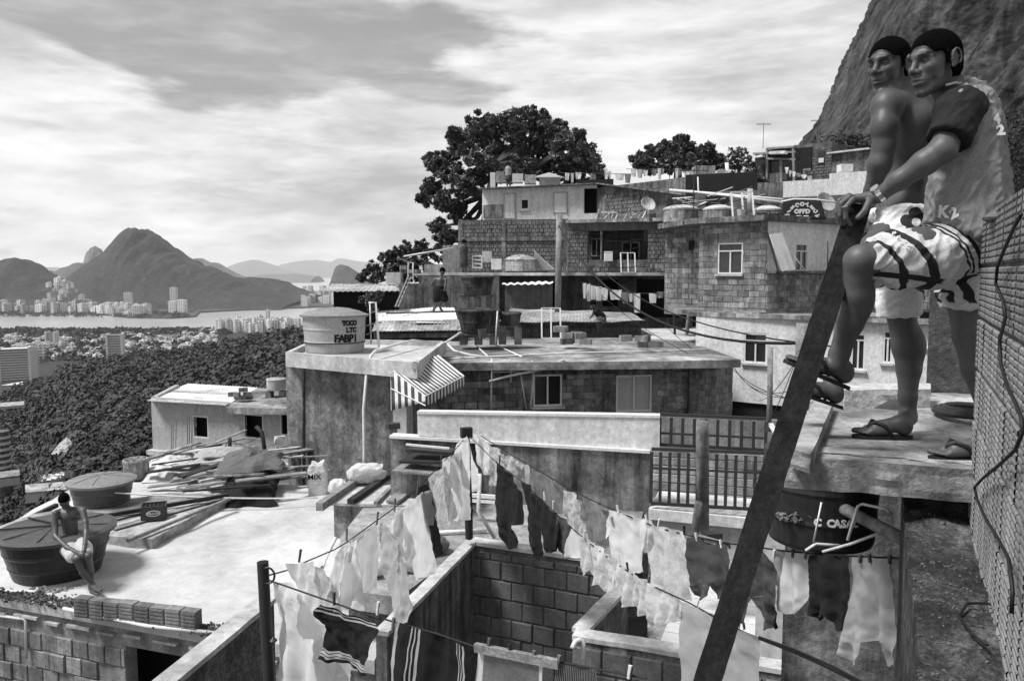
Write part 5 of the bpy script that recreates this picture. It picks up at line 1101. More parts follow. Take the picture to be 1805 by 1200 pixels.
crumple((PZ(330, 835, zz+.2), PZ(420, 828, zz+.2), PZ(440, 790, zz+.3), PZ(345, 795, zz+.2)), 'plastic_sheeting', M_['cloth_l'], 'wrinkled pale tarpaulin over the middle of the rubble heap', 'sheeting', .3, seed=3)
crumple((PZ(322, 880, zz), PZ(372, 872, zz), PZ(365, 852, zz), PZ(325, 856, zz)), 'plastic_sheeting', M_['sheet'], 'small white plastic bundle beside the bottle crate', 'sheeting', .25, seed=4)
crumple((PZ(395, 893, zz), PZ(486, 890, zz), PZ(492, 832, zz+.3), PZ(400, 832, zz+.3)), 'tarpaulin', M_['cloth_b'], 'black tarpaulin sagging under the boards of the rubble heap', 'tarpaulin', .38, seed=5)
crumple((PZ(375, 838, zz+.45), PZ(500, 826, zz+.5), PZ(500, 800, zz+.5), PZ(400, 800, zz+.5)), 'tarpaulin', M_['cloth_g'], 'grey torn cover on top of the black tarpaulin', 'tarpaulin', .35, seed=6)
for k, (x0, x1, y0, y1) in enumerate(((302, 303, 748, 822), (305, 305.5, 745, 822), (311, 309, 745, 822), (330, 331, 736, 815), (334, 334, 735, 815), (339, 337, 736, 815))):
    pipe([P(x1, y1, 20.2), P(x0, y0, 20.2)], .008, 'rusty reinforcing bar standing up from the rubble heap', 'metal', 'rebar', 'rebar', 5, 'reinforcing bars over the rubble heap')
pipe([P(405, 808, 20), P(405, 772, 20)], .05, 'short dark post holding wires before the small plain house', 'wood_d', 'post', 'post'); pipe([P(468, 803, 19), P(462, 762, 19.2), P(452, 752, 19.3)], .05, 'crooked dark post with a broken top before the black window', 'wood_d', 'post', 'post')
for a, b, s in (((405, 775), (500, 775), .5), ((405, 780), (462, 765), .3), ((405, 773), (385, 805), .0)): tag(MB().tube(sagline(P(*a, 20), P(*b, 19.5), s*.4), .008, 4).build('wire', M_['wire']), 'thin black wire slung between the two short dark posts', 'wire', 'wires between the short posts')
crumple((P(484, 782, 19), P(503, 786, 19), P(503, 770, 19), P(487, 768, 19)), 'rag', M_['sheet'], 'white rag hooked on the corner of the stucco house', 'rag', .1, n=8, seed=7)
tag(MB().tube(sagline(PZ(200, 868, ZR+.45), P(560, 877, 16.0), .05, 20), .016, 7).build('hose', M_['pvc'], smooth=True), 'long white hose stretched level across the white roof past the crate', 'hose')
c = PZ(258, 832, ZR); water_tank(c.x, c.y-.5, ZR, .28, .42, M_['concrete'], 'small concrete drum at the far edge of the white roof', ribs=1, cover=.02)
# sacks
def sack(c, w, h, d, label, m, rz=0.0, lie=False, seed=1, txt=None):
    V_ = []; F_ = []; nu, nv = 20, 14; c = Vector(c); R3 = Matrix.Rotation(rz, 3, 'Z')
    for j in range(nv+1):
        v = j/nv
        for i in range(nu):
            a = 2*math.pi*i/nu; ca, sa = math.cos(a), math.sin(a); e = 0.55
            x = w/2*abs(ca)**e*math.copysign(1, ca); y = d/2*abs(sa)**e*math.copysign(1, sa)
            if lie: k = max(1-(2*v-1)**2, 0)**.5*.95+.05; z = h*.5*(1+abs(2*v-1)**.8*math.copysign(1, 2*v-1))
            else: k = (0.94+.06*math.sin(v*3.1)) if v < .8 else max(.5, 1-(v-.8)*1.8); z = h*v
            q = Vector((x*k, y*k, z)); n3 = mnoise.noise(q*9+Vector((seed*5, 0, 0))); q *= 1+.09*n3; q.z += .03*mnoise.noise(q*14); V_.append(c+R3@q)
    for j in range(nv):
        for i in range(nu): a = j*nu+i; b = j*nu+(i+1) % nu; F_.append((a, b, b+nu, a+nu))
    F_.append(tuple(range(nu))[::-1]); F_.append(tuple(nv*nu+k for k in range(nu)))
    e = thing('sack', label, 'sack', c); MB().add(V_, F_).build('bag', m, e, smooth=False)
    if txt: text_part(txt, c+R3@Vector((-w*.12, -d/2-.012, h*.58)), w*.38, R3@Vector((1, 0, 0)), (0, 0, 1), M_['cloth_b'], e, bold=.002)
    return e
c = PZ(561, 871, ZR); sack(c, .43, .72, .28, 'tall upright woven sack with dark letters beside the stucco house', M_['sheet'], .1, seed=1, txt='MIX')
c = P(596, 858, 14.6); sack(PZ(596, 872, -4.55), .36, .33, .3, 'small pale sack slumped between the tall sack and the dark beam', M_['sheet'], .2, True, 2)
# cistern with beams
ci = thing('cistern', 'low square cement cistern with loose beams laid over its pale lid', 'cistern', PZ(670, 950, ZR))
zc = -4.1; Y0 = 14.3
f0, f1 = PZ(588, 882, zc), PZ(740, 888, zc); k0, k1 = PZ(640, 832, zc), PZ(800, 838, zc)
MB().prism([(p.x, p.y) for p in (f0, f1, k1, k0)], ZR-.1, zc-.05).build('wall', M_['concrete'], ci)
ce = [(f0, (-.1, -.12)), (f1, (.1, -.12)), (k1, (.1, .1)), (k0, (-.1, .1))]
MB().prism([(p.x+d[0], p.y+d[1]) for p, d in ce], zc-.05, zc).build('lid', M_['concrete_pale'], ci)
for i, (a, b, w, h, m, lb) in enumerate((((563, 893), (628, 848), .13, .14, 'wood', 'thick weathered beam overhanging the outer corner of the cement cistern'), ((618, 884), (708, 822), .13, .09, 'wood_d', 'long dark beam laid over the cistern lid next to the bundled sack'), ((662, 886), (726, 822), .07, .05, 'wood', 'thin pale batten across the middle of the cistern lid'), ((692, 884), (758, 830), .24, .05, 'wood', 'wide old plank across the inner end of the cistern lid'))):
    planks((PZ(*a, zc+.05), PZ(*b, zc+.05)), w, h, lb, m, 'beam', cat='beam')
sack(PZ(647, 850, zc+.03), .75, .38, .4, 'lumpy pale sack lying on the cistern lid between the beams', M_['sheet'], .25, True, 3)
o = MB().beam(P(682, 828, 14.8), P(694, 748, 14.6), .16, .05, up=(0, 1, 0)).build('post', M_['wood']); tag(o, 'pale leaning plank post with a dark cap behind the cistern', 'post')
o = MB().box(P(694, 750, 14.6), (.22, .16, .1), .3).build('wooden_block', M_['metal']); tag(o, 'dark block on the head of the leaning plank post', 'block')
# boards stacked against the stained wall on the terrace
for i, (a, b, w, h, m, lb) in enumerate((((716, 806), (808, 808), .7, .04, 'wood_d', 'wide dark board lying under the ledge of the stained wall'), ((722, 790), (800, 796), .35, .05, 'metal', 'dark panel propped on the boards below the pale ledge'), ((700, 824), (790, 832), .5, .03, 'wood', 'greyed plank sheet on the cistern edge behind the laundry'), ((716, 783), (792, 790), .04, .03, 'frame_w', 'thin pale rod on the dark panel below the ledge'))):
    planks((P(*a, 13.6-.1*i), P(*b, 13.4-.1*i)), w, h, lb, m, 'board', cat='board')
for i, (y, t) in enumerate(((872, .06), (881, .05))): planks((P(822, y, 12.9), P(880, y+4, 12.7)), .05, t, ('upper', 'lower')[i]+' pale rail low on the stained wall behind the black trousers', 'frame_w', 'rail', cat='rail')
pipe([P(846, 835, 11.9), P(843, 900, 11.9), PZ(872, 948, ZT+.05)], .03, 'white plastic pipe coming down to the yard wall behind the wooden post')
pipe([PZ(770, 938, ZT+.05), PZ(858, 934, ZT+.05)], .03, 'white plastic pipe lying level on the terrace behind the wooden post')
for k, (x, y, w, lb) in enumerate(((712, 1005, .5, 'striped cushion-like bundle on the terrace floor under the washing'), (655, 1015, .34, 'round pale bundle on the terrace edge under the grey cloth'), (764, 975, .42, 'bundle with pale bands near the terrace parapet'))): sack(PZ(x, y, ZT), w, .26, .36, lb, (M_['cloth_l'], M_['sheet'], M_['cloth_g'])[k], .3*k, True, 5+k)
tag(MB().tube([PZ(560, 1018, ZR), P(568, 1000, 10.5), P(583, 965, 10.8), P(592, 947, 10.9)], .025, 7).build('branch', M_['plaster_w'], smooth=True), 'pale bent stick leaning beyond the first white sheets', 'stick')
# ================================================================== clothes posts and lines
pA = P(461, 990, 5.6); Lp = [P(480, 1300, 5.6), P(463, 990, 5.6)]
po = thing('line_post', 'dark steel tube post where two clotheslines start, beside white sheets', 'post', Lp[0])
MB().tube(Lp, .041, 16, cap=False).build('tube', M_['metal'], po, smooth=True); MB().tube([Lp[1]-Vector((0, 0, .004)), Lp[1]-Vector((0, 0, .02))], .036, 16).build('mouth_shade', M_['dark'], po)  # near-black plug puts the shade of the open tube end into colour
MB().tube([P(471, 1015, 5.56)+Vector((.05*math.cos(a), .01, .06*math.sin(a))) for a in np.linspace(0, 6.28, 14)], .008, 6).build('wire_loop', M_['metal'], po)
MB().lathe(P(482, 1128, 5.57), [(.001, -.03), (.03, 0), (.001, .03)], 8).build('knob', M_['metal'], po)
pB0, pB1 = P(827, 948, 11.3), P(822, 758, 11.0)
po2 = thing('wood_line_post', 'rough wooden post on the yard wall where all the clotheslines meet', 'post', pB0)
MB().tube([pB0, P(826, 900, 11.2), P(824, 830, 11.1), pB1], [.055, .06, .05, .045], 8).build('post', M_['wood_d'], po2); MB().lathe(P(823, 900, 11.15), [(.06, -.05), (.10, 0), (.07, .07)], 9).build('knot', M_['wood_d'], po2); MB().box(P(822, 762, 11.0), (.16, .1, .14), .3).build('head', M_['wood_d'], po2)
WA = Wall(471, 5.56, 824, 11.0, 900); WB = Wall(826, 11.0, 1344, 5.2, 950); WC_ = Wall(846, 11.2, 1604, 4.3, 900)
WD = Wall(471, 5.5, 1110, 4.0, 1100); WE = Wall(1150, 5.4, 1345, 5.0, 1100)
def line_on(W, pts, label, r=.006, m='wire'):
    o = MB().tube([W.at(*p) for p in pts], r, 5).build('clothesline', M_[m]); return tag(o, label, 'clothesline')
line_on(WA, [(472, 1014), (505, 1005), (536, 991), (590, 968), (612, 955), (660, 920), (695, 895), (735, 862), (770, 825), (800, 795), (822, 768)], 'clothesline climbing from the steel post past the white sheets to the wooden post')
line_on(WB, [(826, 768), (850, 790), (872, 812), (925, 852), (975, 900), (1025, 945), (1075, 985), (1135, 1025), (1215, 1062), (1300, 1108), (1345, 1128), (1400, 1150), (1480, 1185), (1560, 1215)], 'clothesline carrying the black trousers and small white laundry')
line_on(WC_, [(848, 768), (880, 788), (925, 815), (985, 850), (1040, 880), (1095, 904), (1160, 930), (1218, 944), (1290, 958), (1378, 970), (1440, 976), (1520, 981), (1604, 984)], 'clothesline with the white blouses and the dark shorts, ending by the path')
line_on(WD, [(474, 1022), (560, 1052), (640, 1080), (700, 1097), (770, 1116), (840, 1140), (930, 1158), (1010, 1170), (1060, 1180), (1140, 1195)], 'low clothesline holding the striped rugs over the yard')
FL = cloth('floral_cloth', .6, .45, 26, bump=.1, fine=.4)
FL2 = cloth('lace_cloth', .75, .2, 30, bump=.3, fine=.3)
M_['floral'] = FL; M_['lace'] = FL2
GI = [0]
def garment(name, label, W, rows, m, amp=.025, folds=5, seed=None, legs=(), cat=None, strm=None, stripes=None, nu=26, sub=7, lean=0.0, group=None, off=0.0):
    """rows: (py, x left, x right) down the cloth, hanging in the plane of its line"""
    extra = ()
    if isinstance(m, tuple): m, extra = m
    GI[0] += 1; r = random.Random(GI[0]*7+1); ph = r.uniform(0, 6); V_ = []; F_ = []; mi = []; X0 = min(q[1] for q in rows); XW = max(max(q[2] for q in rows)-X0, 1)
    def grid(rows, v0, v1, ph):
        base = len(V_); R2 = []
        for a, b in zip(rows[:-1], rows[1:]):
            for k in range(sub): t = k/sub; R2.append([a[i]*(1-t)+b[i]*t for i in range(3)]+[(a[3] if len(a) > 3 else 0)*(1-t)+(b[3] if len(b) > 3 else 0)*t])
        last = rows[-1]; R2.append([last[0], last[1], last[2], last[3] if len(last) > 3 else 0]); n = len(R2)
        for j, (py, xl, xr, sl) in enumerate(R2):
            v = v0+(v1-v0)*j/(n-1)
            wd = xr-xl; xl += wd*.035*v*mnoise.noise(Vector((v*3.5, ph, 0))); xr += wd*.035*v*mnoise.noise(Vector((v*3.5, ph, 7)))
            for i in range(nu+1):
                u = i/nu; px = xl+(xr-xl)*u; y = py+sl*u+(XW*.05*mnoise.noise(Vector((u*2.5, ph, 3)))+XW*.02*mnoise.noise(Vector((u*8, ph, 9))))*v**3
                U = (px-X0)/XW; o = amp*(.75*math.sin(2*math.pi*folds*.55*U+ph+1.5*v+1.2*mnoise.noise(Vector((U*2, v*1.5, ph))))*(.3+.7*v)+.45*math.sin(2*math.pi*folds*.3*U+ph*2-v*3))
                p = W.at(px, y); q_ = Vector((p.x*6, p.y*6, p.z*2.2))+Vector((seed or GI[0]*3, 0, 0)); o += amp*(1.3*(.5-abs(mnoise.noise(q_)))+.5*mnoise.noise(p*11)+.25*mnoise.noise(p*28))+lean*v+off
                V_.append(p+W.n*o)
        for j in range(n-1):
            for i in range(nu):
                a = base+j*(nu+1)+i; F_.append((a, a+1, a+nu+2, a+nu+1)); mi.append((i/nu, j/(n-1)))
    grid(rows, 0, 1 if not legs else .5, ph)
    for L in legs: grid(L, .5, 1, ph)
    for L in extra: grid(L, 0, .6, ph+1)
    mats = [M_[m]]+([M_[strm]] if strm else [])
    o = MB().add(V_, F_).build(name, mats, smooth=True)
    if stripes:
        for p, (u, v) in zip(o.data.polygons, mi): p.material_index = 1 if stripes(u, v) else 0
    return tag(o, label, cat or name.replace('_', ' '), group)
def peg(W, px, py, h=17, off=.0, pale=False, tilt=0, lb=None):
    a, b = W.at(px+tilt, py-h*.6, off), W.at(px, py+h*.55, off); e = MB().beam(a, b, .016, .012, up=W.n); e.beam(a+W.d*.008, b+W.d*.001, .006, .016, up=W.n)
    o = e.build('clothes_peg', M_['frame_w'] if pale else M_['peg']); return tag(o, lb or ('pale' if pale else 'dark')+' wooden peg gripping washing on the line', 'clothes peg', 'pegs on the clotheslines, '+('pale' if pale else 'dark'))
g = garment
g('bed_sheet', 'long white sheet hanging next to the steel post down to the picture edge', WA, [(1026, 474, 512), (1080, 477, 545), (1140, 480, 580), (1230, 488, 612)], 'cloth_w', .05, 4)
g('bed_sheet', 'white sheet with a rounded fold pinned after the first long sheet', WA, [(993, 500, 540, -6), (1050, 512, 560), (1110, 520, 550), (1125, 528, 545)], 'cloth_w', .05, 3, off=.04)
g('bed_sheet', 'pale wide sheet with a slanting edge behind the first peg', WA, [(992, 536, 562, 10), (1030, 541, 585), (1070, 548, 592), (1140, 555, 600), (1230, 565, 622)], 'cloth_l', .05, 3)
g('pillowcase', 'thin white pillowcase pinned between the sheets and the grey cloth', WA, [(972, 586, 606, -10), (1010, 580, 622), (1058, 568, 632)], 'cloth_w', .04, 3)
g('white_towel', 'smooth white towel hanging in front of the grey cloth', WA, [(953, 606, 616, -3), (1000, 594, 622), (1045, 586, 626), (1074, 580, 628)], ('cloth_w', ([(960, 604, 612, -2), (990, 600, 608)],)), .03, 3, off=.05)
g('cloth_square', 'plain mid grey cloth square with a rounded lower corner', WA, [(952, 614, 664, -30), (985, 618, 664, -8), (1030, 622, 660, 0), (1044, 628, 650)], 'cloth_l', .02, 2)
g('long_shirt', 'twisted pale shirt hanging low over the terrace corner', WA, [(920, 661, 668), (960, 664, 690), (1000, 668, 706), (1060, 678, 710), (1096, 690, 704)], 'cloth_l', .05, 3, off=.04)
g('shirt', 'white shirt gathered at one peg beside the twisted pale shirt', WA, [(898, 690, 700), (930, 682, 716), (965, 680, 722), (990, 686, 716)], 'cloth_w', .05, 4)
g('shirt', 'big smooth white shirt with the longest body on the climbing line', WA, [(902, 694, 738, -36), (935, 704, 748, -12), (985, 716, 758), (1022, 724, 760, -14)], ('cloth_w', ([(905, 690, 704, -8), (945, 686, 702), (965, 690, 700)], [(870, 736, 752, -8), (905, 744, 760), (925, 748, 758)])), .03, 3, off=.03)
g('trousers', 'dark trousers squeezed between the big white shirt and the floral blouse', WA, [(862, 734, 752, -10), (900, 738, 764), (945, 752, 772), (976, 758, 776)], 'cloth_d', .04, 3)
g('blouse', 'pale floral blouse with a pointed hem', WA, [(842, 750, 778, -22), (870, 752, 792), (905, 760, 800), (932, 778, 786)], 'floral', .03, 4, off=.03)
g('blouse', 'white ruffled blouse hanging beside the floral one', WA, [(818, 775, 792, -16), (850, 776, 806), (890, 780, 808), (918, 784, 804)], 'cloth_w', .04, 4)
g('shirt', 'grey and white shirt with a dark hem nearest below the wooden post', WA, [(808, 790, 806, -18), (840, 788, 820), (885, 804, 830), (915, 808, 826)], 'cloth_l', .03, 4, off=.02)
g('vest', 'white vest with straps high on the line by the wooden post', WA, [(782, 806, 820, -14), (810, 802, 832), (846, 810, 842), (866, 826, 840)], 'cloth_w', .03, 3)
g('waistband', 'dark strap cloth between two white tops', WA, [(800, 796, 800), (812, 800, 808), (824, 806, 811)], 'cloth_d', .01, 1, cat='cloth')
g('towel', 'white towel doubled over the head of the lines right by the wooden post'.replace('right ', ''), WC_, [(762, 838, 856, 12), (790, 842, 872, 4), (820, 844, 880), (836, 850, 874)], 'cloth_w', .05, 3)
g('scarf', 'spotted scarf bunched on the line behind the black trousers', WC_, [(782, 864, 888, 14), (806, 868, 896, 6), (830, 866, 890), (856, 862, 878)], 'floral', .06, 5)
g('scarf', 'second spotted scarf knotted on the line above the black trousers', WC_, [(800, 892, 922, 12), (822, 898, 926), (842, 904, 920)], 'floral', .07, 5)
g('shirt', 'thin pale strip of cloth after the knotted scarf', WC_, [(818, 924, 932), (840, 922, 936), (868, 926, 934)], 'cloth_l', .03, 3)
g('trousers', 'black trousers hanging full length, the one closest to the wooden post', WB, [(812, 876, 890, 8), (840, 876, 906, 8), (870, 872, 922), (906, 872, 922), (925, 874, 921)], 'cloth_b', .04, 4, legs=([(924, 873, 906), (948, 888, 914), (966, 894, 914)],))
g('trousers', 'second black trousers further down the same line with narrow legs', WB, [(848, 920, 936, 10), (870, 922, 962, 14), (905, 926, 974), (935, 930, 980)], 'cloth_b', .04, 4, legs=([(934, 930, 958), (960, 938, 962), (978, 944, 960)], [(934, 958, 984), (955, 964, 984), (972, 968, 982)]))
g('leggings', 'black leggings with a shiny band after the black trousers', WB, [(895, 970, 984, 8), (925, 970, 992), (968, 974, 990)], 'cloth_b', .03, 3, off=.03)
g('shorts', 'grey shorts with pale edge beside the black leggings', WB, [(905, 984, 998, 10), (935, 984, 1006), (970, 986, 1004), (982, 990, 1000)], 'cloth_d', .03, 3)
g('bikini_bra', 'white triangle top with a dark edge', WB, [(928, 1008, 1014, 5), (950, 1002, 1026), (980, 998, 1030), (984, 1000, 1029)], 'cloth_w', .02, 2, strm='cloth_b', stripes=lambda u, v: v > .9)
g('shirt', 'dark shirt on the rear line above the yard wall, behind the black trousers', WC_, [(824, 940, 975, 20), (850, 944, 996, 12), (885, 955, 996), (905, 966, 992)], ('cloth_g', ([(832, 936, 950, 6), (860, 934, 948), (876, 938, 946)], [(846, 974, 994, 10), (880, 990, 1002), (896, 992, 1000)])), .03, 3)
g('blouse', 'patterned pale sleeveless top on the rear line after the dark shirt', WC_, [(862, 996, 1012, 6), (885, 996, 1030, 6), (915, 1000, 1034), (938, 1010, 1030)], 'floral', .04, 4)
g('shirt', 'mid grey shirt on the rear line beside the white blouse', WC_, [(880, 1034, 1062, 12), (910, 1034, 1080), (945, 1040, 1078), (966, 1044, 1070)], ('cloth_g', ([(886, 1030, 1042, 3), (915, 1028, 1040)], [(896, 1066, 1084, 6), (925, 1074, 1088)])), .04, 3)
g('blouse', 'white short blouse with gathered waist on the rear line', WC_, [(898, 1078, 1140, 18), (915, 1074, 1144, 14), (950, 1068, 1142), (985, 1082, 1140), (1008, 1098, 1140)], ('cloth_w', ([(902, 1076, 1090, 2), (925, 1070, 1084, 4), (948, 1068, 1078)], [(912, 1134, 1148, 6), (938, 1138, 1152, 6), (956, 1142, 1151)])), .03, 5)
g('dress', 'long white embroidered dress, largest white piece on the rear line', WC_, [(922, 1144, 1208, 14), (945, 1138, 1214, 8), (985, 1142, 1217), (1025, 1150, 1219), (1054, 1160, 1220, 4)], ('lace', ([(928, 1140, 1152, 3), (955, 1132, 1146, 3), (975, 1134, 1142)], [(940, 1208, 1220, 4), (975, 1212, 1226), (1000, 1216, 1224)])), .035, 6)
rows_small = (('underwear', 'white knickers first in the row of small laundry', 942, 1024, 1042, 1012), ('underwear', 'white frilly piece second in the row of small laundry', 955, 1040, 1066, 1030), ('underwear', 'pale piece with straps third in the row of small laundry', 972, 1060, 1086, 1042), ('bikini_bottom', 'outlined pale bikini fourth in the row of small laundry', 985, 1080, 1096, 1040), ('underwear', 'white lace piece after the outlined bikini', 996, 1096, 1122, 1068), ('underwear', 'ruffled white piece beyond the lace one', 1010, 1118, 1146, 1084), ('underwear', 'long white slip with frills in the small laundry', 1022, 1138, 1176, 1104), ('underwear', 'last white piece of small laundry before the big towel', 1044, 1172, 1208, 1096))
for nm, lb, y0, a, b, y1 in rows_small: g(nm, lb, WB, [(y0, a, b, (b-a)*.45), (y0+(y1-y0)*.35, a-1, b+1, 6), (y0+(y1-y0)*.75, a+3, b+2), (y1, a+7, b-5)], 'lace' if (a % 3) else 'cloth_w', .04, 4)
g('bath_towel', 'large pale bath towel at the low end of the line behind the long dark beam', WB, [(1058, 1207, 1340, 66), (1100, 1206, 1339, 36), (1160, 1205, 1338, 10), (1240, 1204, 1336)], 'cloth_l', .03, 3)
g('shorts', 'dark patterned swim shorts left of the long beam'.replace('left of', 'just before'), WC_, [(944, 1218, 1288, 14), (980, 1218, 1296, 6), (1020, 1220, 1294), (1030, 1222, 1292)], 'cloth_d', .04, 4, legs=([(1030, 1220, 1256), (1048, 1222, 1254), (1054, 1236, 1250)], [(1030, 1256, 1292), (1056, 1262, 1290)]))
g('trousers', 'dark tracksuit trousers with a tied waistband beyond the long beam', WC_, [(964, 1326, 1364, 4), (990, 1312, 1376), (1025, 1300, 1380), (1050, 1294, 1381)], 'cloth_d', .045, 5, legs=([(1050, 1290, 1336), (1085, 1292, 1330), (1108, 1312, 1324)], [(1050, 1334, 1382), (1080, 1346, 1382), (1106, 1352, 1382)]), off=.03)
g('vest', 'pale vest half hidden behind the tracksuit trousers', WC_, [(968, 1352, 1384, 2), (1010, 1356, 1386), (1060, 1366, 1388)], 'cloth_l', .03, 3, off=-.05)
g('white_towel', 'white towel folded over the line between the trousers and black shorts', WC_, [(972, 1384, 1430, 3), (1000, 1380, 1430), (1050, 1374, 1424), (1074, 1378, 1412), (1082, 1386, 1404)], 'cloth_w', .03, 4)
g('shorts', 'black football shorts hanging beside the upside-down tank top', WC_, [(976, 1432, 1504, 2), (1010, 1428, 1504), (1050, 1424, 1500), (1080, 1426, 1496)], 'cloth_b', .04, 5, legs=([(1080, 1426, 1462), (1092, 1440, 1460)], [(1080, 1462, 1500), (1110, 1474, 1496)]))
g('vest', 'grey-white tank top pegged upside down at the end of the line by the path', WC_, [(981, 1505, 1572, 2), (1020, 1504, 1574), (1070, 1498, 1576), (1110, 1490, 1582), (1130, 1484, 1584)], 'cloth_l', .035, 5, nu=30, legs=([(1130, 1484, 1524), (1150, 1482, 1522), (1168, 1502, 1516)], [(1130, 1562, 1584), (1150, 1562, 1585), (1172, 1564, 1578)]))
st1 = lambda u, v: any(abs(v-c) < .022 for c in (.06, .16, .78, .84, .90))
g('striped_rug', 'dark rug with pale stripes flapping at the start of the low line', WD, [(1060, 575, 660, 36), (1075, 556, 672, 34), (1100, 575, 664, 30), (1140, 568, 652, 26), (1160, 558, 654, 26)], 'cloth_b', .04, 2, strm='cloth_l', stripes=st1, sub=14)
st2 = lambda u, v: any(abs(u-c) < .012 for c in (.2, .245, .29, .80, .845, .89)) or u < .03
g('striped_rug', 'large dark blanket with upright pale bands draped over the low line', WD, [(1094, 700, 836, 44), (1140, 694, 836, 30), (1230, 690, 836, 10)], 'cloth_b', .03, 3, strm='cloth_l', stripes=st2, nu=70)
g('mat', 'grey mat with a white border pegged over the yard', WD, [(1140, 842, 958, 26), (1240, 836, 956, 8)], 'cloth_g', .015, 2, strm='cloth_w', stripes=lambda u, v: u < .09 or u > .93, nu=40)
g('ribbed_mat', 'finely ribbed dark mat at the far end of the low line', WD, [(1168, 980, 1052, 10), (1240, 976, 1052, 4)], 'cloth_g', .012, 2, strm='cloth_b', stripes=lambda u, v: (u*24) % 1 < .5, nu=48)
for p in ((WA, 527, 980, 0), (WA, 611, 942, 0), (WA, 664, 914, 0), (WA, 695, 890, 0), (WA, 735, 858, 0), (WA, 778, 815, 0), (WB, 880, 810, 0), (WB, 975, 890, 1), (WB, 960, 874, 1), (WB, 1012, 925, 1), (WB, 1030, 942, 1), (WB, 1107, 998, 0), (WB, 1142, 1022, 0), (WB, 1092, 985, 1), (WC_, 1090, 897, 1), (WC_, 1140, 914, 1), (WC_, 1160, 922, 1), (WC_, 1206, 934, 0), (WC_, 1228, 946, 1), (WC_, 1272, 958, 1), (WC_, 1331, 970, 1), (WC_, 1364, 976, 1), (WC_, 1397, 975, 0), (WC_, 1419, 977, 0), (WC_, 1515, 984, 0), (WC_, 1534, 984, 0), (WC_, 1568, 986, 0), (WD, 589, 1055, 0), (WD, 665, 1072, 1), (WD, 692, 1100, 0), (WD, 860, 1136, 0), (WD, 900, 1146, 0), (WD, 939, 1158, 0), (WD, 983, 1166, 0), (WD, 1108, 1184, 1)):
    peg(p[0], p[1], p[2], off=.02, pale=bool(p[3]), h=20 if p[0] in (WA, WD) else 13, tilt=random.uniform(-3, 3))
planks((WD.at(838, 1140, .02), WD.at(985, 1170, .02)), .03, .05, 'weathered batten laid along the low line above the mats', 'wood', 'batten', cat='batten')
planks((WC_.at(1232, 946, -.02), WC_.at(1286, 962, -.02)), .02, .04, 'small grey batten pegged inside the swim shorts waist', 'wood', 'batten', cat='batten')
pipe([P(1028, 1175, 8.2), P(1028, 1130, 8.2), P(1022, 1127, 8.2), P(1014, 1130, 8.15), P(1009, 1142, 8.1)], .028, 'white pipe with a small tap on the capped dark wall')
# two black cables crossing low
for dx in (0, 3): tag(MB().tube([P(1338, 1122+dx, 4.9), P(1400, 1144+dx*1.5, 4.6), P(1470, 1175+dx*2, 4.3), P(1540, 1212+dx*2, 4.0)], .008, 5).build('cable', M_['wire']), 'black cable sagging from the big towel towards the path edge', 'cable', 'paired black cables')
tag(MB().tube(sagline(P(985, 398, 32.5), P(1424, 604, 13.0), 1.3, 24), .03, 6).build('power_cable', M_['wire'], smooth=True), 'thick cable slanting down from the wooden pole past the white house side', 'cable')
tag(MB().tube(sagline(P(1000, 402, 31), P(1480, 612, 9.0), .9, 24), .012, 5).build('power_cable', M_['wire']), 'thin cable following the thick slanting cable', 'cable')
for a, b, s in (((985, 392, 32), (1180, 398, 34), .5), ((985, 396, 32), (1230, 380, 30), .8), ((1020, 440, 36), (1150, 425, 35), .3), ((986, 385, 33), (860, 392, 38), .3), ((1075, 470, 36), (1178, 440, 30), .3), ((1170, 570, 29), (1290, 650, 22), .2), ((1060, 520, 30), (1250, 640, 23), .2), ((1290, 640, 22), (1420, 700, 9), .3), ((1295, 650, 18), (1390, 690, 10), .2), ((1330, 705, 15), (1400, 640, 9), .15), ((1340, 760, 9), (1402, 636, 8), .1), ((1280, 636, 21), (1440, 712, 8), .2)):
    tag(MB().tube(sagline(P(*a), P(*b), s, 12), .010*max(.4, a[2]/30), 4).build('wire', M_['wire']), 'thin wire of the loose tangle between the pole and the houses', 'wire', 'loose wires between the houses')
tag(MB().tube([P(1424, 700, 9), P(1412, 625, 9), P(1415, 570, 9)], .07, 8).build('timber_stub', M_['wood'], smooth=True), 'grey timber stub carrying the cable in front of the white house side', 'post')
tag(MB().tube([P(1355, 760, 8.8), P(1357, 700, 8.8), P(1358, 612, 8.8)], .032, 8).build('iron_pole', M_['concrete'], smooth=True), 'thin pale iron pole in front of the white house side', 'pole'); tag(MB().beam(P(1357, 745, 8.8), P(1372, 770, 8.6), .05, .03).build('bracket', M_['frame_w']), 'pale bracket at the foot of the thin iron pole', 'bracket')
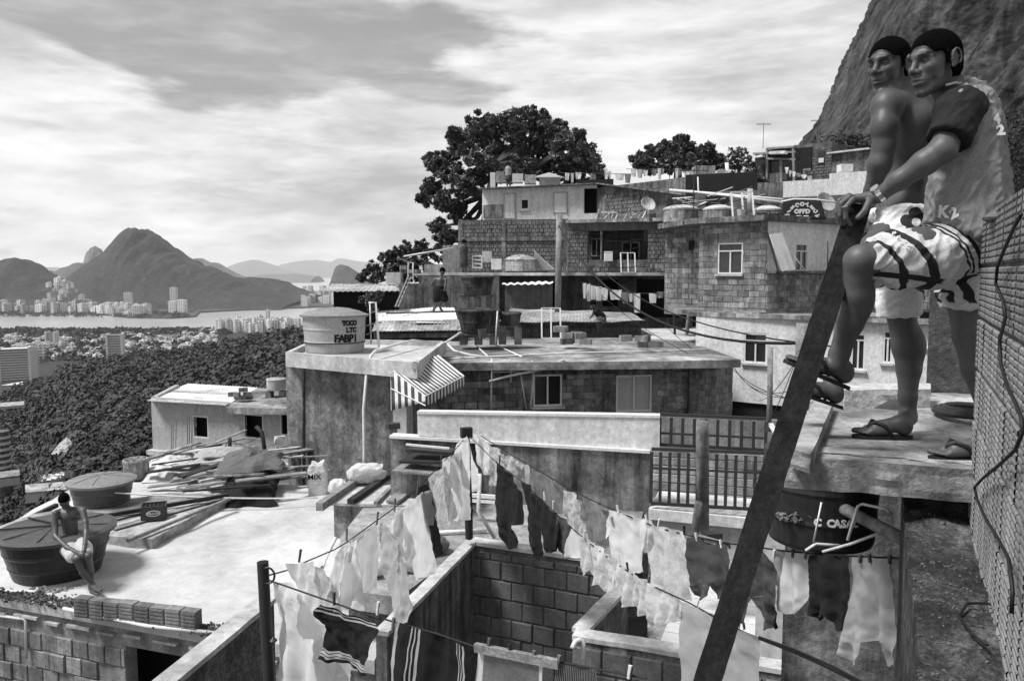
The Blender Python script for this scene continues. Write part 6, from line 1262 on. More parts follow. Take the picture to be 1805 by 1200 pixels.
# ================================================================== path, slab and ribbed block wall beside the camera
ZG = -0.95
dirt = mt('path_dirt', .11, .6, 6, stain=.7, stainlo=.44, bump=1.0, bscale=38, fine=.6, grit=.6)
def ground_near():
    # uneven trodden soil, closed at its outer edge by a rough kerb
    L0, L1 = PZ(1590, 866, ZG), PZ(1630, 1260, ZG); R0, R1 = Vector((3.3, 3.9, 0)), Vector((2.4, .3, 0)); n = 110; V_ = []; F_ = []
    for j in range(n+1):
        for i in range(n+1):
            u, v = i/n, j/n; q = (L0*(1-v)+L1*v)*(1-u)+(R0*(1-v)+R1*v)*u
            z = ZG+.03*mnoise.noise(Vector((q.x*2.5, q.y*2.5, 0)))+.018*mnoise.noise(Vector((q.x*9, q.y*9, 3)))+.009*mnoise.noise(Vector((q.x*26, q.y*26, 5))); V_.append((q.x+(.012*mnoise.noise(Vector((0, q.y*9, 1))) if i == 0 else 0), q.y, z))
    F_ = [(j*(n+1)+i, (j+1)*(n+1)+i, (j+1)*(n+1)+i+1, j*(n+1)+i+1) for j in range(n) for i in range(n)]
    for j in range(n): a, b = V_[j*(n+1)], V_[(j+1)*(n+1)]; m = len(V_); V_ += [(a[0]+.03, a[1], -5), (b[0]+.03, b[1], -5)]; F_.append((j*(n+1), m, m+1, (j+1)*(n+1)))
    a, b = V_[n*(n+1)], V_[n*(n+1)+n]; m = len(V_); V_ += [(a[0], a[1], -5), (b[0], b[1], -5)]; F_.append((n*(n+1), m, m+1, n*(n+1)+n))
    MB().add(V_, F_).build('path', dirt, kind='structure')
ground_near()
M_['soil_chip'] = mt('stone_chip', .11, .6, 20)
r = random.Random(8); mb = MB()
for i in range(1500):
    v = r.random()**.7; Y = 3.5-2.2*v; x = r.uniform(PZ(1600, 600+600/(max(Y, .5)/1.6), ZG).x*0+.49*Y+.07, .49*Y+1.0); s = r.uniform(.0015, .0042)*(1.8 if r.random() < .05 else 1)
    q = Matrix.Rotation(r.uniform(0, 6), 3, Vector((r.random(), r.random(), 1))); c = Vector((x, Y, ZG+.03*mnoise.noise(Vector((x*2.5, Y*2.5, 0)))+.018*mnoise.noise(Vector((x*9, Y*9, 3)))+s*.3))
    mb.obox(c, q@Vector((s, 0, 0)), q@Vector((0, s*.8, 0)), q@Vector((0, 0, s*.6)))
mb.build('gravel', M_['soil_chip'], kind='stuff', label='small stones and chips strewn over the trodden path')
# slab
ZS = -0.715
sb = thing('stair_landing', 'rough cement landing with a raised rim where the two men stand', 'landing', PZ(1550, 760, ZS))
lmat = mt('landing_cement', .42, .4, 2.0, stain=.6, stainlo=.38, bump=.8, bscale=25, fine=.3)
tp_ = [PZ(1384, 803, ZS), PZ(1724, 826, ZS), PZ(1900, 812, ZS), PZ(1900, 694, ZS), PZ(1440, 690, ZS)]
def rough_slab(poly4, z, t, m, name, parent, nz=.008, n=40, edge=.012):
    A, B, C, D = [Vector((p.x, p.y, 0)) for p in poly4]; V_ = []; F_ = []
    for j in range(n+1):
        for i in range(n+1):
            u, v = i/n, j/n; q = (A*(1-u)+B*u)*(1-v)+(D*(1-u)+C*u)*v
            if j == 0 or i == 0: q += Vector((edge*mnoise.noise(q*9), edge*mnoise.noise(q*9+Vector((4, 0, 0))), 0))
            V_.append((q.x, q.y, z+nz*mnoise.noise(q*3)+nz*.5*mnoise.noise(q*11)))
    F_ = [(j*(n+1)+i, j*(n+1)+i+1, (j+1)*(n+1)+i+1, (j+1)*(n+1)+i) for j in range(n) for i in range(n)]
    ring = list(range(n+1))+[j*(n+1)+n for j in range(1, n+1)]+[n*(n+1)+i for i in range(n-1, -1, -1)]+[j*(n+1) for j in range(n-1, 0, -1)]
    mb = MB().add(V_, F_); K = 4
    for k in range(len(ring)):
        a, b = V_[ring[k]], V_[ring[(k+1) % len(ring)]]; P_ = []
        for s in range(K+1):
            for c in (a, b):
                w = .010*mnoise.noise(Vector((c[0]*12, c[1]*12, s*1.7))); P_.append((c[0]+w*(s > 0), c[1]+w*(s > 0), c[2]-t*s/K))
        mb.add(P_, [(2*s, 2*s+2, 2*s+3, 2*s+1) for s in range(K)])
    return mb.build(name, m, parent)
rough_slab([PZ(1384, 803, ZS), PZ(1800, 832, ZS), PZ(1860, 694, ZS), PZ(1440, 692, ZS)], ZS, .125, lmat, 'slab', sb)
rough_slab([PZ(1384, 805, ZS-.13)+Vector((0, .03, 0)), PZ(1600, 820, ZS-.13)+Vector((0, .03, 0)), PZ(1700, 694, ZS-.13), PZ(1440, 692, ZS-.13)], ZS-.135, .085, M_['concrete_dark'], 'lower_slab', sb)
zr = ZS+.055
rough_slab([PZ(1386, 790, zr), PZ(1430, 800, zr), PZ(1470, 706, zr), PZ(1437, 704, zr)], zr, .07, mt('rim_cement', .42, .3, 3, stain=.4, bump=.8), 'rim', sb, n=20)
rough_slab([PZ(1384, 788, zr-.04), PZ(1724, 812, zr-.04), PZ(1724, 800, zr-.04), PZ(1390, 779, zr-.04)], zr-.045, .02, mt('rim_cement_b', .45, .3, 3, stain=.5, bump=.8), 'front_rim', sb, n=24, edge=.02)
rough_slab([PZ(1488, 702, zr), PZ(1640, 702, zr), PZ(1640, 690, zr), PZ(1488, 690, zr)], ZS+.10, .12, mt('rim_cement_c', .5, .3, 3, stain=.4, bump=.8), 'back_rim', sb, n=14)
# under the landing: shade, black tank, pipes
ud = thing('recess_wall', 'dark recess wall under the landing behind the black lettered tank', 'wall', P(1480, 960, 6.2))
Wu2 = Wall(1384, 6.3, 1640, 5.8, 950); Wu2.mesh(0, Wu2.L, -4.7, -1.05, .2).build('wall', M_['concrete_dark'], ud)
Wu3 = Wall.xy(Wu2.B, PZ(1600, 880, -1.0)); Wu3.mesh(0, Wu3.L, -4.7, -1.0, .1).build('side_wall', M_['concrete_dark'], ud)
bt2 = water_tank(2.06, 5.2, P(0, 965, 5.0).z, .37, .60, M_['tank_b'], 'black plastic tank with white brand lettering under the landing', lid=False, taper=.9)
for i, ch_ in enumerate('C CASAL'):
    a = -math.pi/2-.42+i*.105; R__ = .37*.965+.012; c0 = Vector((2.06, 5.2, 0)); c1 = c0+Vector((math.cos(a)*R__, math.sin(a)*R__, P(0, 922, 4.85).z))
    if ch_ != ' ': text_part(ch_, c1, .066, (-math.sin(a), math.cos(a), 0), (0, 0, 1), M_['frame_w'], bt2, bold=.003)
o = MB().tube([P(1462, 884, 5.0), P(1500, 903, 4.8), P(1592, 950, 4.3)], [.042, .038, .038], 14).build('drain_pipe', M_['concrete'], smooth=True); tag(o, 'thick pale drain pipe slanting out from under the landing', 'pipe')
e = thing('pipe_stub', 'short open white pipe stub poking out under the landing edge', 'pipe', P(1575, 850, 3.05)); a, b = P(1561, 850, 2.98), P(1592, 845, 3.3)
MB().tube([a, b], .036, 16, cap=False).build('tube', M_['pvc'], e, smooth=True); MB().tube([a+(b-a)*.03, a+(b-a)*.1], .031, 16).build('bore_shade', M_['dark'], e)  # black plug stands in for the shade inside the pipe stub
pipe([P(1494, 952, 4.6), P(1512, 892, 4.6), P(1520, 888, 4.6), P(1560, 896, 4.5), P(1572, 905, 4.5)], .009, 'thin white pipe frame under the landing, bent over at the top', n=6); pipe([P(1434, 955, 4.5), P(1448, 885, 4.5)], .006, 'thin white rod before the lettered tank', n=5)
pipe([P(1420, 970, 4.5), P(1438, 958, 4.5), P(1480, 961, 4.5)], .009, 'bent white pipe just above the folded white towel', n=6); pipe([P(1450, 972, 4.5), P(1500, 958, 4.4), P(1548, 940, 4.3)], .009, 'white pipe rising towards the path edge over the tank top', n=6)
tag(MB().beam(P(1598, 905, 3.2), P(1634, 1260, 1.75), .035, .03, up=(1, 0, 0)).build('edge_board', M_['wood_d']), 'dark upright board along the path edge beside the hanging tank top', 'board')
rubble('gravel', [P(1390, 912, 5.0), P(1420, 918, 5.0), P(1440, 924, 5.0)], 150, .008, .02, M_['concrete_dark'], 'dark leaves and rubble on the shelf beside the lettered tank', h=.04)
# dark wall below shorts
o = thing('shade_wall', 'pale lower wall strip seen behind the hanging trousers', 'wall', P(1355, 1060, 8.4)); Wx2 = Wall(1334, 8.6, 1384, 8.4, 1000); Wx2.mesh(0, Wx2.L, -4.6, Wx2.uz(1360, 925)[1], .2).build('wall', M_['plaster_g'], o)
# ---- ribbed hollow-block wall on the right
wa, wb = Vector((1.755, 2.98, 0)), Vector((0.93, 1.30, 0)); WR = Wall.xy(wa, wb)
rw = thing('ribbed_block_wall', 'unplastered wall of finely ribbed hollow blocks rising beside the path', 'wall', WR.pt(WR.L/2, -1.1))
rbm = mt('ribbed_brick', .21, .2, 3, obj=.16, bump=.4, fine=.15, stain=.3); zw = P(1740, 396, 2.95).z
WR.mesh(0, WR.L, -1.15, zw-.012, .09).build('mortar', M_['mortar'], rw)
bh_, bw_ = .192, .088
def ribbed(name='brick'):
    mb = MB(); n = 9; V_ = []; F_ = []
    prof = []
    for k in range(n): z0 = -.5+k/n; prof += [(z0+.12/n, 0.0), (z0+.30/n, -1.0), (z0+.80/n, -1.0), (z0+.98/n, 0.0)]
    prof = [(-.5, 0.0)]+prof+[(.5, 0.0)]
    for z, d in prof: V_ += [(-.5, d*.30, z), (.5, d*.30, z)]
    F_ = [(2*i, 2*i+1, 2*i+3, 2*i+2) for i in range(len(prof)-1)]
    m = len(V_); V_ += [(-.5, .6, -.5), (.5, .6, -.5), (.5, .6, .5), (-.5, .6, .5)]; e = len(prof)*2-2
    F_ += [(0, m, m+1, 1), (e, e+1, m+2, m+3)]
    for i in range(len(prof)-1): F_ += [(2*i, 2*i+2, m+3, m) if i > len(prof)/2 else (2*i, 2*i+2, m+3, m)]
    me = bpy.data.meshes.new(name); me.from_pydata(V_, [], F_); me.update(); me.materials.append(rbm); return me
rme = ribbed(); r = random.Random(6); z = -1.13; row = 0
while z < zw-.05:
    u = -bw_*(.5 if row % 2 else 0)+.0
    while u < WR.L:
        w = bw_*r.uniform(.94, 1.03); a, b = max(u, 0), min(u+w, WR.L); u += w+.007
        if b-a < .03: continue
        o = bpy.data.objects.new('brick', rme); COL.objects.link(o); o.parent = rw; o.location = WR.pt((a+b)/2, z+bh_/2, .004+r.uniform(-.001, .003))-WL[rw.name]; o.rotation_euler = (r.uniform(-.006, .006), r.uniform(-.006, .006), WR.rz); o.scale = (b-a, .014, bh_-.012)
    z += bh_; row += 1
crumple((WR.pt(.0, zw-.01, .03), WR.pt(.45, zw-.0, .02), WR.pt(.45, zw, -.12), WR.pt(.0, zw, -.12)), 'cloth_rag', M_['cloth_g'], 'dark rag bundled on top of the ribbed block wall', 'rag', .05, n=14, seed=9)
cab = [(1800, 378), (1788, 400), (1770, 440), (1758, 470), (1755, 500), (1768, 530), (1772, 560), (1762, 600), (1764, 640), (1775, 680), (1790, 710), (1800, 735), (1803, 760), (1790, 792), (1760, 820), (1733, 842), (1718, 858), (1722, 880), (1738, 915), (1760, 950), (1778, 985), (1785, 1040), (1783, 1080)]
tag(MB().tube([WR.at(a, b, .03) for a, b in cab], .0045, 6).build('cable', M_['wire'], smooth=True), 'loose black cable looping down the ribbed block wall to the path', 'cable')
tag(MB().tube([PZ(1783, 1082, ZG+.02), PZ(1740, 1062, ZG+.02), PZ(1705, 1063, ZG+.02), PZ(1690, 1085, ZG+.02), PZ(1712, 1115, ZG+.02), PZ(1740, 1136, ZG+.02)], .004, 5).build('cable', M_['wire'], smooth=True), 'black cable end curled on the trodden path', 'cable')
# ---- behind the landing
pc = thing('pebbled_pier', 'dark pebbled pier behind the landing between the two men and the wall', 'pier', P(1690, 700, 5.8)); Wpc = Wall(1636, 5.6, 1745, 5.3, 600); Wpc.mesh(0, Wpc.L, -2, Wpc.uz(1690, 470)[1], .5).build('pier', mt('pier_pebble', .06, .6, 6, bump=1, bscale=30), pc)
cb_ = thing('coil', 'flat black coil of hose lying on the landing by the wall', 'hose coil', PZ(1700, 730, ZS)); c = PZ(1712, 727, ZS+.03)
mb = MB(); mb.tube([c+Vector((.17*math.cos(a)*(1-.02*a), .17*math.sin(a)*(1-.02*a), .008*a/6)) for a in np.linspace(0, 18, 60)], .016, 6); mb.build('hose', M_['metal'], cb_, smooth=True)
crumple((PZ(1528, 722, ZS), PZ(1592, 722, ZS), PZ(1590, 708, ZS), PZ(1530, 708, ZS)), 'bag', M_['cloth_d'], 'dark crumpled bag on the landing behind the standing leg', 'bag', .07, n=14, seed=12)
# ---- the long dark beam
bmn = [P(1237, 1230, 2.35), P(1515, 362, 3.25)]
a, b = bmn; d = (b-a).normalized(); vw = (a+b).normalized(); sx = d.cross(vw).normalized()
mb = MB(); n = 60; V_ = []; w0, w1 = .107, .118
for i in range(n+1):
    t = i/n; c = a.lerp(b, t); w = .080*(1-t)+.090*t; e = .0018
    for s1, s2 in ((-1, -1), (1, -1), (1, 1), (-1, 1)):
        q = c+sx*(s1*w/2)+vw*(s2*.022); q += sx*(e*mnoise.noise(q*14)+e*.8*mnoise.noise(q*40)); V_.append(q)
F_ = [(4*i+k, 4*i+(k+1) % 4, 4*i+4+(k+1) % 4, 4*i+4+k) for i in range(n) for k in range(4)]+[(3, 2, 1, 0), (4*n, 4*n+1, 4*n+2, 4*n+3)]
mb.add(V_, F_); bo = mb.build('wooden_beam', mt('old_black_plank', .014, .4, 8, bump=.8, rough=.9, spec=.12, fine=.3, bdist=.004, frame=((sx, 55), (vw, 55), (d, 2.2)))); tag(bo, 'long dark slanting plank which the clothed man rests his hand on', 'plank')
# ================================================================== trees
def tree(name, label, base, trunk_pts, clumps, m, n_per, size, rad=.18, seed=1, density=1.0, cat='tree', group=None):
    rng = np.random.default_rng(seed); e = thing(name, label, cat, base, group)
    mb = MB(); top = Vector(trunk_pts[-1]); mb.tube(trunk_pts, [rad*(1-.5*i/(len(trunk_pts)-1)) for i in range(len(trunk_pts))], 9)
    for (c, r_) in clumps[::2]:
        c = Vector(c); k = Vector(trunk_pts[-1 if c.z > top.z-.5 else max(0, len(trunk_pts)//2)]); mid = k.lerp(c, .55)+Vector((0, 0, -.15*(c-k).length)); mb.tube([k, mid, c], [rad*.42, rad*.26, rad*.08], 6)
    mb.build('trunk', M_['bark'], e)
    V_, F_, off = [], [], 0
    for (c, r_) in clumps:
        sub = int(16*density)+3
        for k in range(sub):
            d = rng.normal(size=3); d /= np.linalg.norm(d); c2 = np.asarray(c)+d*r_*rng.uniform(.3, 1.12)*np.array([1, 1, .85]); r2 = r_*rng.uniform(.18, .38)
            v, f = quads(ball_points(c2, (r2, r2, r2*.8), int(n_per*.6*rng.uniform(.6, 1.4)), rng, .3), 0, size, rng, aspect=.5); V_.append(v); F_.append(f+off); off += len(v)
    fastmesh('crown', np.concatenate(V_), np.concatenate(F_), m, e); return e
def clumps_px(lst, Y, dy=1.5, seed=1):
    r = random.Random(seed); out = []
    for px, py, pr in lst: q = P(px, py, Y+r.uniform(-dy, dy)); out.append((q, pr*Y/1404))
    return out
big = [(840, 222, 30), (870, 240, 34), (812, 250, 26), (905, 218, 28), (938, 212, 26), (965, 240, 32), (930, 255, 38), (890, 275, 36), (1000, 262, 30), (1030, 275, 26), (1048, 300, 24), (1010, 300, 30), (970, 290, 32), (850, 285, 26), (780, 290, 26), (768, 285, 18), (800, 318, 26), (762, 330, 20), (750, 350, 15), (778, 352, 22), (825, 330, 22), (808, 372, 22), (775, 400, 18), (790, 420, 20), (842, 312, 20), (1060, 312, 10), (1062, 318, 10), (860, 212, 12), (958, 206, 12), (985, 225, 14), (1022, 240, 14), (825, 265, 16), (800, 235, 12), (792, 275, 14), (935, 300, 24), (900, 300, 24), (822, 395, 14), (885, 225, 20), (925, 196, 8)]
tree('broadleaf_tree', 'great spreading dark tree towering behind the whitewashed house', P(850, 470, 52), [P(860, 470, 52), P(858, 400, 52), P(865, 340, 52), P(875, 290, 52)], clumps_px(big, 52, 2.5), M_['leaf'], 120, .15, .55, seed=21, density=1.9)
t2 = [(1128, 285, 18), (1150, 272, 20), (1175, 265, 20), (1196, 252, 17), (1215, 268, 20), (1238, 268, 18), (1255, 280, 18), (1140, 292, 16), (1190, 285, 22), (1225, 290, 20), (1268, 290, 14), (1165, 295, 18)]
tree('dense_tree', 'round-topped dense tree behind the rooftop washing', P(1195, 340, 62), [P(1195, 345, 62), P(1195, 300, 62), P(1195, 280, 62)], clumps_px(t2, 62, 2.5), M_['leaf'], 150, .17, .4, seed=22, density=1.8)
t3 = [(1292, 275, 13), (1305, 268, 12), (1282, 292, 13), (1302, 292, 15), (1318, 285, 13), (1326, 300, 12), (1300, 312, 14), (1318, 318, 14), (1285, 318, 12), (1335, 318, 9), (1308, 335, 12)]
tree('airy_tree', 'pale airy tree with glinting leaves beside the plank shack', P(1305, 350, 55), [P(1305, 350, 55), P(1303, 320, 55), P(1302, 290, 55)], clumps_px(t3, 55, 1.5), M_['leaf_pale'], 26, .13, .2, seed=23)
t4 = [(660, 470, 14), (680, 455, 16), (700, 445, 16), (722, 440, 16), (742, 438, 16), (690, 470, 18), (715, 465, 20), (740, 462, 20), (768, 450, 18), (665, 488, 14), (645, 485, 12), (700, 485, 14), (730, 482, 16), (758, 475, 16), (635, 490, 8), (775, 435, 14), (690, 450, 10)]
tree('leafy_shrub', 'loose shrubby tree with upright pale leaves at the end of the slab house', P(715, 500, 46), [P(715, 505, 46), P(712, 480, 46), P(710, 460, 46)], clumps_px(t4, 46, 2), mt('shrub_leaf', .06, .5, .6, bump=0, rough=.5, fine=.6), 42, .13, .2, seed=24)
t5 = [(652, 520, 9), (664, 528, 9), (640, 528, 8), (655, 538, 9), (670, 518, 7)]
tree('leafy_shrub', 'small dark shrub growing between the eave house and the painted tank', P(655, 550, 27), [P(655, 550, 27), P(655, 530, 27)], clumps_px(t5, 27, .6), M_['leaf'], 60, .06, .05, seed=25)
t6 = [(1478, 256, 12), (1495, 252, 13), (1512, 250, 12), (1460, 258, 8), (1525, 258, 12), (1400, 345-60, 1)]
tree('dark_shrub', 'dark scrub growing against the foot of the granite wall above the block house', P(1495, 275, 75), [P(1495, 275, 75), P(1495, 258, 75)], clumps_px(t6[:5], 75, 2), M_['leaf'], 140, .2, .2, seed=26)
t7 = [(1330, 318, 12), (1345, 322, 10), (1318, 330, 12), (1336, 336, 10), (1308, 340, 8)]
tree('dark_shrub', 'dark shrub crowding below the plank shack', P(1330, 350, 53), [P(1330, 352, 53), P(1330, 335, 53)], clumps_px(t7, 53, 1), M_['leaf'], 140, .12, .15, seed=27)
# ---- small washing on the far lines
Wsl = Wall(1020, 35.5, 1225, 33.0, 520)
line_on(Wsl, [(1024, 497), (1060, 507), (1120, 517), (1165, 517), (1205, 506), (1222, 500)], 'short clothesline across the dark veranda of the slab house', .012)
for i, (x0, x1, y0, y1, m) in enumerate(((1027, 1034, 499, 526, 'cloth_w'), (1034, 1041, 500, 531, 'cloth_w'), (1041, 1050, 503, 528, 'cloth_w'), (1050, 1061, 505, 530, 'cloth_w'), (1061, 1072, 507, 529, 'cloth_w'), (1075, 1096, 511, 528, 'cloth_w'), (1096, 1108, 515, 535, 'cloth_g'), (1108, 1116, 517, 532, 'cloth_l'), (1117, 1129, 517, 551, 'cloth_w'), (1144, 1157, 517, 534, 'cloth_w'), (1158, 1170, 514, 525, 'cloth_g'), (1172, 1189, 512, 536, 'cloth_w'), (1195, 1200, 509, 514, 'cloth_l'))):
    nm = ('sock', 'shirt', 'shirt', 'shirt', 'towel', 'towel', 'shorts', 'cloth_strip', 'trousers', 'shirt', 'shorts', 'towel', 'sock')[i]
    lb = ('narrow white piece at the pole end', 'thin white shirt, second', 'white shirt, third', 'white shirt, fourth', 'white towel, fifth', 'broad pale towel', 'grey shorts after the broad towel', 'short pale strip', 'long white trousers hanging lowest', 'white shirt past the veranda post', 'small grey shorts', 'broad white towel at the trunk end', 'tiny pale sock')[i]
    garment(nm, lb+' on the dark veranda line', Wsl, [(y0, x0, x1), ((y0+y1)/2, x0+.5, x1-.3), (y1, x0+1.5, x1-1)], m, .04, 2, nu=6, sub=2)
for (W, y0, specs, where) in ((Wall(990, 46, 1110, 44, 310), 305, ((996, 1004, 305, 318), (1006, 1012, 305, 322), (1015, 1025, 304, 316), (1040, 1050, 306, 322), (1066, 1072, 298, 322), (1073, 1078, 302, 318), (1085, 1100, 307, 318), (1101, 1112, 307, 323)), 'above the whitewashed house roof'), (Wall(1110, 48, 1270, 46, 300), 298, ((1112, 1122, 298, 312), (1123, 1133, 299, 314), (1134, 1142, 300, 311), (1149, 1158, 298, 310), (1159, 1166, 297, 317), (1167, 1171, 298, 307), (1190, 1196, 297, 316), (1196, 1202, 297, 310), (1206, 1216, 302, 312), (1216, 1226, 300, 311)), 'before the dense tree'), (Wall(1380, 53, 1440, 50, 310), 300, ((1384, 1390, 295, 306), (1391, 1396, 300, 312), (1397, 1403, 302, 312), (1404, 1412, 305, 312), (1413, 1422, 308, 315), (1423, 1432, 310, 318)), 'over the whitewashed terrace wall')):
    line_on(W, [(specs[0][0]-8, y0), (specs[-1][1]+8, y0+2)], 'thin clothesline '+where, .015)
    for k, (a, b, c, d) in enumerate(specs):
        garment('cloth_piece', ('white', 'pale', 'white', 'greyish')[k % 4]+' piece of washing on the line '+where, W, [(c, a, b), ((c+d)/2, a+.4, b-.4), (d, a+1, b-1.2)], ('cloth_w', 'cloth_l', 'cloth_w', 'cloth_g')[k % 4], .05, 2, nu=5, sub=2, cat='washing', group='washing '+where)

# ---- odds and ends on the upper roofs
r = random.Random(31)
def clutter(px, py, Y, kind, lb):
    c = P(px, py, Y)
    if kind == 'bucket':
        e = thing('bucket', lb, 'bucket', c); MB().lathe(c, [(.11, 0), (.15, .28), (.135, .28), (.10, .02)], 14).build('pail', M_['concrete_pale' if r.random() < .5 else 'tank'], e); MB().tube([Vector(c)+Vector((.14*math.cos(a), 0, .28+.12*math.sin(a))) for a in np.linspace(0, math.pi, 9)], .008, 4).build('handle', M_['metal'], e)
    elif kind == 'dish':
        e = thing('satellite_dish', lb, 'satellite dish', c); MB().tube([c, c+Vector((0, 0, .5))], .025, 6).build('mast', M_['metal'], e)
        mb = MB().lathe((0, 0, 0), [(.02, 0), (.15, .02), (.3, .08), (.36, .13), (.35, .15), (.14, .05), (.02, .03)], 18); q = Matrix.Rotation(1.1, 3, 'X') @ Matrix.Rotation(.3, 3, 'Y'); mb.v = [tuple(q@Vector(v)+c+Vector((0, -.05, .55))) for v in mb.v]; mb.build('reflector', M_['concrete_pale'], e)
    elif kind == 'aerial':
        e = thing('aerial', lb, 'aerial', c); MB().tube([c, c+Vector((0, 0, 1.7))], .018, 6).build('mast', M_['metal'], e); mb = MB(); t = c+Vector((0, 0, 1.65)); mb.beam(t+Vector((-.5, 0, 0)), t+Vector((.5, 0, 0)), .02, .02)
        for k in range(7): mb.beam(t+Vector((-.45+.15*k, -.28+.02*k, 0)), t+Vector((-.45+.15*k, .28-.02*k, 0)), .012, .012); mb.beam(t+Vector((-.45+.15*k, 0, -.1)), t+Vector((-.45+.15*k, 0, .1)), .012, .012)
        mb.build('elements', M_['metal'], e)
    elif kind == 'frame':
        e = thing('window_frame', lb, 'window frame', c); w, h = r.uniform(.6, 1.0), r.uniform(.8, 1.2); sl_ = .35
        for a, b in (((0, 0), (0, h)), ((w, 0), (w, h)), ((0, h), (w, h)), ((0, 0), (w, 0)), ((w/2, 0), (w/2, h))): MB().beam(c+Vector((a[0], a[1]*sl_, a[1])), c+Vector((b[0], b[1]*sl_, b[1])), .05, .04).build('bar', M_['frame_w'], e)
    elif kind == 'blocks':
        e = thing('block_pile', lb, 'blocks', c)
        for k in range(r.randint(4, 8)): MB().box(c+Vector((r.uniform(-.5, .5), r.uniform(-.3, .3), .19*(k//3))), (.38, .18, .18), r.uniform(-.5, .5), True).build('brick', M_['block'], e)
for a in ((1188, 384, 27.6, 'bucket', 'bucket on the block house roof edge beside the flat lidded tank'), (1306, 384, 27.0, 'bucket', 'bucket between the domed tank and the lettered board'), (1222, 384, 28.5, 'aerial', 'dark aerial standing between the tanks on the block house roof'), (1450, 388, 27.5, 'dish', 'small dish at the far end of the lettered banner'), (1140, 383, 37.5, 'dish', 'pale dish at the end of the heap of window frames'), (1160, 392, 36.8, 'blocks', 'short pile of blocks on the veranda house roof edge'), (1010, 478, 36.2, 'blocks', 'loose blocks on the thin slab right beside the utility pole'.replace('right ', '')), (1040, 480, 36.0, 'bucket', 'bucket on the thin slab below the dark veranda'), (1150, 480, 35.4, 'blocks', 'loose blocks at the far end of the thin slab'), (1095, 480, 35.8, 'frame', 'old pale frame leaning on the veranda parapet'), (850, 596, 24.5, 'bucket', 'pail at the foot of the pier under the larger blackened tank'), (1010, 606, 25.5, 'blocks', 'few loose blocks lying in the middle of the long house roof'), (1130, 612, 24.5, 'blocks', 'loose blocks near the landing end of the long house roof'), (955, 596, 27.5, 'frame', 'old white frame lying up against the corrugated house front'), (1180, 327, 43, 'aerial', 'aerial among the washing near the bare block room'), (1045, 322, 43.5, 'aerial', 'aerial above the dark doorway of the whitewashed house'), (1272, 335, 36, 'dish', 'dish on the lean-to shed roof'), (1345, 262, 56, 'aerial', 'aerial over the plank shack'), (1440, 253, 60, 'aerial', 'aerial on the upper block house'), (1402, 314, 53, 'bucket', 'bucket on the whitewashed terrace wall'), (1425, 313, 53, 'blocks', 'blocks stacked on the whitewashed terrace wall'), (720, 482, 36, 'blocks', 'loose blocks at the ladder end of the thin slab'), (430, 705, 35, 'blocks', 'loose blocks on the flat part of the small plain house roof'), (1292, 384, 26.9, 'frame', 'pale frame lying beside the domed tank')): clutter(*a)
for i in range(26):
    x = r.uniform(1180, 1375); y = np.interp(x, [1180, 1375], [338, 352])+r.uniform(-2, 26); Y = r.uniform(29, 33); L = r.uniform(.5, 2.0); a = P(x, y, Y)
    planks((a, a+Vector((L*r.uniform(.5, 1), r.uniform(-.5, .5), r.uniform(-.3, .5)))), r.uniform(.04, .2), .03, 'stray board among the tanks and poles beyond the block house roof', r.choice(('wood', 'wood_d', 'frame_w', 'concrete')), 'board', 'stray boards behind the block house roof', 'board')
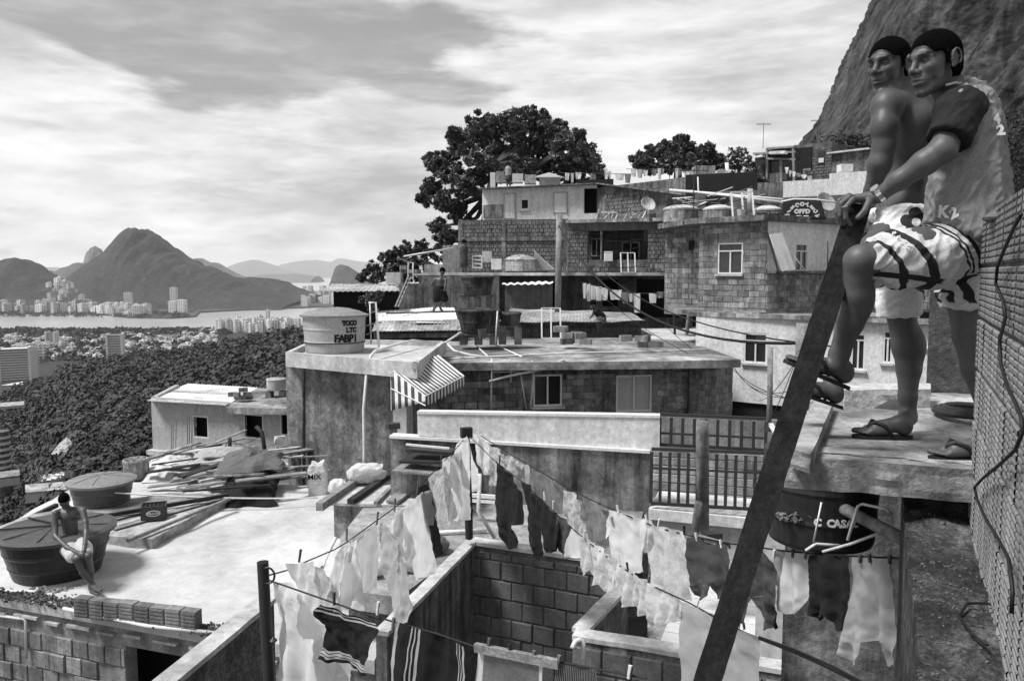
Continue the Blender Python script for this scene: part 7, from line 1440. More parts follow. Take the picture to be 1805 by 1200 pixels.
# ================================================================== people
class Sdf:
    def __init__(s, lo, hi, h):
        s.lo = np.array(lo, float); s.h = h; s.n = np.ceil((np.array(hi)-s.lo)/h).astype(int)+1
        s.f = np.full(s.n, 1.0, np.float32)
    def blk(s, lo, hi):
        a = np.clip(np.floor((np.array(lo)-s.lo)/s.h).astype(int), 0, s.n-1); b = np.clip(np.ceil((np.array(hi)-s.lo)/s.h).astype(int)+1, 0, s.n)
        if (b <= a).any(): return None, None
        g = [s.lo[i]+np.arange(a[i], b[i])*s.h for i in range(3)]
        return tuple(slice(a[i], b[i]) for i in range(3)), np.stack(np.meshgrid(*g, indexing='ij'), -1)
    def mix(s, sl, d, k, sub):
        a = s.f[sl]; d = d.astype(np.float32)
        if sub:
            d = -d; t = np.clip(.5-.5*(d-a)/k, 0, 1); s.f[sl] = d*(1-t)+a*t+k*t*(1-t)
        else:
            t = np.clip(.5+.5*(d-a)/k, 0, 1); s.f[sl] = a*t+d*(1-t)-k*t*(1-t)
    def cap(s, a, b, ra, rb=None, k=.015, sub=False):
        a, b = np.array(a, float), np.array(b, float); rb = ra if rb is None else rb; m = max(ra, rb)+k+4*s.h
        sl, X = s.blk(np.minimum(a, b)-m, np.maximum(a, b)+m)
        if sl is None: return s
        ab = b-a; t = np.clip(((X-a)@ab)/max(ab@ab, 1e-9), 0, 1)
        d = np.linalg.norm(X-(a+t[..., None]*ab), axis=-1)-(ra+(rb-ra)*t); s.mix(sl, d, k, sub); return s
    def chain(s, pts, rs, k=.015):
        for i in range(len(pts)-1): s.cap(pts[i], pts[i+1], rs[i], rs[i+1], k)
        return s
    def ell(s, c, r, R=None, k=.015, sub=False):
        c, r = np.array(c, float), np.array(r, float); m = r.max()+k+4*s.h; sl, X = s.blk(c-m, c+m)
        if sl is None: return s
        q = X-c
        if R is not None: q = q@np.array(R)          # columns of R are the local axes
        k0 = np.linalg.norm(q/r, axis=-1); k1 = np.linalg.norm(q/(r*r), axis=-1)+1e-9; s.mix(sl, k0*(k0-1)/k1, k, sub); return s
    def plane(s, p, n, k=.004):
        """cut away the side n points to"""
        p, n = np.array(p, float), np.array(n, float); n /= np.linalg.norm(n); sl, X = s.blk(s.lo, s.lo+s.n*s.h); s.mix(sl, -((X-p)@n), k, True); return s
    def mesh(s, disp=None):
        f = s.f; f[0] = f[-1] = 1; f[:, 0] = f[:, -1] = 1; f[:, :, 0] = f[:, :, -1] = 1
        ins = f < 0; c = [ins[i:ins.shape[0]-1+i, j:ins.shape[1]-1+j, k:ins.shape[2]-1+k] for i in (0, 1) for j in (0, 1) for k in (0, 1)]
        n = sum(q.astype(np.int8) for q in c); act = np.argwhere((n > 0) & (n < 8)); idx = -np.ones(n.shape, np.int64); idx[tuple(act.T)] = np.arange(len(act))
        cr = np.array([(i, j, k) for i in (0, 1) for j in (0, 1) for k in (0, 1)]); val = np.stack([f[tuple((act+q).T)] for q in cr], 1).astype(float)
        acc = np.zeros((len(act), 3)); cnt = np.zeros(len(act))
        for a in range(8):
            for b in range(a+1, 8):
                if np.abs(cr[a]-cr[b]).sum() != 1: continue
                va, vb = val[:, a], val[:, b]; m = (va < 0) != (vb < 0); t = np.where(m, va/np.where(m, va-vb, 1), 0)
                acc += np.where(m[:, None], cr[a]+t[:, None]*(cr[b]-cr[a]), 0); cnt += m
        v = s.lo+(act+acc/cnt[:, None])*s.h; F_ = []
        for ax in range(3):
            o1, o2 = [np.eye(3, dtype=int)[i] for i in range(3) if i != ax]; e = np.eye(3, dtype=int)[ax]
            A = ins[tuple(slice(0, ins.shape[i]-e[i]) for i in range(3))]; B = ins[tuple(slice(e[i], ins.shape[i]) for i in range(3))]
            ed = np.argwhere(A != B); ed = ed[(ed@o1 > 0) & (ed@o2 > 0)]
            q = np.stack([idx[tuple((ed-x).T)] for x in (0*e, o1, o1+o2, o2)], 1); fl = A[tuple(ed.T)] ^ (ax == 1); q[~fl] = q[~fl][:, ::-1]; F_.append(q)
        F_ = np.concatenate(F_); F_ = F_[(F_ >= 0).all(1)]
        return v, F_
def skin_mat(name, v):
    m, (nt, val, b) = mat(name, v, .12, 9, rough=.42, bump=.12, bscale=220, spec=.5, fine=.08); return m
def J(px, py, Y): return np.array(P(px, py, Y))
def head(S_, C, f, up, s=1.0, ears=True):
    f = np.array(f, float); f /= np.linalg.norm(f); up = np.array(up, float); l = np.cross(up, f); l /= np.linalg.norm(l); u = np.cross(f, l); R = np.stack([f, l, u], 1)
    T = lambda x, y, z: C+s*(f*x+l*y+u*z)
    S_.ell(T(-.014, 0, .030), np.array([.100, .076, .086])*s, R, .02); S_.ell(T(.020, 0, -.030), np.array([.074, .060, .086])*s, R, .02)
    for y in (-1, 1):
        S_.cap(T(-.004, y*.048, -.058), T(.060, y*.015, -.108), .019*s, .016*s, .022*s); S_.ell(T(.062, y*.040, -.020), np.array([.021, .016, .016])*s, R, .02)
    S_.ell(T(.076, 0, -.110), np.array([.019, .022, .017])*s, R, .018)
    S_.cap(T(.084, -.036, .024), T(.087, 0, .022), .011*s, .013*s, .016); S_.cap(T(.087, 0, .022), T(.084, .036, .024), .013*s, .011*s, .016)
    for y in (-1, 1):
        S_.ell(T(.104, y*.031, .003), np.array([.022, .020, .014])*s, R, .014, sub=True); S_.ell(T(.0735, y*.031, .001), np.array([.0140, .0150, .0110])*s, R, .006)
    S_.cap(T(.090, 0, .014), T(.113, 0, -.028), .0085*s, .0125*s, .010); 
    for y in (-1, 1): S_.ell(T(.101, y*.0145, -.034), np.array([.013, .0095, .0095])*s, R, .006); S_.ell(T(.109, y*.0085, -.044), np.array([.006, .0045, .005])*s, R, .003, sub=True)
    S_.ell(T(.083, 0, -.068), np.array([.022, .030, .026])*s, R, .014)
    S_.cap(T(.090, -.023, -.068), T(.1035, 0, -.062), .0050*s, .0075*s, .005); S_.cap(T(.1035, 0, -.062), T(.090, .023, -.068), .0075*s, .0050*s, .005)
    S_.cap(T(.088, -.020, -.077), T(.100, 0, -.0785), .0055*s, .0088*s, .005); S_.cap(T(.100, 0, -.0785), T(.088, .020, -.077), .0088*s, .0055*s, .005)
    S_.cap(T(.093, -.026, -.0705), T(.110, 0, -.0695), .0022*s, k=.003, sub=True); S_.cap(T(.110, 0, -.0695), T(.093, .026, -.0705), .0022*s, k=.003, sub=True)
    for y in (-1, 1):
        S_.ell(T(-.014, y*.080, -.002), np.array([.019, .007, .031])*s, R, .006); S_.ell(T(-.008, y*.087, .003), np.array([.012, .006, .021])*s, R, .003, sub=True)
        S_.chain([T(-.018+.019*math.cos(a), y*(.086+.004*math.sin(a*.5)), .002+.030*math.sin(a)) for a in np.linspace(-1.3, 4.2, 12)], [.0038*s]*12, .004); S_.ell(T(-.004, y*.082, -.030), np.array([.008, .005, .009])*s, R, .005)
    return T, R
def hair(T, R, s, h, parent, m, front=.062, name='hair', side=.03):
    c = T(-.02, 0, .03); q = Sdf(c-.16*s, c+.16*s, h); q.ell(T(-.016, 0, .034), np.array([.1025, .0785, .0895])*s, R, .004); q.ell(T(-.050, 0, -.02), np.array([.066, .066, .06])*s, R, .02)
    for y in (-1, 1): q.cap(T(.012, y*.071, .02), T(.016, y*.070, -.018), .010*s, .006*s, .012)
    f, l, u = R.T
    q.ell(T(.128, 0, -.020), np.array([.084, .11, .088])*s, R, .022, sub=True)         # the face
    for y in (-1, 1): q.ell(T(.044, y*.085, -.030), np.array([.030, .05, .060])*s, R, .014, sub=True); q.ell(T(-.012, y*.088, -.010), np.array([.022, .03, .036])*s, R, .005, sub=True)
    q.plane(T(0, 0, -.062), -u); v, F_ = q.mesh()
    v = np.array(v); nn = v-c; nn /= np.linalg.norm(nn, axis=1)[:, None]
    v += nn*np.array([.0030*mnoise.noise(Vector(p*190))+.0016*mnoise.noise(Vector(p*420)) for p in v])[:, None]
    return fastmesh(name, v, F_, m, parent, smooth=True)
def foot(S_, heel, toe, side, r=.034, sole_up=(0, 0, 1), k=.012, toes=True):
    """heel and toe are points at sole height; side = direction of the little toe"""
    heel, toe, up, side = [np.array(q, float) for q in (heel, toe, sole_up, side)]; d = toe-heel; L = np.linalg.norm(d); d /= L; side = side/np.linalg.norm(side)
    A = lambda t, y, z: heel+d*L*t+side*y+up*z
    S_.ell(A(.10, 0, .036), (.034, .034, .036), None, k); S_.cap(A(.14, 0, .050), A(.62, 0, .032), .036, .028, k); S_.cap(A(.45, .012, .024), A(.74, .022, .016), .024, .018, k); S_.cap(A(.45, -.012, .026), A(.74, -.018, .020), .024, .020, k)
    for i, (y, e, r_) in enumerate(((-.030, 1.0, .0125), (-.011, .99, .009), (.005, .96, .0085), (.020, .92, .008), (.033, .87, .008))):
        S_.cap(A(.74, y*.8, .016), A(e-.04, y, .012), r_*1.05, r_, .004)
    return A
def sandal(A, parent, m, L=1.0, th=.016, w=.043):
    out = []; V_ = []; n = 28
    for i in range(n):
        a = 2*math.pi*i/n; c, s_ = math.cos(a), math.sin(a); t = .5+.56*c; y = s_*w*(1.0+.12*c)*(.85+.15*abs(c)); V_.append(A(t, y+.003, -.0005))
    lo = [A(.5+.56*math.cos(2*math.pi*i/n), math.sin(2*math.pi*i/n)*w*(1.0+.12*math.cos(2*math.pi*i/n))*(.85+.15*abs(math.cos(2*math.pi*i/n)))+.003, -th) for i in range(n)]
    mb = MB(); mb.add(V_+lo, [tuple(range(n)), tuple(range(n, 2*n))[::-1]]+[(i, (i+1) % n, (i+1) % n+n, i+n)[::-1] for i in range(n)]); o = mb.build('sandal', m, parent)
    mb = MB()
    for y in (-1, 1): mb.tube([A(.80, -.004, .002), A(.76, -.004, .034), A(.66, y*.020, .058), A(.52, y*.037, .046), A(.38, y*.042, .002)], [.004, .006, .008, .008, .006], 7)
    mb.build('strap', m, o, smooth=True); return o
def finish(S_, name, m, parent, smooth=True, fold=0.0, fs=8.0, seed=0, vdir=None, mats=None, pick=None):
    v, F_ = S_.mesh()
    if fold:
        c = v; nrm = np.zeros_like(v); a = v[F_[:, 0]]; b = v[F_[:, 1]]; d = v[F_[:, 2]]; fn = np.cross(b-a, d-a)
        for i in range(4): np.add.at(nrm, F_[:, i], fn)
        nrm /= np.linalg.norm(nrm, axis=1)[:, None]+1e-9
        q = v if vdir is None else v*np.array(vdir)
        rot = np.array([[.8, 0, .6], [0, 1, 0], [-.6, 0, .8]]); q2 = v@rot*np.array([1.6, 1.2, .55])
        w = np.array([.75*(1-3*abs(mnoise.noise(Vector(p*fs)+Vector((seed, 0, 0)))))+.45*(1-3*abs(mnoise.noise(Vector(p2*fs*2.1)+Vector((0, seed, 0)))))+.2*mnoise.noise(Vector(p*fs*4)) for p, p2 in zip(q, q2)])
        v = v+nrm*(fold*w)[:, None]
    o = fastmesh(name, v, F_, mats or m, parent, smooth=smooth)
    if pick is not None:
        c = v[F_].mean(1); o.data.polygons.foreach_set('material_index', pick(c).astype(np.int32)); o.data.update()
    return o
M_['skin1'] = skin_mat('skin_deep', .065); M_['skin2'] = skin_mat('skin_brown', .075); M_['hair'] = mt('short_black_hair', .004, .3, 60, rough=.95, spec=.05, bump=.8, bscale=300)
M_['lip'] = mt('lip', .07, .1, 30, rough=.4, bump=.1); M_['brow'] = mt('eyebrow', .012, .2, 60, rough=.8, bump=0)
SANDALM = mt('sandal_rubber', .014, .2, 10, rough=.6, bump=.1)
def local_nodes(m, O, axes, sc=1.0):
    nt = m.node_tree; N, L = nt.nodes, nt.links; g = N.new('ShaderNodeNewGeometry'); sb = N.new('ShaderNodeVectorMath'); sb.operation = 'SUBTRACT'; L.new(g.outputs['Position'], sb.inputs[0]); sb.inputs[1].default_value = tuple(float(q) for q in O); out = []
    for a in axes:
        dp = N.new('ShaderNodeVectorMath'); dp.operation = 'DOT_PRODUCT'; L.new(sb.outputs[0], dp.inputs[0]); dp.inputs[1].default_value = tuple(float(q)/sc for q in a); out.append(dp.outputs['Value'])
    def M(op, a, c=None, clamp=False):
        n = N.new('ShaderNodeMath'); n.operation = op; n.use_clamp = clamp
        for i, q in enumerate((a, c)):
            if q is None: continue
            if isinstance(q, (int, float)): n.inputs[i].default_value = float(q)
            else: L.new(q, n.inputs[i])
        return n.outputs[0]
    def R(q, a, c, d, e):
        n = N.new('ShaderNodeMapRange'); n.interpolation_type = 'SMOOTHSTEP'; L.new(q, n.inputs[0])
        for i, k in enumerate((a, c, d, e)): n.inputs[i+1].default_value = float(k)
        return n.outputs[0]
    return out, M, R, nt
def face_mat(name, v, C, R_, s):
    m, (nt, val, b) = mat(name, v, .12, 9, rough=.50, bump=.35, bscale=170, spec=.4, fine=.10, grit=.10, bdist=.002)
    (x, y, z), M, R, nt = local_nodes(m, C, (R_[:, 0], R_[:, 1], R_[:, 2]), s); L = nt.links; ay = M('ABSOLUTE', y)
    def ell(cx, cy, cz, rx, ry, rz, lo=.75, hi=1.1):
        a = M('POWER', M('ABSOLUTE', M('DIVIDE', M('SUBTRACT', x, cx), rx)), 2); c = M('POWER', M('ABSOLUTE', M('DIVIDE', M('SUBTRACT', ay, cy), ry)), 2); d = M('POWER', M('ABSOLUTE', M('DIVIDE', M('SUBTRACT', z, cz), rz)), 2)
        return R(M('ADD', M('ADD', a, c), d), lo, hi, 1, 0)
    brow = ell(.085, .031, .028, .04, .025, .0078, .3, 1.2); slit = ell(.09, .031, .0015, .03, .0150, .0042, .5, 1.3); sock = ell(.085, .031, .006, .035, .026, .018, .2, 1.3); mouth = ell(.10, 0, -.0702, .03, .024, .0016, .4, 1.3); lip = ell(.10, 0, -.0705, .03, .023, .015, .6, 1.1); beard = ell(.06, .0, -.10, .07, .06, .035, .2, 1.3)  # sock paints shade into the eye sockets, over naturally darker skin
    def ellk(c, r_, yy):
        q = None
        for a_, c_, d_ in zip((x, yy, z), c, r_): 
            t_ = M('POWER', M('ABSOLUTE', M('DIVIDE', M('SUBTRACT', a_, c_), d_)), 2); q = t_ if q is None else M('ADD', q, t_)
        return M('SQRT', q)
    nzv = nt.nodes.new('ShaderNodeTexNoise'); nzv.inputs['Scale'].default_value = 130; gg = nt.nodes.new('ShaderNodeNewGeometry'); L.new(gg.outputs['Position'], nzv.inputs['Vector']); nn_ = M('MULTIPLY', M('SUBTRACT', nzv.outputs[0], .5), .22)
    hm = M('MULTIPLY', R(M('ADD', ellk((.128, 0, -.020), (.088, .11, .090), y), nn_), .90, 1.03, 0, 1), R(M('ADD', ellk((.044, .085, -.030), (.030, .05, .060), ay), nn_), .80, 1.05, 0, 1)); hm = M('MULTIPLY', hm, M('MULTIPLY', R(z, -.085, -.055, 0, 1), R(ay, .073, .079, 1, 0)))
    k = M('MULTIPLY', M('SUBTRACT', 1.0, M('MULTIPLY', brow, .93)), M('SUBTRACT', 1.0, M('MULTIPLY', hm, .88)))
    for q, w in ((sock, .45), (slit, .85), (mouth, .7), (lip, .22), (beard, .12)): k = M('MULTIPLY', k, M('SUBTRACT', 1.0, M('MULTIPLY', q, w)))
    L.new(M('MULTIPLY', val, k), b.inputs['Base Color']); return m
# ---------------------------------------------------------------- the man without a shirt
def man_one():
    h = .0048; base = PZ(1570, 768, ZS); e = thing('person', 'bare-chested young man in pale flower-print shorts looking over his shoulder towards the camera side', 'person', base)
    e['label'] = 'bare-chested young man in pale shorts with a dark flower, standing behind the clothed man'
    S_ = Sdf((1.2, 3.05, -.80), (2.25, 4.0, 1.16), h)
    Ya = 3.52; C = J(1566, 116, 3.52); f = (-.80, -.58, -.10); T, R = head(S_, C, f, (.02, 0, 1), .97)
    S_.chain([J(1580, 140, 3.56), J(1594, 178, 3.60)], [.056, .064], .02)
    # shoulders, back, chest
    sl_, sr_ = J(1566, 186, 3.44), J(1636, 190, 3.74)
    S_.cap(sl_, J(1600, 178, 3.6), .060, .062, .04); S_.cap(J(1600, 178, 3.6), sr_, .062, .058, .04)
    S_.ell(J(1596, 222, 3.60), (.105, .165, .13), None, .04); S_.ell(J(1594, 262, 3.60), (.098, .150, .12), None, .04); S_.ell(J(1592, 320, 3.60), (.090, .128, .11), None, .04); S_.ell(J(1590, 372, 3.58), (.105, .150, .10), None, .04)
    S_.ell(J(1603, 218, 3.50), (.045, .050, .075), None, .03); S_.cap(J(1622, 200, 3.60), J(1618, 350, 3.62), .012, k=.03, sub=True)
    # near arm: down and a little forward
    S_.ell(J(1562, 190, 3.42), (.060, .058, .070), None, .03); S_.chain([J(1563, 190, 3.42), J(1560, 225, 3.40), J(1559, 258, 3.40)], [.057, .052, .043], .02); S_.ell(J(1556, 222, 3.385), (.040, .042, .055), None, .025)
    S_.chain([J(1559, 256, 3.40), J(1551, 288, 3.41), J(1536, 335, 3.46), J(1528, 356, 3.48)], [.046, .046, .028, .026], .02)
    S_.ell(J(1519, 370, 3.50), (.020, .035, .042), None, .015)
    for i in range(4): S_.chain([J(1516, 380, 3.47+.022*i), J(1511, 392, 3.47+.022*i), J(1512, 402, 3.48+.02*i)], [.010, .0095, .008], .004)
    S_.chain([J(1522, 374, 3.46), J(1524, 386, 3.45), J(1522, 394, 3.45)], [.012, .010, .009], .005)
    # far arm mostly hidden
    S_.chain([sr_, J(1642, 270, 3.80), J(1632, 320, 3.84), J(1622, 350, 3.84)], [.055, .042, .036, .026], .02)
    # standing leg
    S_.chain([J(1600, 400, 3.62), J(1592, 480, 3.60), J(1588, 548, 3.55)], [.088, .078, .062], .03)
    S_.chain([J(1588, 548, 3.55), J(1598, 610, 3.53), J(1602, 650, 3.52), J(1600, 700, 3.50), J(1600, 735, 3.49)], [.060, .060, .050, .037, .036], .02); S_.ell(J(1612, 612, 3.53), (.045, .050, .085), None, .03)
    hl, to = PZ(1611, 767, ZS+.016), PZ(1507, 765, ZS+.016); A1 = foot(S_, np.array(hl)+np.array([-.02, 0, 0]), to, (0, -1, 0)); S_.cap(J(1600, 735, 3.49), A1(.16, 0, .05), .036, .036, .02)
    # raised leg
    S_.chain([J(1575, 405, 3.50), J(1545, 445, 3.38), J(1516, 486, 3.30)], [.085, .074, .058], .03)
    S_.chain([J(1516, 486, 3.30), J(1500, 560, 3.34), J(1478, 625, 3.38), J(1468, 672, 3.40)], [.056, .052, .038, .035], .02)
    A2 = foot(S_, J(1481, 714, 3.38), J(1396, 685, 3.38), (0, -1, 0)); S_.cap(J(1468, 672, 3.40), A2(.16, 0, .05), .035, .035, .02)
    finish(S_, 'body', None, e, mats=face_mat('skin_deep_face', .070, C, R, .97))
    hair(T, R, .97*1.03, .004, e, M_['hair'])
    sandal(A1, e, SANDALM); sandal(A2, e, SANDALM)
    mb = MB(); ring = [T(0, 0, -.10)]; cc = J(1592, 172, 3.59)
    mb.tube([cc+np.array([.075*math.cos(a), .075*math.sin(a), .014*math.cos(a+.5)]) for a in np.linspace(0, 6.283, 30)], .0022, 5, cap=False); mb.build('necklace', M_['frame_w'], e)
    # shorts
    G = Sdf((1.25, 3.05, -.30), (2.15, 3.95, .42), .0055)
    G.ell(J(1590, 378, 3.58), (.122, .168, .06), None, .03); G.chain([J(1592, 380, 3.50), J(1578, 430, 3.46), J(1530, 478, 3.34)], [.108, .105, .080], .03); G.chain([J(1594, 380, 3.66), J(1592, 470, 3.60), J(1584, 548, 3.55)], [.108, .108, .088], .03); G.chain([J(1592, 372, 3.50), J(1594, 372, 3.68)], [.105, .105], .03)
    G.plane(J(1590, 364, 3.5), (-.08, 0, 1)); G.plane(J(1584, 558, 3.5), (.05, 0, -1))
    sm1 = mt('shorts_pale', .66, .05, 12, bump=.2, bscale=120)
    cF = J(1614, 392, 3.40); m1, (nt, val, b) = mat('shorts_flower_print', .66, .05, 12, bump=.2, bscale=120)
    (d, z, yy), M, R, nt = local_nodes(m1, cF, (np.array([.93, -.36, 0]), np.array([0, 0, 1.]), np.array([0, 1., 0]))); msk = None
    for a in np.arange(5)*2*math.pi/5+.45:
        q = M('SQRT', M('ADD', M('POWER', M('ABSOLUTE', M('SUBTRACT', d, .037*math.cos(a))), 2), M('POWER', M('ABSOLUTE', M('SUBTRACT', z, .037*math.sin(a))), 2))); q = R(q, .0255, .027, 1, 0); msk = q if msk is None else M('MAXIMUM', msk, q)
    rr_ = M('SQRT', M('ADD', M('POWER', M('ABSOLUTE', d), 2), M('POWER', M('ABSOLUTE', z), 2))); ringm = M('MULTIPLY', R(rr_, .010, .012, 0, 1), R(rr_, .017, .0185, 1, 0)); msk = M('MULTIPLY', msk, M('SUBTRACT', 1.0, ringm))
    ln = M('ABSOLUTE', M('SUBTRACT', M('ADD', z, M('MULTIPLY', M('SINE', M('MULTIPLY', d, 26)), .035)), -.26)); msk = M('MAXIMUM', msk, R(ln, .003, .0045, 1, 0)); ln = M('ABSOLUTE', M('SUBTRACT', M('ADD', d, M('MULTIPLY', z, .25)), -.02)); msk = M('MAXIMUM', msk, M('MULTIPLY', R(ln, .0025, .004, 1, 0), R(z, -.2, -.22, 0, 1)))
    msk = M('MULTIPLY', msk, R(yy, .14, .16, 1, 0)); nt.links.new(M('MULTIPLY', val, M('SUBTRACT', 1.0, M('MULTIPLY', msk, .96))), b.inputs['Base Color'])
    finish(G, 'shorts', None, e, fold=.009, fs=11, vdir=(.5, .5, 1.9), seed=3, mats=m1)
man_one()
# ---------------------------------------------------------------- the man in the jersey
def man_two():
    h = .0048; e = thing('person', 'man in a dark-sleeved jersey and striped shorts, hand on the long plank', 'person', PZ(1690, 800, ZS))
    S_ = Sdf((1.05, 2.75, -.80), (2.15, 3.65, 1.03), h)
    C = J(1646, 111, 3.16); T, R = head(S_, C, (-.92, -.36, -.12), (.03, .03, 1), 1.0)
    S_.chain([J(1662, 138, 3.20), J(1690, 190, 3.24)], [.060, .066], .02)
    S_.chain([J(1690, 196, 3.08), J(1700, 190, 3.25), J(1716, 198, 3.40)], [.058, .07, .058], .03); S_.ell(J(1708, 250, 3.24), (.115, .17, .14), None, .04); S_.ell(J(1708, 330, 3.22), (.11, .15, .14), None, .04); S_.ell(J(1706, 405, 3.22), (.12, .16, .11), None, .04)
    # near arm to the plank
    E_ = J(1662, 264, 3.00); Wr_ = J(1548, 346, 3.13)
    S_.chain([J(1692, 200, 3.09), J(1676, 232, 3.03), E_], [.056, .052, .046], .02); S_.chain([E_, J(1630, 287, 3.02), J(1585, 318, 3.07), Wr_], [.047, .045, .035, .0265], .02)
    # hand over the end of the plank: palm, four bent fingers, thumb
    S_.cap(Wr_, J(1524, 350, 3.17), .026, .024, .012); S_.cap(J(1530, 348, 3.14), J(1500, 350, 3.16), .018, .016, .012); S_.cap(J(1530, 350, 3.20), J(1500, 351, 3.22), .018, .015, .012)
    fing = (((1504, 351, 3.120), (1490, 366, 3.112), (1491, 385, 3.115), (1499, 396, 3.12)), ((1498, 347, 3.145), (1483, 359, 3.142), (1481, 380, 3.144), (1487, 395, 3.15)), ((1497, 345, 3.172), (1480, 354, 3.170), (1476, 374, 3.172), (1480, 390, 3.176)), ((1499, 345, 3.198), (1484, 352, 3.200), (1478, 368, 3.200), (1479, 380, 3.204)))
    for i, F4 in enumerate(fing): r_ = (.0098, .0105, .0102, .0088)[i]; S_.chain([J(*q) for q in F4], [r_*1.12, r_*1.05, r_*.95, r_*.82], .0035)
    S_.chain([J(1532, 356, 3.118), J(1524, 372, 3.10), J(1512, 384, 3.10)], [.015, .012, .010], .006)
    # raised leg
    S_.chain([J(1700, 428, 3.12), J(1610, 442, 3.06), J(1522, 458, 3.02)], [.095, .082, .057], .03); S_.ell(J(1514, 459, 3.02), (.046, .050, .050), None, .03)
    S_.chain([J(1512, 462, 3.02), J(1510, 520, 3.05), J(1500, 570, 3.08), J(1482, 622, 3.12), J(1476, 642, 3.13)], [.051, .050, .044, .033, .034], .02); S_.ell(J(1520, 525, 3.06), (.042, .048, .085), None, .03)
    up_ = np.array([.36, 0, .93]); A1 = foot(S_, J(1493, 679, 3.14), J(1388, 634, 3.14), (0, -1, 0), sole_up=up_/np.linalg.norm(up_)); S_.cap(J(1476, 642, 3.13), A1(.17, 0, .05), .036, .037, .02)
    # standing leg
    S_.chain([J(1712, 430, 3.30), J(1706, 520, 3.28), J(1708, 590, 3.24)], [.095, .08, .060], .03); S_.chain([J(1708, 590, 3.24), J(1722, 650, 3.2), J(1742, 720, 3.16), J(1746, 768, 3.14)], [.058, .056, .040, .035], .02)
    hl = np.array(PZ(1752, 806, ZS+.016)); to = np.array(PZ(1642, 803, ZS+.016)); A2 = foot(S_, hl, to, (0, -1, 0)); S_.cap(J(1746, 768, 3.14), A2(.16, 0, .05), .035, .036, .02)
    finish(S_, 'body', None, e, mats=face_mat('skin_brown_face', .078, C, R, 1.0))
    hair(T, R, 1.02, .004, e, M_['hair']); sandal(A1, e, SANDALM); sandal(A2, e, SANDALM)
    # watch and ring
    mb = MB(); w0 = Wr_+(E_-Wr_)*.035; d = (E_-Wr_)/np.linalg.norm(E_-Wr_); a1 = np.cross(d, (0, 0, 1)); a1 /= np.linalg.norm(a1); a2 = np.cross(d, a1)
    for k in range(14):
        a = 2*math.pi*k/14; c = w0+(a1*math.cos(a)+a2*math.sin(a))*.0305; t = -a1*math.sin(a)+a2*math.cos(a); nn = a1*math.cos(a)+a2*math.sin(a)
        mb.obox(c, Vector(t)*.0062, Vector(d)*.0095, Vector(nn)*.0025)
    steel = mt('steel', .55, .2, 60, metal=.9, rough=.25, bump=0); wt_ = mb.build('watch', steel, e)
    nn = (-a1*.55-a2*.6); nn = nn/np.linalg.norm(nn); nn = np.array([-.45, -.35, .82]); nn -= d*(nn@d); nn /= np.linalg.norm(nn); MB().tube([Vector(w0+nn*.028), Vector(w0+nn*.040)], .018, 18).build('dial', steel, wt_)
    mb = MB(); rc0 = J(1482, 372, 3.143); mb.tube([J(1490, 364, 3.108)+np.array([.0115*math.cos(a), .0115*math.sin(a), .003*math.cos(a)]) for a in np.linspace(0, 6.283, 16)], .0022, 5, cap=False); mb.build('ring', steel, e)
    # jersey
    G = Sdf((1.50, 2.80, .05), (2.15, 3.65, .90), .0052)
    G.chain([J(1694, 190, 3.10), J(1706, 184, 3.25), J(1722, 194, 3.40)], [.074, .082, .074], .03)
    for (px, py, r_) in ((1708, 232, .112), (1706, 285, .128), (1706, 335, .140), (1707, 385, .152), (1706, 430, .155)): G.cap(J(px-2, py, 3.13), J(px+6, py, 3.32), r_*.93, r_*.96, .04)
    G.plane(J(1705, 424, 3.1), (-.5, 0, -.87)); G.ell(J(1668, 150, 3.20), (.072, .085, .085), None, .008, sub=True)
    jm = mt('jersey_grey', .20, .06, 10, bump=.15, bscale=160)
    shL = J(1692, 196, 3.08)
    def pk(c):
        o = np.zeros(len(c), int); q = c-np.array(J(1700, 188, 3.10))
        return o
    jo = finish(G, 'jersey', jm, e, fold=.015, fs=10, vdir=(1.1, 1.1, .32), seed=8)
    Q = Sdf((1.45, 2.80, .35), (2.05, 3.35, .90), .005); d2 = J(1668, 250, 3.02)-shL; Q.cap(shL+np.array([0.0, 0, -.002]), J(1664, 262, 2.99), .080, .073, .02); Q.cap(J(1700, 196, 3.12), shL, .078, .080, .03); Q.plane(J(1664, 248, 3.02), d2)
    finish(Q, 'sleeve', M_['cloth_b'], e, fold=.008, fs=11, vdir=(1, 1, .6), seed=5)
    # piping along yoke and back seam
    mb = MB(); yk = [(1668, 150, 3.12), (1684, 146, 3.14), (1702, 148, 3.16), (1720, 160, 3.14), (1738, 182, 3.10), (1752, 214, 3.09), (1762, 250, 3.09)]
    vv = []
    for a in yk: 
        p = J(*a); 
        vv.append(p)
    mb.tube(vv, .0045, 6); mb.build('piping', M_['cloth_w'], jo)
    def on_surface(px, py, off=.004):
        r_ = ray(px, py); dg = bpy.context.evaluated_depsgraph_get(); ok, loc, nrm, i, ob, _ = S.ray_cast(dg, Vector((0, 0, 0)), r_.normalized()); return loc, nrm, ok
    bpy.context.view_layer.update()
    for s_, px, py, size in (('K', 1665, 374, .060), ('2', 1684, 377, .060), ('4', 1754, 212, .055), ('2', 1762, 232, .055)):
        loc, nrm, ok = on_surface(px, py)
        if ok:
            xd = Vector((1, 0, 0)); xd = (xd-nrm*xd.dot(nrm)).normalized(); yd = nrm.cross(xd)
            text_part(s_, loc+nrm*.009, size, xd, yd, M_['cloth_w'], jo, bold=.003, ext=.0008)
    # shorts with bands
    G = Sdf((1.2, 2.75, -.15), (2.15, 3.65, .42), .0052)
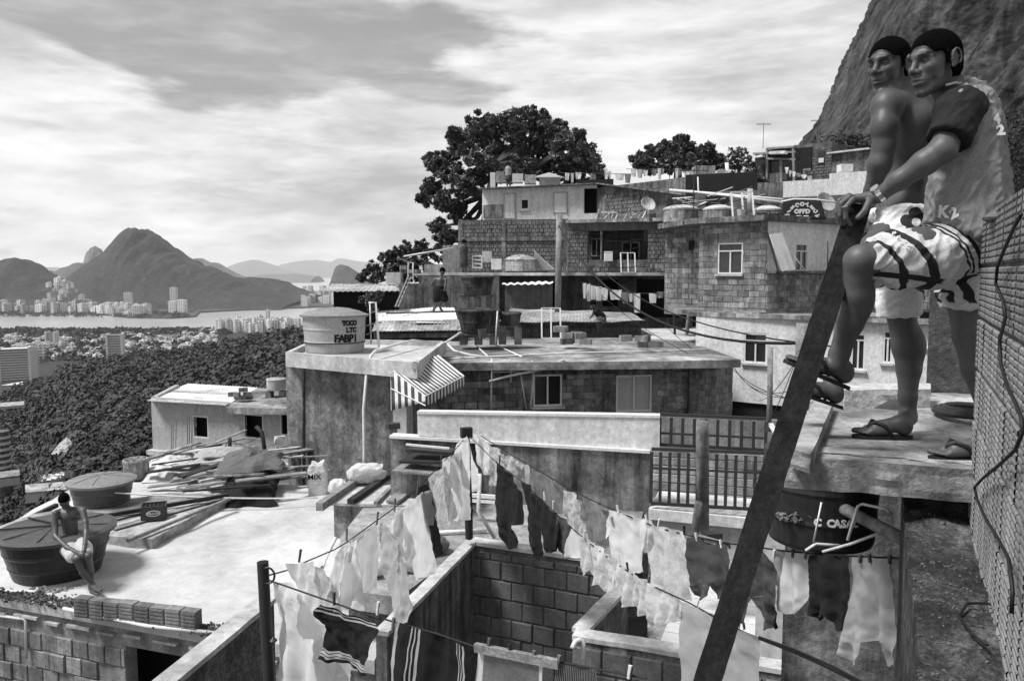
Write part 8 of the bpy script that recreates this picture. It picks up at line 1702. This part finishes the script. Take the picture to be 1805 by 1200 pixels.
    G.chain([J(1706, 432, 3.16), J(1640, 454, 3.08), J(1590, 457, 3.05), J(1546, 452, 3.03)], [.118, .110, .102, .078], .03); G.cap(J(1706, 432, 3.16), J(1712, 432, 3.32), .125, .125, .03)
    G.chain([J(1710, 440, 3.30), J(1704, 520, 3.27), J(1700, 580, 3.26)], [.115, .098, .088], .03)
    G.plane(J(1532, 446, 3.03), (-1, 0, .22)); G.plane(J(1700, 588, 3.26), (-.25, 0, -1))
    a0, a1_ = J(1532, 446, 3.03), J(1700, 430, 3.10); ax = (a1_-a0)/np.linalg.norm(a1_-a0)
    m2, (nt, val, b) = mat('shorts_banded', .50, .08, 12, bump=.2, bscale=120)
    (t, z, _), M, R, nt = local_nodes(m2, a0, (ax, np.array([0, 0, 1.]), np.array([0, 1., 0]))); wv = M('ADD', t, M('MULTIPLY', z, .62)); wv = M('ADD', wv, M('MULTIPLY', M('POWER', M('ABSOLUTE', M('ADD', z, .02)), 2), 1.2)); msk = None
    for w, k in ((.035, .011), (.150, .020), (.325, .006), (.350, .006), (.395, .013)):
        q = R(M('ABSOLUTE', M('SUBTRACT', wv, w)), k, k+.0015, 1, 0); msk = q if msk is None else M('MAXIMUM', msk, q)
    hem = M('MULTIPLY', R(M('ABSOLUTE', M('ADD', M('ADD', z, .078), M('MULTIPLY', t, .12))), .009, .0105, 1, 0), R(t, .24, .26, 1, 0)); msk = M('MULTIPLY', M('MAXIMUM', msk, hem), R(z, -.20, -.19, 0, 1))
    nt.links.new(M('MULTIPLY', val, M('SUBTRACT', 1.0, M('MULTIPLY', msk, .96))), b.inputs['Base Color'])
    so = finish(G, 'shorts', None, e, fold=.012, fs=9, vdir=(.55, .8, 1.5), seed=12, mats=m2)
    bpy.context.view_layer.update()
    for i, ch_ in enumerate('BEACH'):
        px, py = 1577+i*7.5, 414+i*7.2; loc, nrm, ok = on_surface(px, py)
        if ok: xd = (Vector(P(1607, 443, 3.0))-Vector(P(1577, 414, 3.0))); xd = (xd-nrm*xd.dot(nrm)).normalized(); text_part(ch_, loc+nrm*.008, .030, xd, nrm.cross(xd), M_['cloth_w'], so, bold=.0008, ext=.0006)
man_two()
# ---------------------------------------------------------------- smaller figures
def small_person(label, base, lo, hi, h, caps, shorts, skin, hairc, hr, shirt=None, headf=None, hs=.9):
    e = thing('person', label, 'person', base); S_ = Sdf(lo, hi, h)
    if headf is not None: T, R = head(S_, hairc, headf, (0, 0, 1), hs)
    else: S_.ell(hairc, (hr*.85, hr*.95, hr*1.15), None, .02)
    for pts, rs in caps: S_.chain(pts, rs, .02)
    finish(S_, 'body', skin, e)
    G = Sdf(lo, hi, h)
    for pts, rs in shorts[0]: G.chain(pts, rs, .03)
    for p, n in shorts[2]: G.plane(p, n)
    finish(G, 'shorts', shorts[1], e, fold=.008, fs=7, seed=2)
    if headf is not None: hair(T, R, hs*1.03, h*.8, e, M_['hair'])
    else:
        H = Sdf(np.array(hairc)-hr*1.6, np.array(hairc)+hr*1.6, h); H.ell(np.array(hairc)+np.array([0, 0, hr*.2]), (hr*.98, hr*1.05, hr*1.12), None, .01); H.plane(np.array(hairc)+np.array([0, 0, -hr*.25]), (0, -.3, -1)); finish(H, 'hair', M_['hair'], e)
    if shirt:
        Q = Sdf(lo, hi, h)
        for pts, rs in shirt[0]: Q.chain(pts, rs, .03)
        finish(Q, 'shirt', shirt[1], e, fold=.006, fs=7)
    return e, S_
Y = 12.0; k = Y/1404
cc = [([J(116, 890, 12.1), J(121, 902, 12.1)], [.05, .055]), ([J(100, 904, 12.05), J(121, 900, 12.15), J(144, 899, 12.05)], [.058, .07, .058]), ([J(121, 908, 12.12), J(123, 928, 12.15), J(126, 950, 12.15)], [.125, .108, .11]), ([J(108, 906, 12.1), J(136, 906, 12.1)], [.085, .085]),
      ([J(98, 904, 12.0), J(97, 925, 11.95), J(98, 945, 11.85)], [.05, .043, .037]), ([J(98, 945, 11.85), J(118, 964, 11.65), J(138, 974, 11.5)], [.038, .034, .026]), ([J(146, 900, 12.0), J(151, 920, 11.9), J(152, 938, 11.8)], [.05, .042, .036]), ([J(152, 938, 11.8), J(150, 958, 11.6), J(147, 972, 11.5)], [.037, .032, .025]), ([J(138, 974, 11.5), J(146, 976, 11.45)], [.03, .022]), ([J(147, 972, 11.5), J(141, 977, 11.45)], [.028, .02])]
for dx in (0, 2.2, 4.4, 6): cc.append(([J(139+dx, 974, 11.46), J(141+dx, 979, 11.44), J(140+dx, 983, 11.45)], [.011, .010, .008]))
A_ = J(165, 1036, 11.55); cc += [([J(112, 958, 12.1), J(128, 972, 11.75), J(134, 984, 11.5)], [.09, .078, .062]), ([J(136, 984, 11.48), J(146, 1008, 11.5), J(164, 1030, 11.55)], [.056, .050, .034]), ([J(136, 956, 12.1), J(150, 968, 11.75), J(155, 980, 11.5)], [.09, .078, .060]), ([J(155, 980, 11.5), J(160, 1006, 11.6), J(160, 1036, 11.7)], [.054, .048, .034]),
      ([J(164, 1030, 11.55), J(168, 1036, 11.45), J(178, 1040, 11.3)], [.036, .032, .022]), ([J(160, 1036, 11.7), J(162, 1042, 11.55), J(174, 1046, 11.4)], [.036, .030, .022])]
sh_ = ([([J(124, 950, 12.15), J(126, 956, 12.15)], [.13, .135]), ([J(112, 958, 12.1), J(124, 970, 11.75), J(128, 980, 11.58)], [.12, .11, .095]), ([J(136, 956, 12.1), J(148, 966, 11.75), J(152, 973, 11.6)], [.12, .11, .09])], M_['cloth_w'], [(J(125, 942, 12.1), (0, .3, 1))])
eb, _ = small_person('shirtless boy in white shorts sitting hunched on the rim of the black tank', J(130, 1040, 11.8), J(60, 1070, 12)-np.array([0, 1.2, .1]), J(210, 850, 12)+np.array([.1, .7, .1]), .0095, cc, sh_, M_['skin2'], J(113, 882, 12.0), .1, headf=(.10, -.70, -.65), hs=.95)
# boy running on the corrugated roof
def jj(pts, Y): return [J(a, b, Y) for a, b in pts]
Y = 31.5
small_person('barefoot boy in dark shorts striding across the bright corrugated roof', J(773, 548, Y), J(750, 556, Y)-np.array([0, .5, 0]), J(800, 462, Y)+np.array([0, .5, 0]), .016,
    [(jj([(779, 484), (777, 490)], Y), [.06, .06]), (jj([(768, 493), (785, 493)], Y), [.085, .085]), (jj([(776, 495), (775, 508)], Y), [.15, .13]), (jj([(767, 492), (761, 501), (766, 508)], Y), [.055, .05, .04]), ([J(786, 493, Y-.1), J(786, 503, Y-.2), J(783, 512, Y-.2)], [.055, .045, .035]),
     (jj([(772, 520), (770, 532), (767, 540), (764, 548)], Y), [.1, .075, .06, .045]), (jj([(778, 522), (781, 531), (776, 540), (777, 545)], Y), [.1, .075, .055, .045]), (jj([(764, 548), (761, 549)], Y), [.045, .035]), (jj([(777, 545), (781, 549)], Y), [.045, .035])],
    ([(jj([(775, 508), (774, 514)], Y), [.17, .2]), (jj([(772, 512), (770, 526)], Y), [.19, .17]), (jj([(778, 514), (783, 526)], Y), [.18, .16])], M_['cloth_b'], []), M_['skin1'], J(780, 478, Y), .125)
Y = 30.2
small_person('small bent-over child in a dark shirt standing on the long house roof by the washing', J(1055, 590, Y), J(1030, 600, Y)-np.array([0, .5, 0]), J(1085, 525, Y)+np.array([0, .5, 0]), .016,
    [(jj([(1050, 543), (1054, 547)], Y), [.06, .06]), (jj([(1053, 549), (1060, 558)], Y), [.13, .13]), (jj([(1047, 549), (1044, 556), (1040, 561)], Y), [.05, .04, .03]), (jj([(1058, 562), (1053, 570), (1054, 580), (1053, 590)], Y), [.1, .075, .055, .04]), (jj([(1062, 562), (1058, 572), (1058, 582), (1056, 591)], Y+.15), [.1, .07, .05, .04])],
    ([(jj([(1059, 560), (1062, 562)], Y), [.15, .15]), (jj([(1058, 562), (1052, 568)], Y), [.12, .1])], M_['cloth_g'], []), M_['skin1'], J(1045, 537, Y), .125, shirt=([(jj([(1052, 549), (1061, 558)], Y), [.15, .15])], M_['cloth_b']))
Y = 44.8
small_person('tiny standing person on the whitewashed house roof between the pale boxes', J(896, 327, Y), J(880, 334, Y)-np.array([0, .5, 0]), J(912, 280, Y)+np.array([0, .5, 0]), .02,
    [(jj([(896, 297), (896, 312)], Y), [.15, .15]), (jj([(892, 297), (889, 304), (893, 309)], Y), [.06, .05, .04]), (jj([(900, 297), (903, 306)], Y), [.06, .04]), (jj([(894, 312), (894, 327)], Y), [.08, .05]), (jj([(899, 312), (899, 327)], Y), [.08, .05])],
    ([(jj([(896, 311), (896, 315)], Y), [.17, .18])], M_['cloth_d'], []), M_['skin2'], J(896, 291, Y), .115, shirt=([(jj([(896, 298), (896, 309)], Y), [.17, .165])], M_['cloth_l']))
Y = 36.9
small_person('shadowy person carrying a pale bundle on the head by the brick house wall', J(818, 478, Y), J(800, 484, Y)-np.array([0, .5, 0]), J(838, 415, Y)+np.array([0, .5, 0]), .02,
    [(jj([(818, 436), (818, 452)], Y), [.15, .15]), (jj([(813, 437), (811, 448)], Y), [.06, .04]), (jj([(823, 437), (829, 434)], Y), [.06, .04]), (jj([(815, 455), (815, 478)], Y), [.09, .05]), (jj([(821, 455), (821, 478)], Y), [.09, .05])],
    ([(jj([(818, 452), (818, 464)], Y), [.18, .2])], M_['cloth_d'], []), M_['skin1'], J(818, 428, Y), .12, shirt=([(jj([(818, 437), (818, 450)], Y), [.17, .17])], M_['cloth_d']))
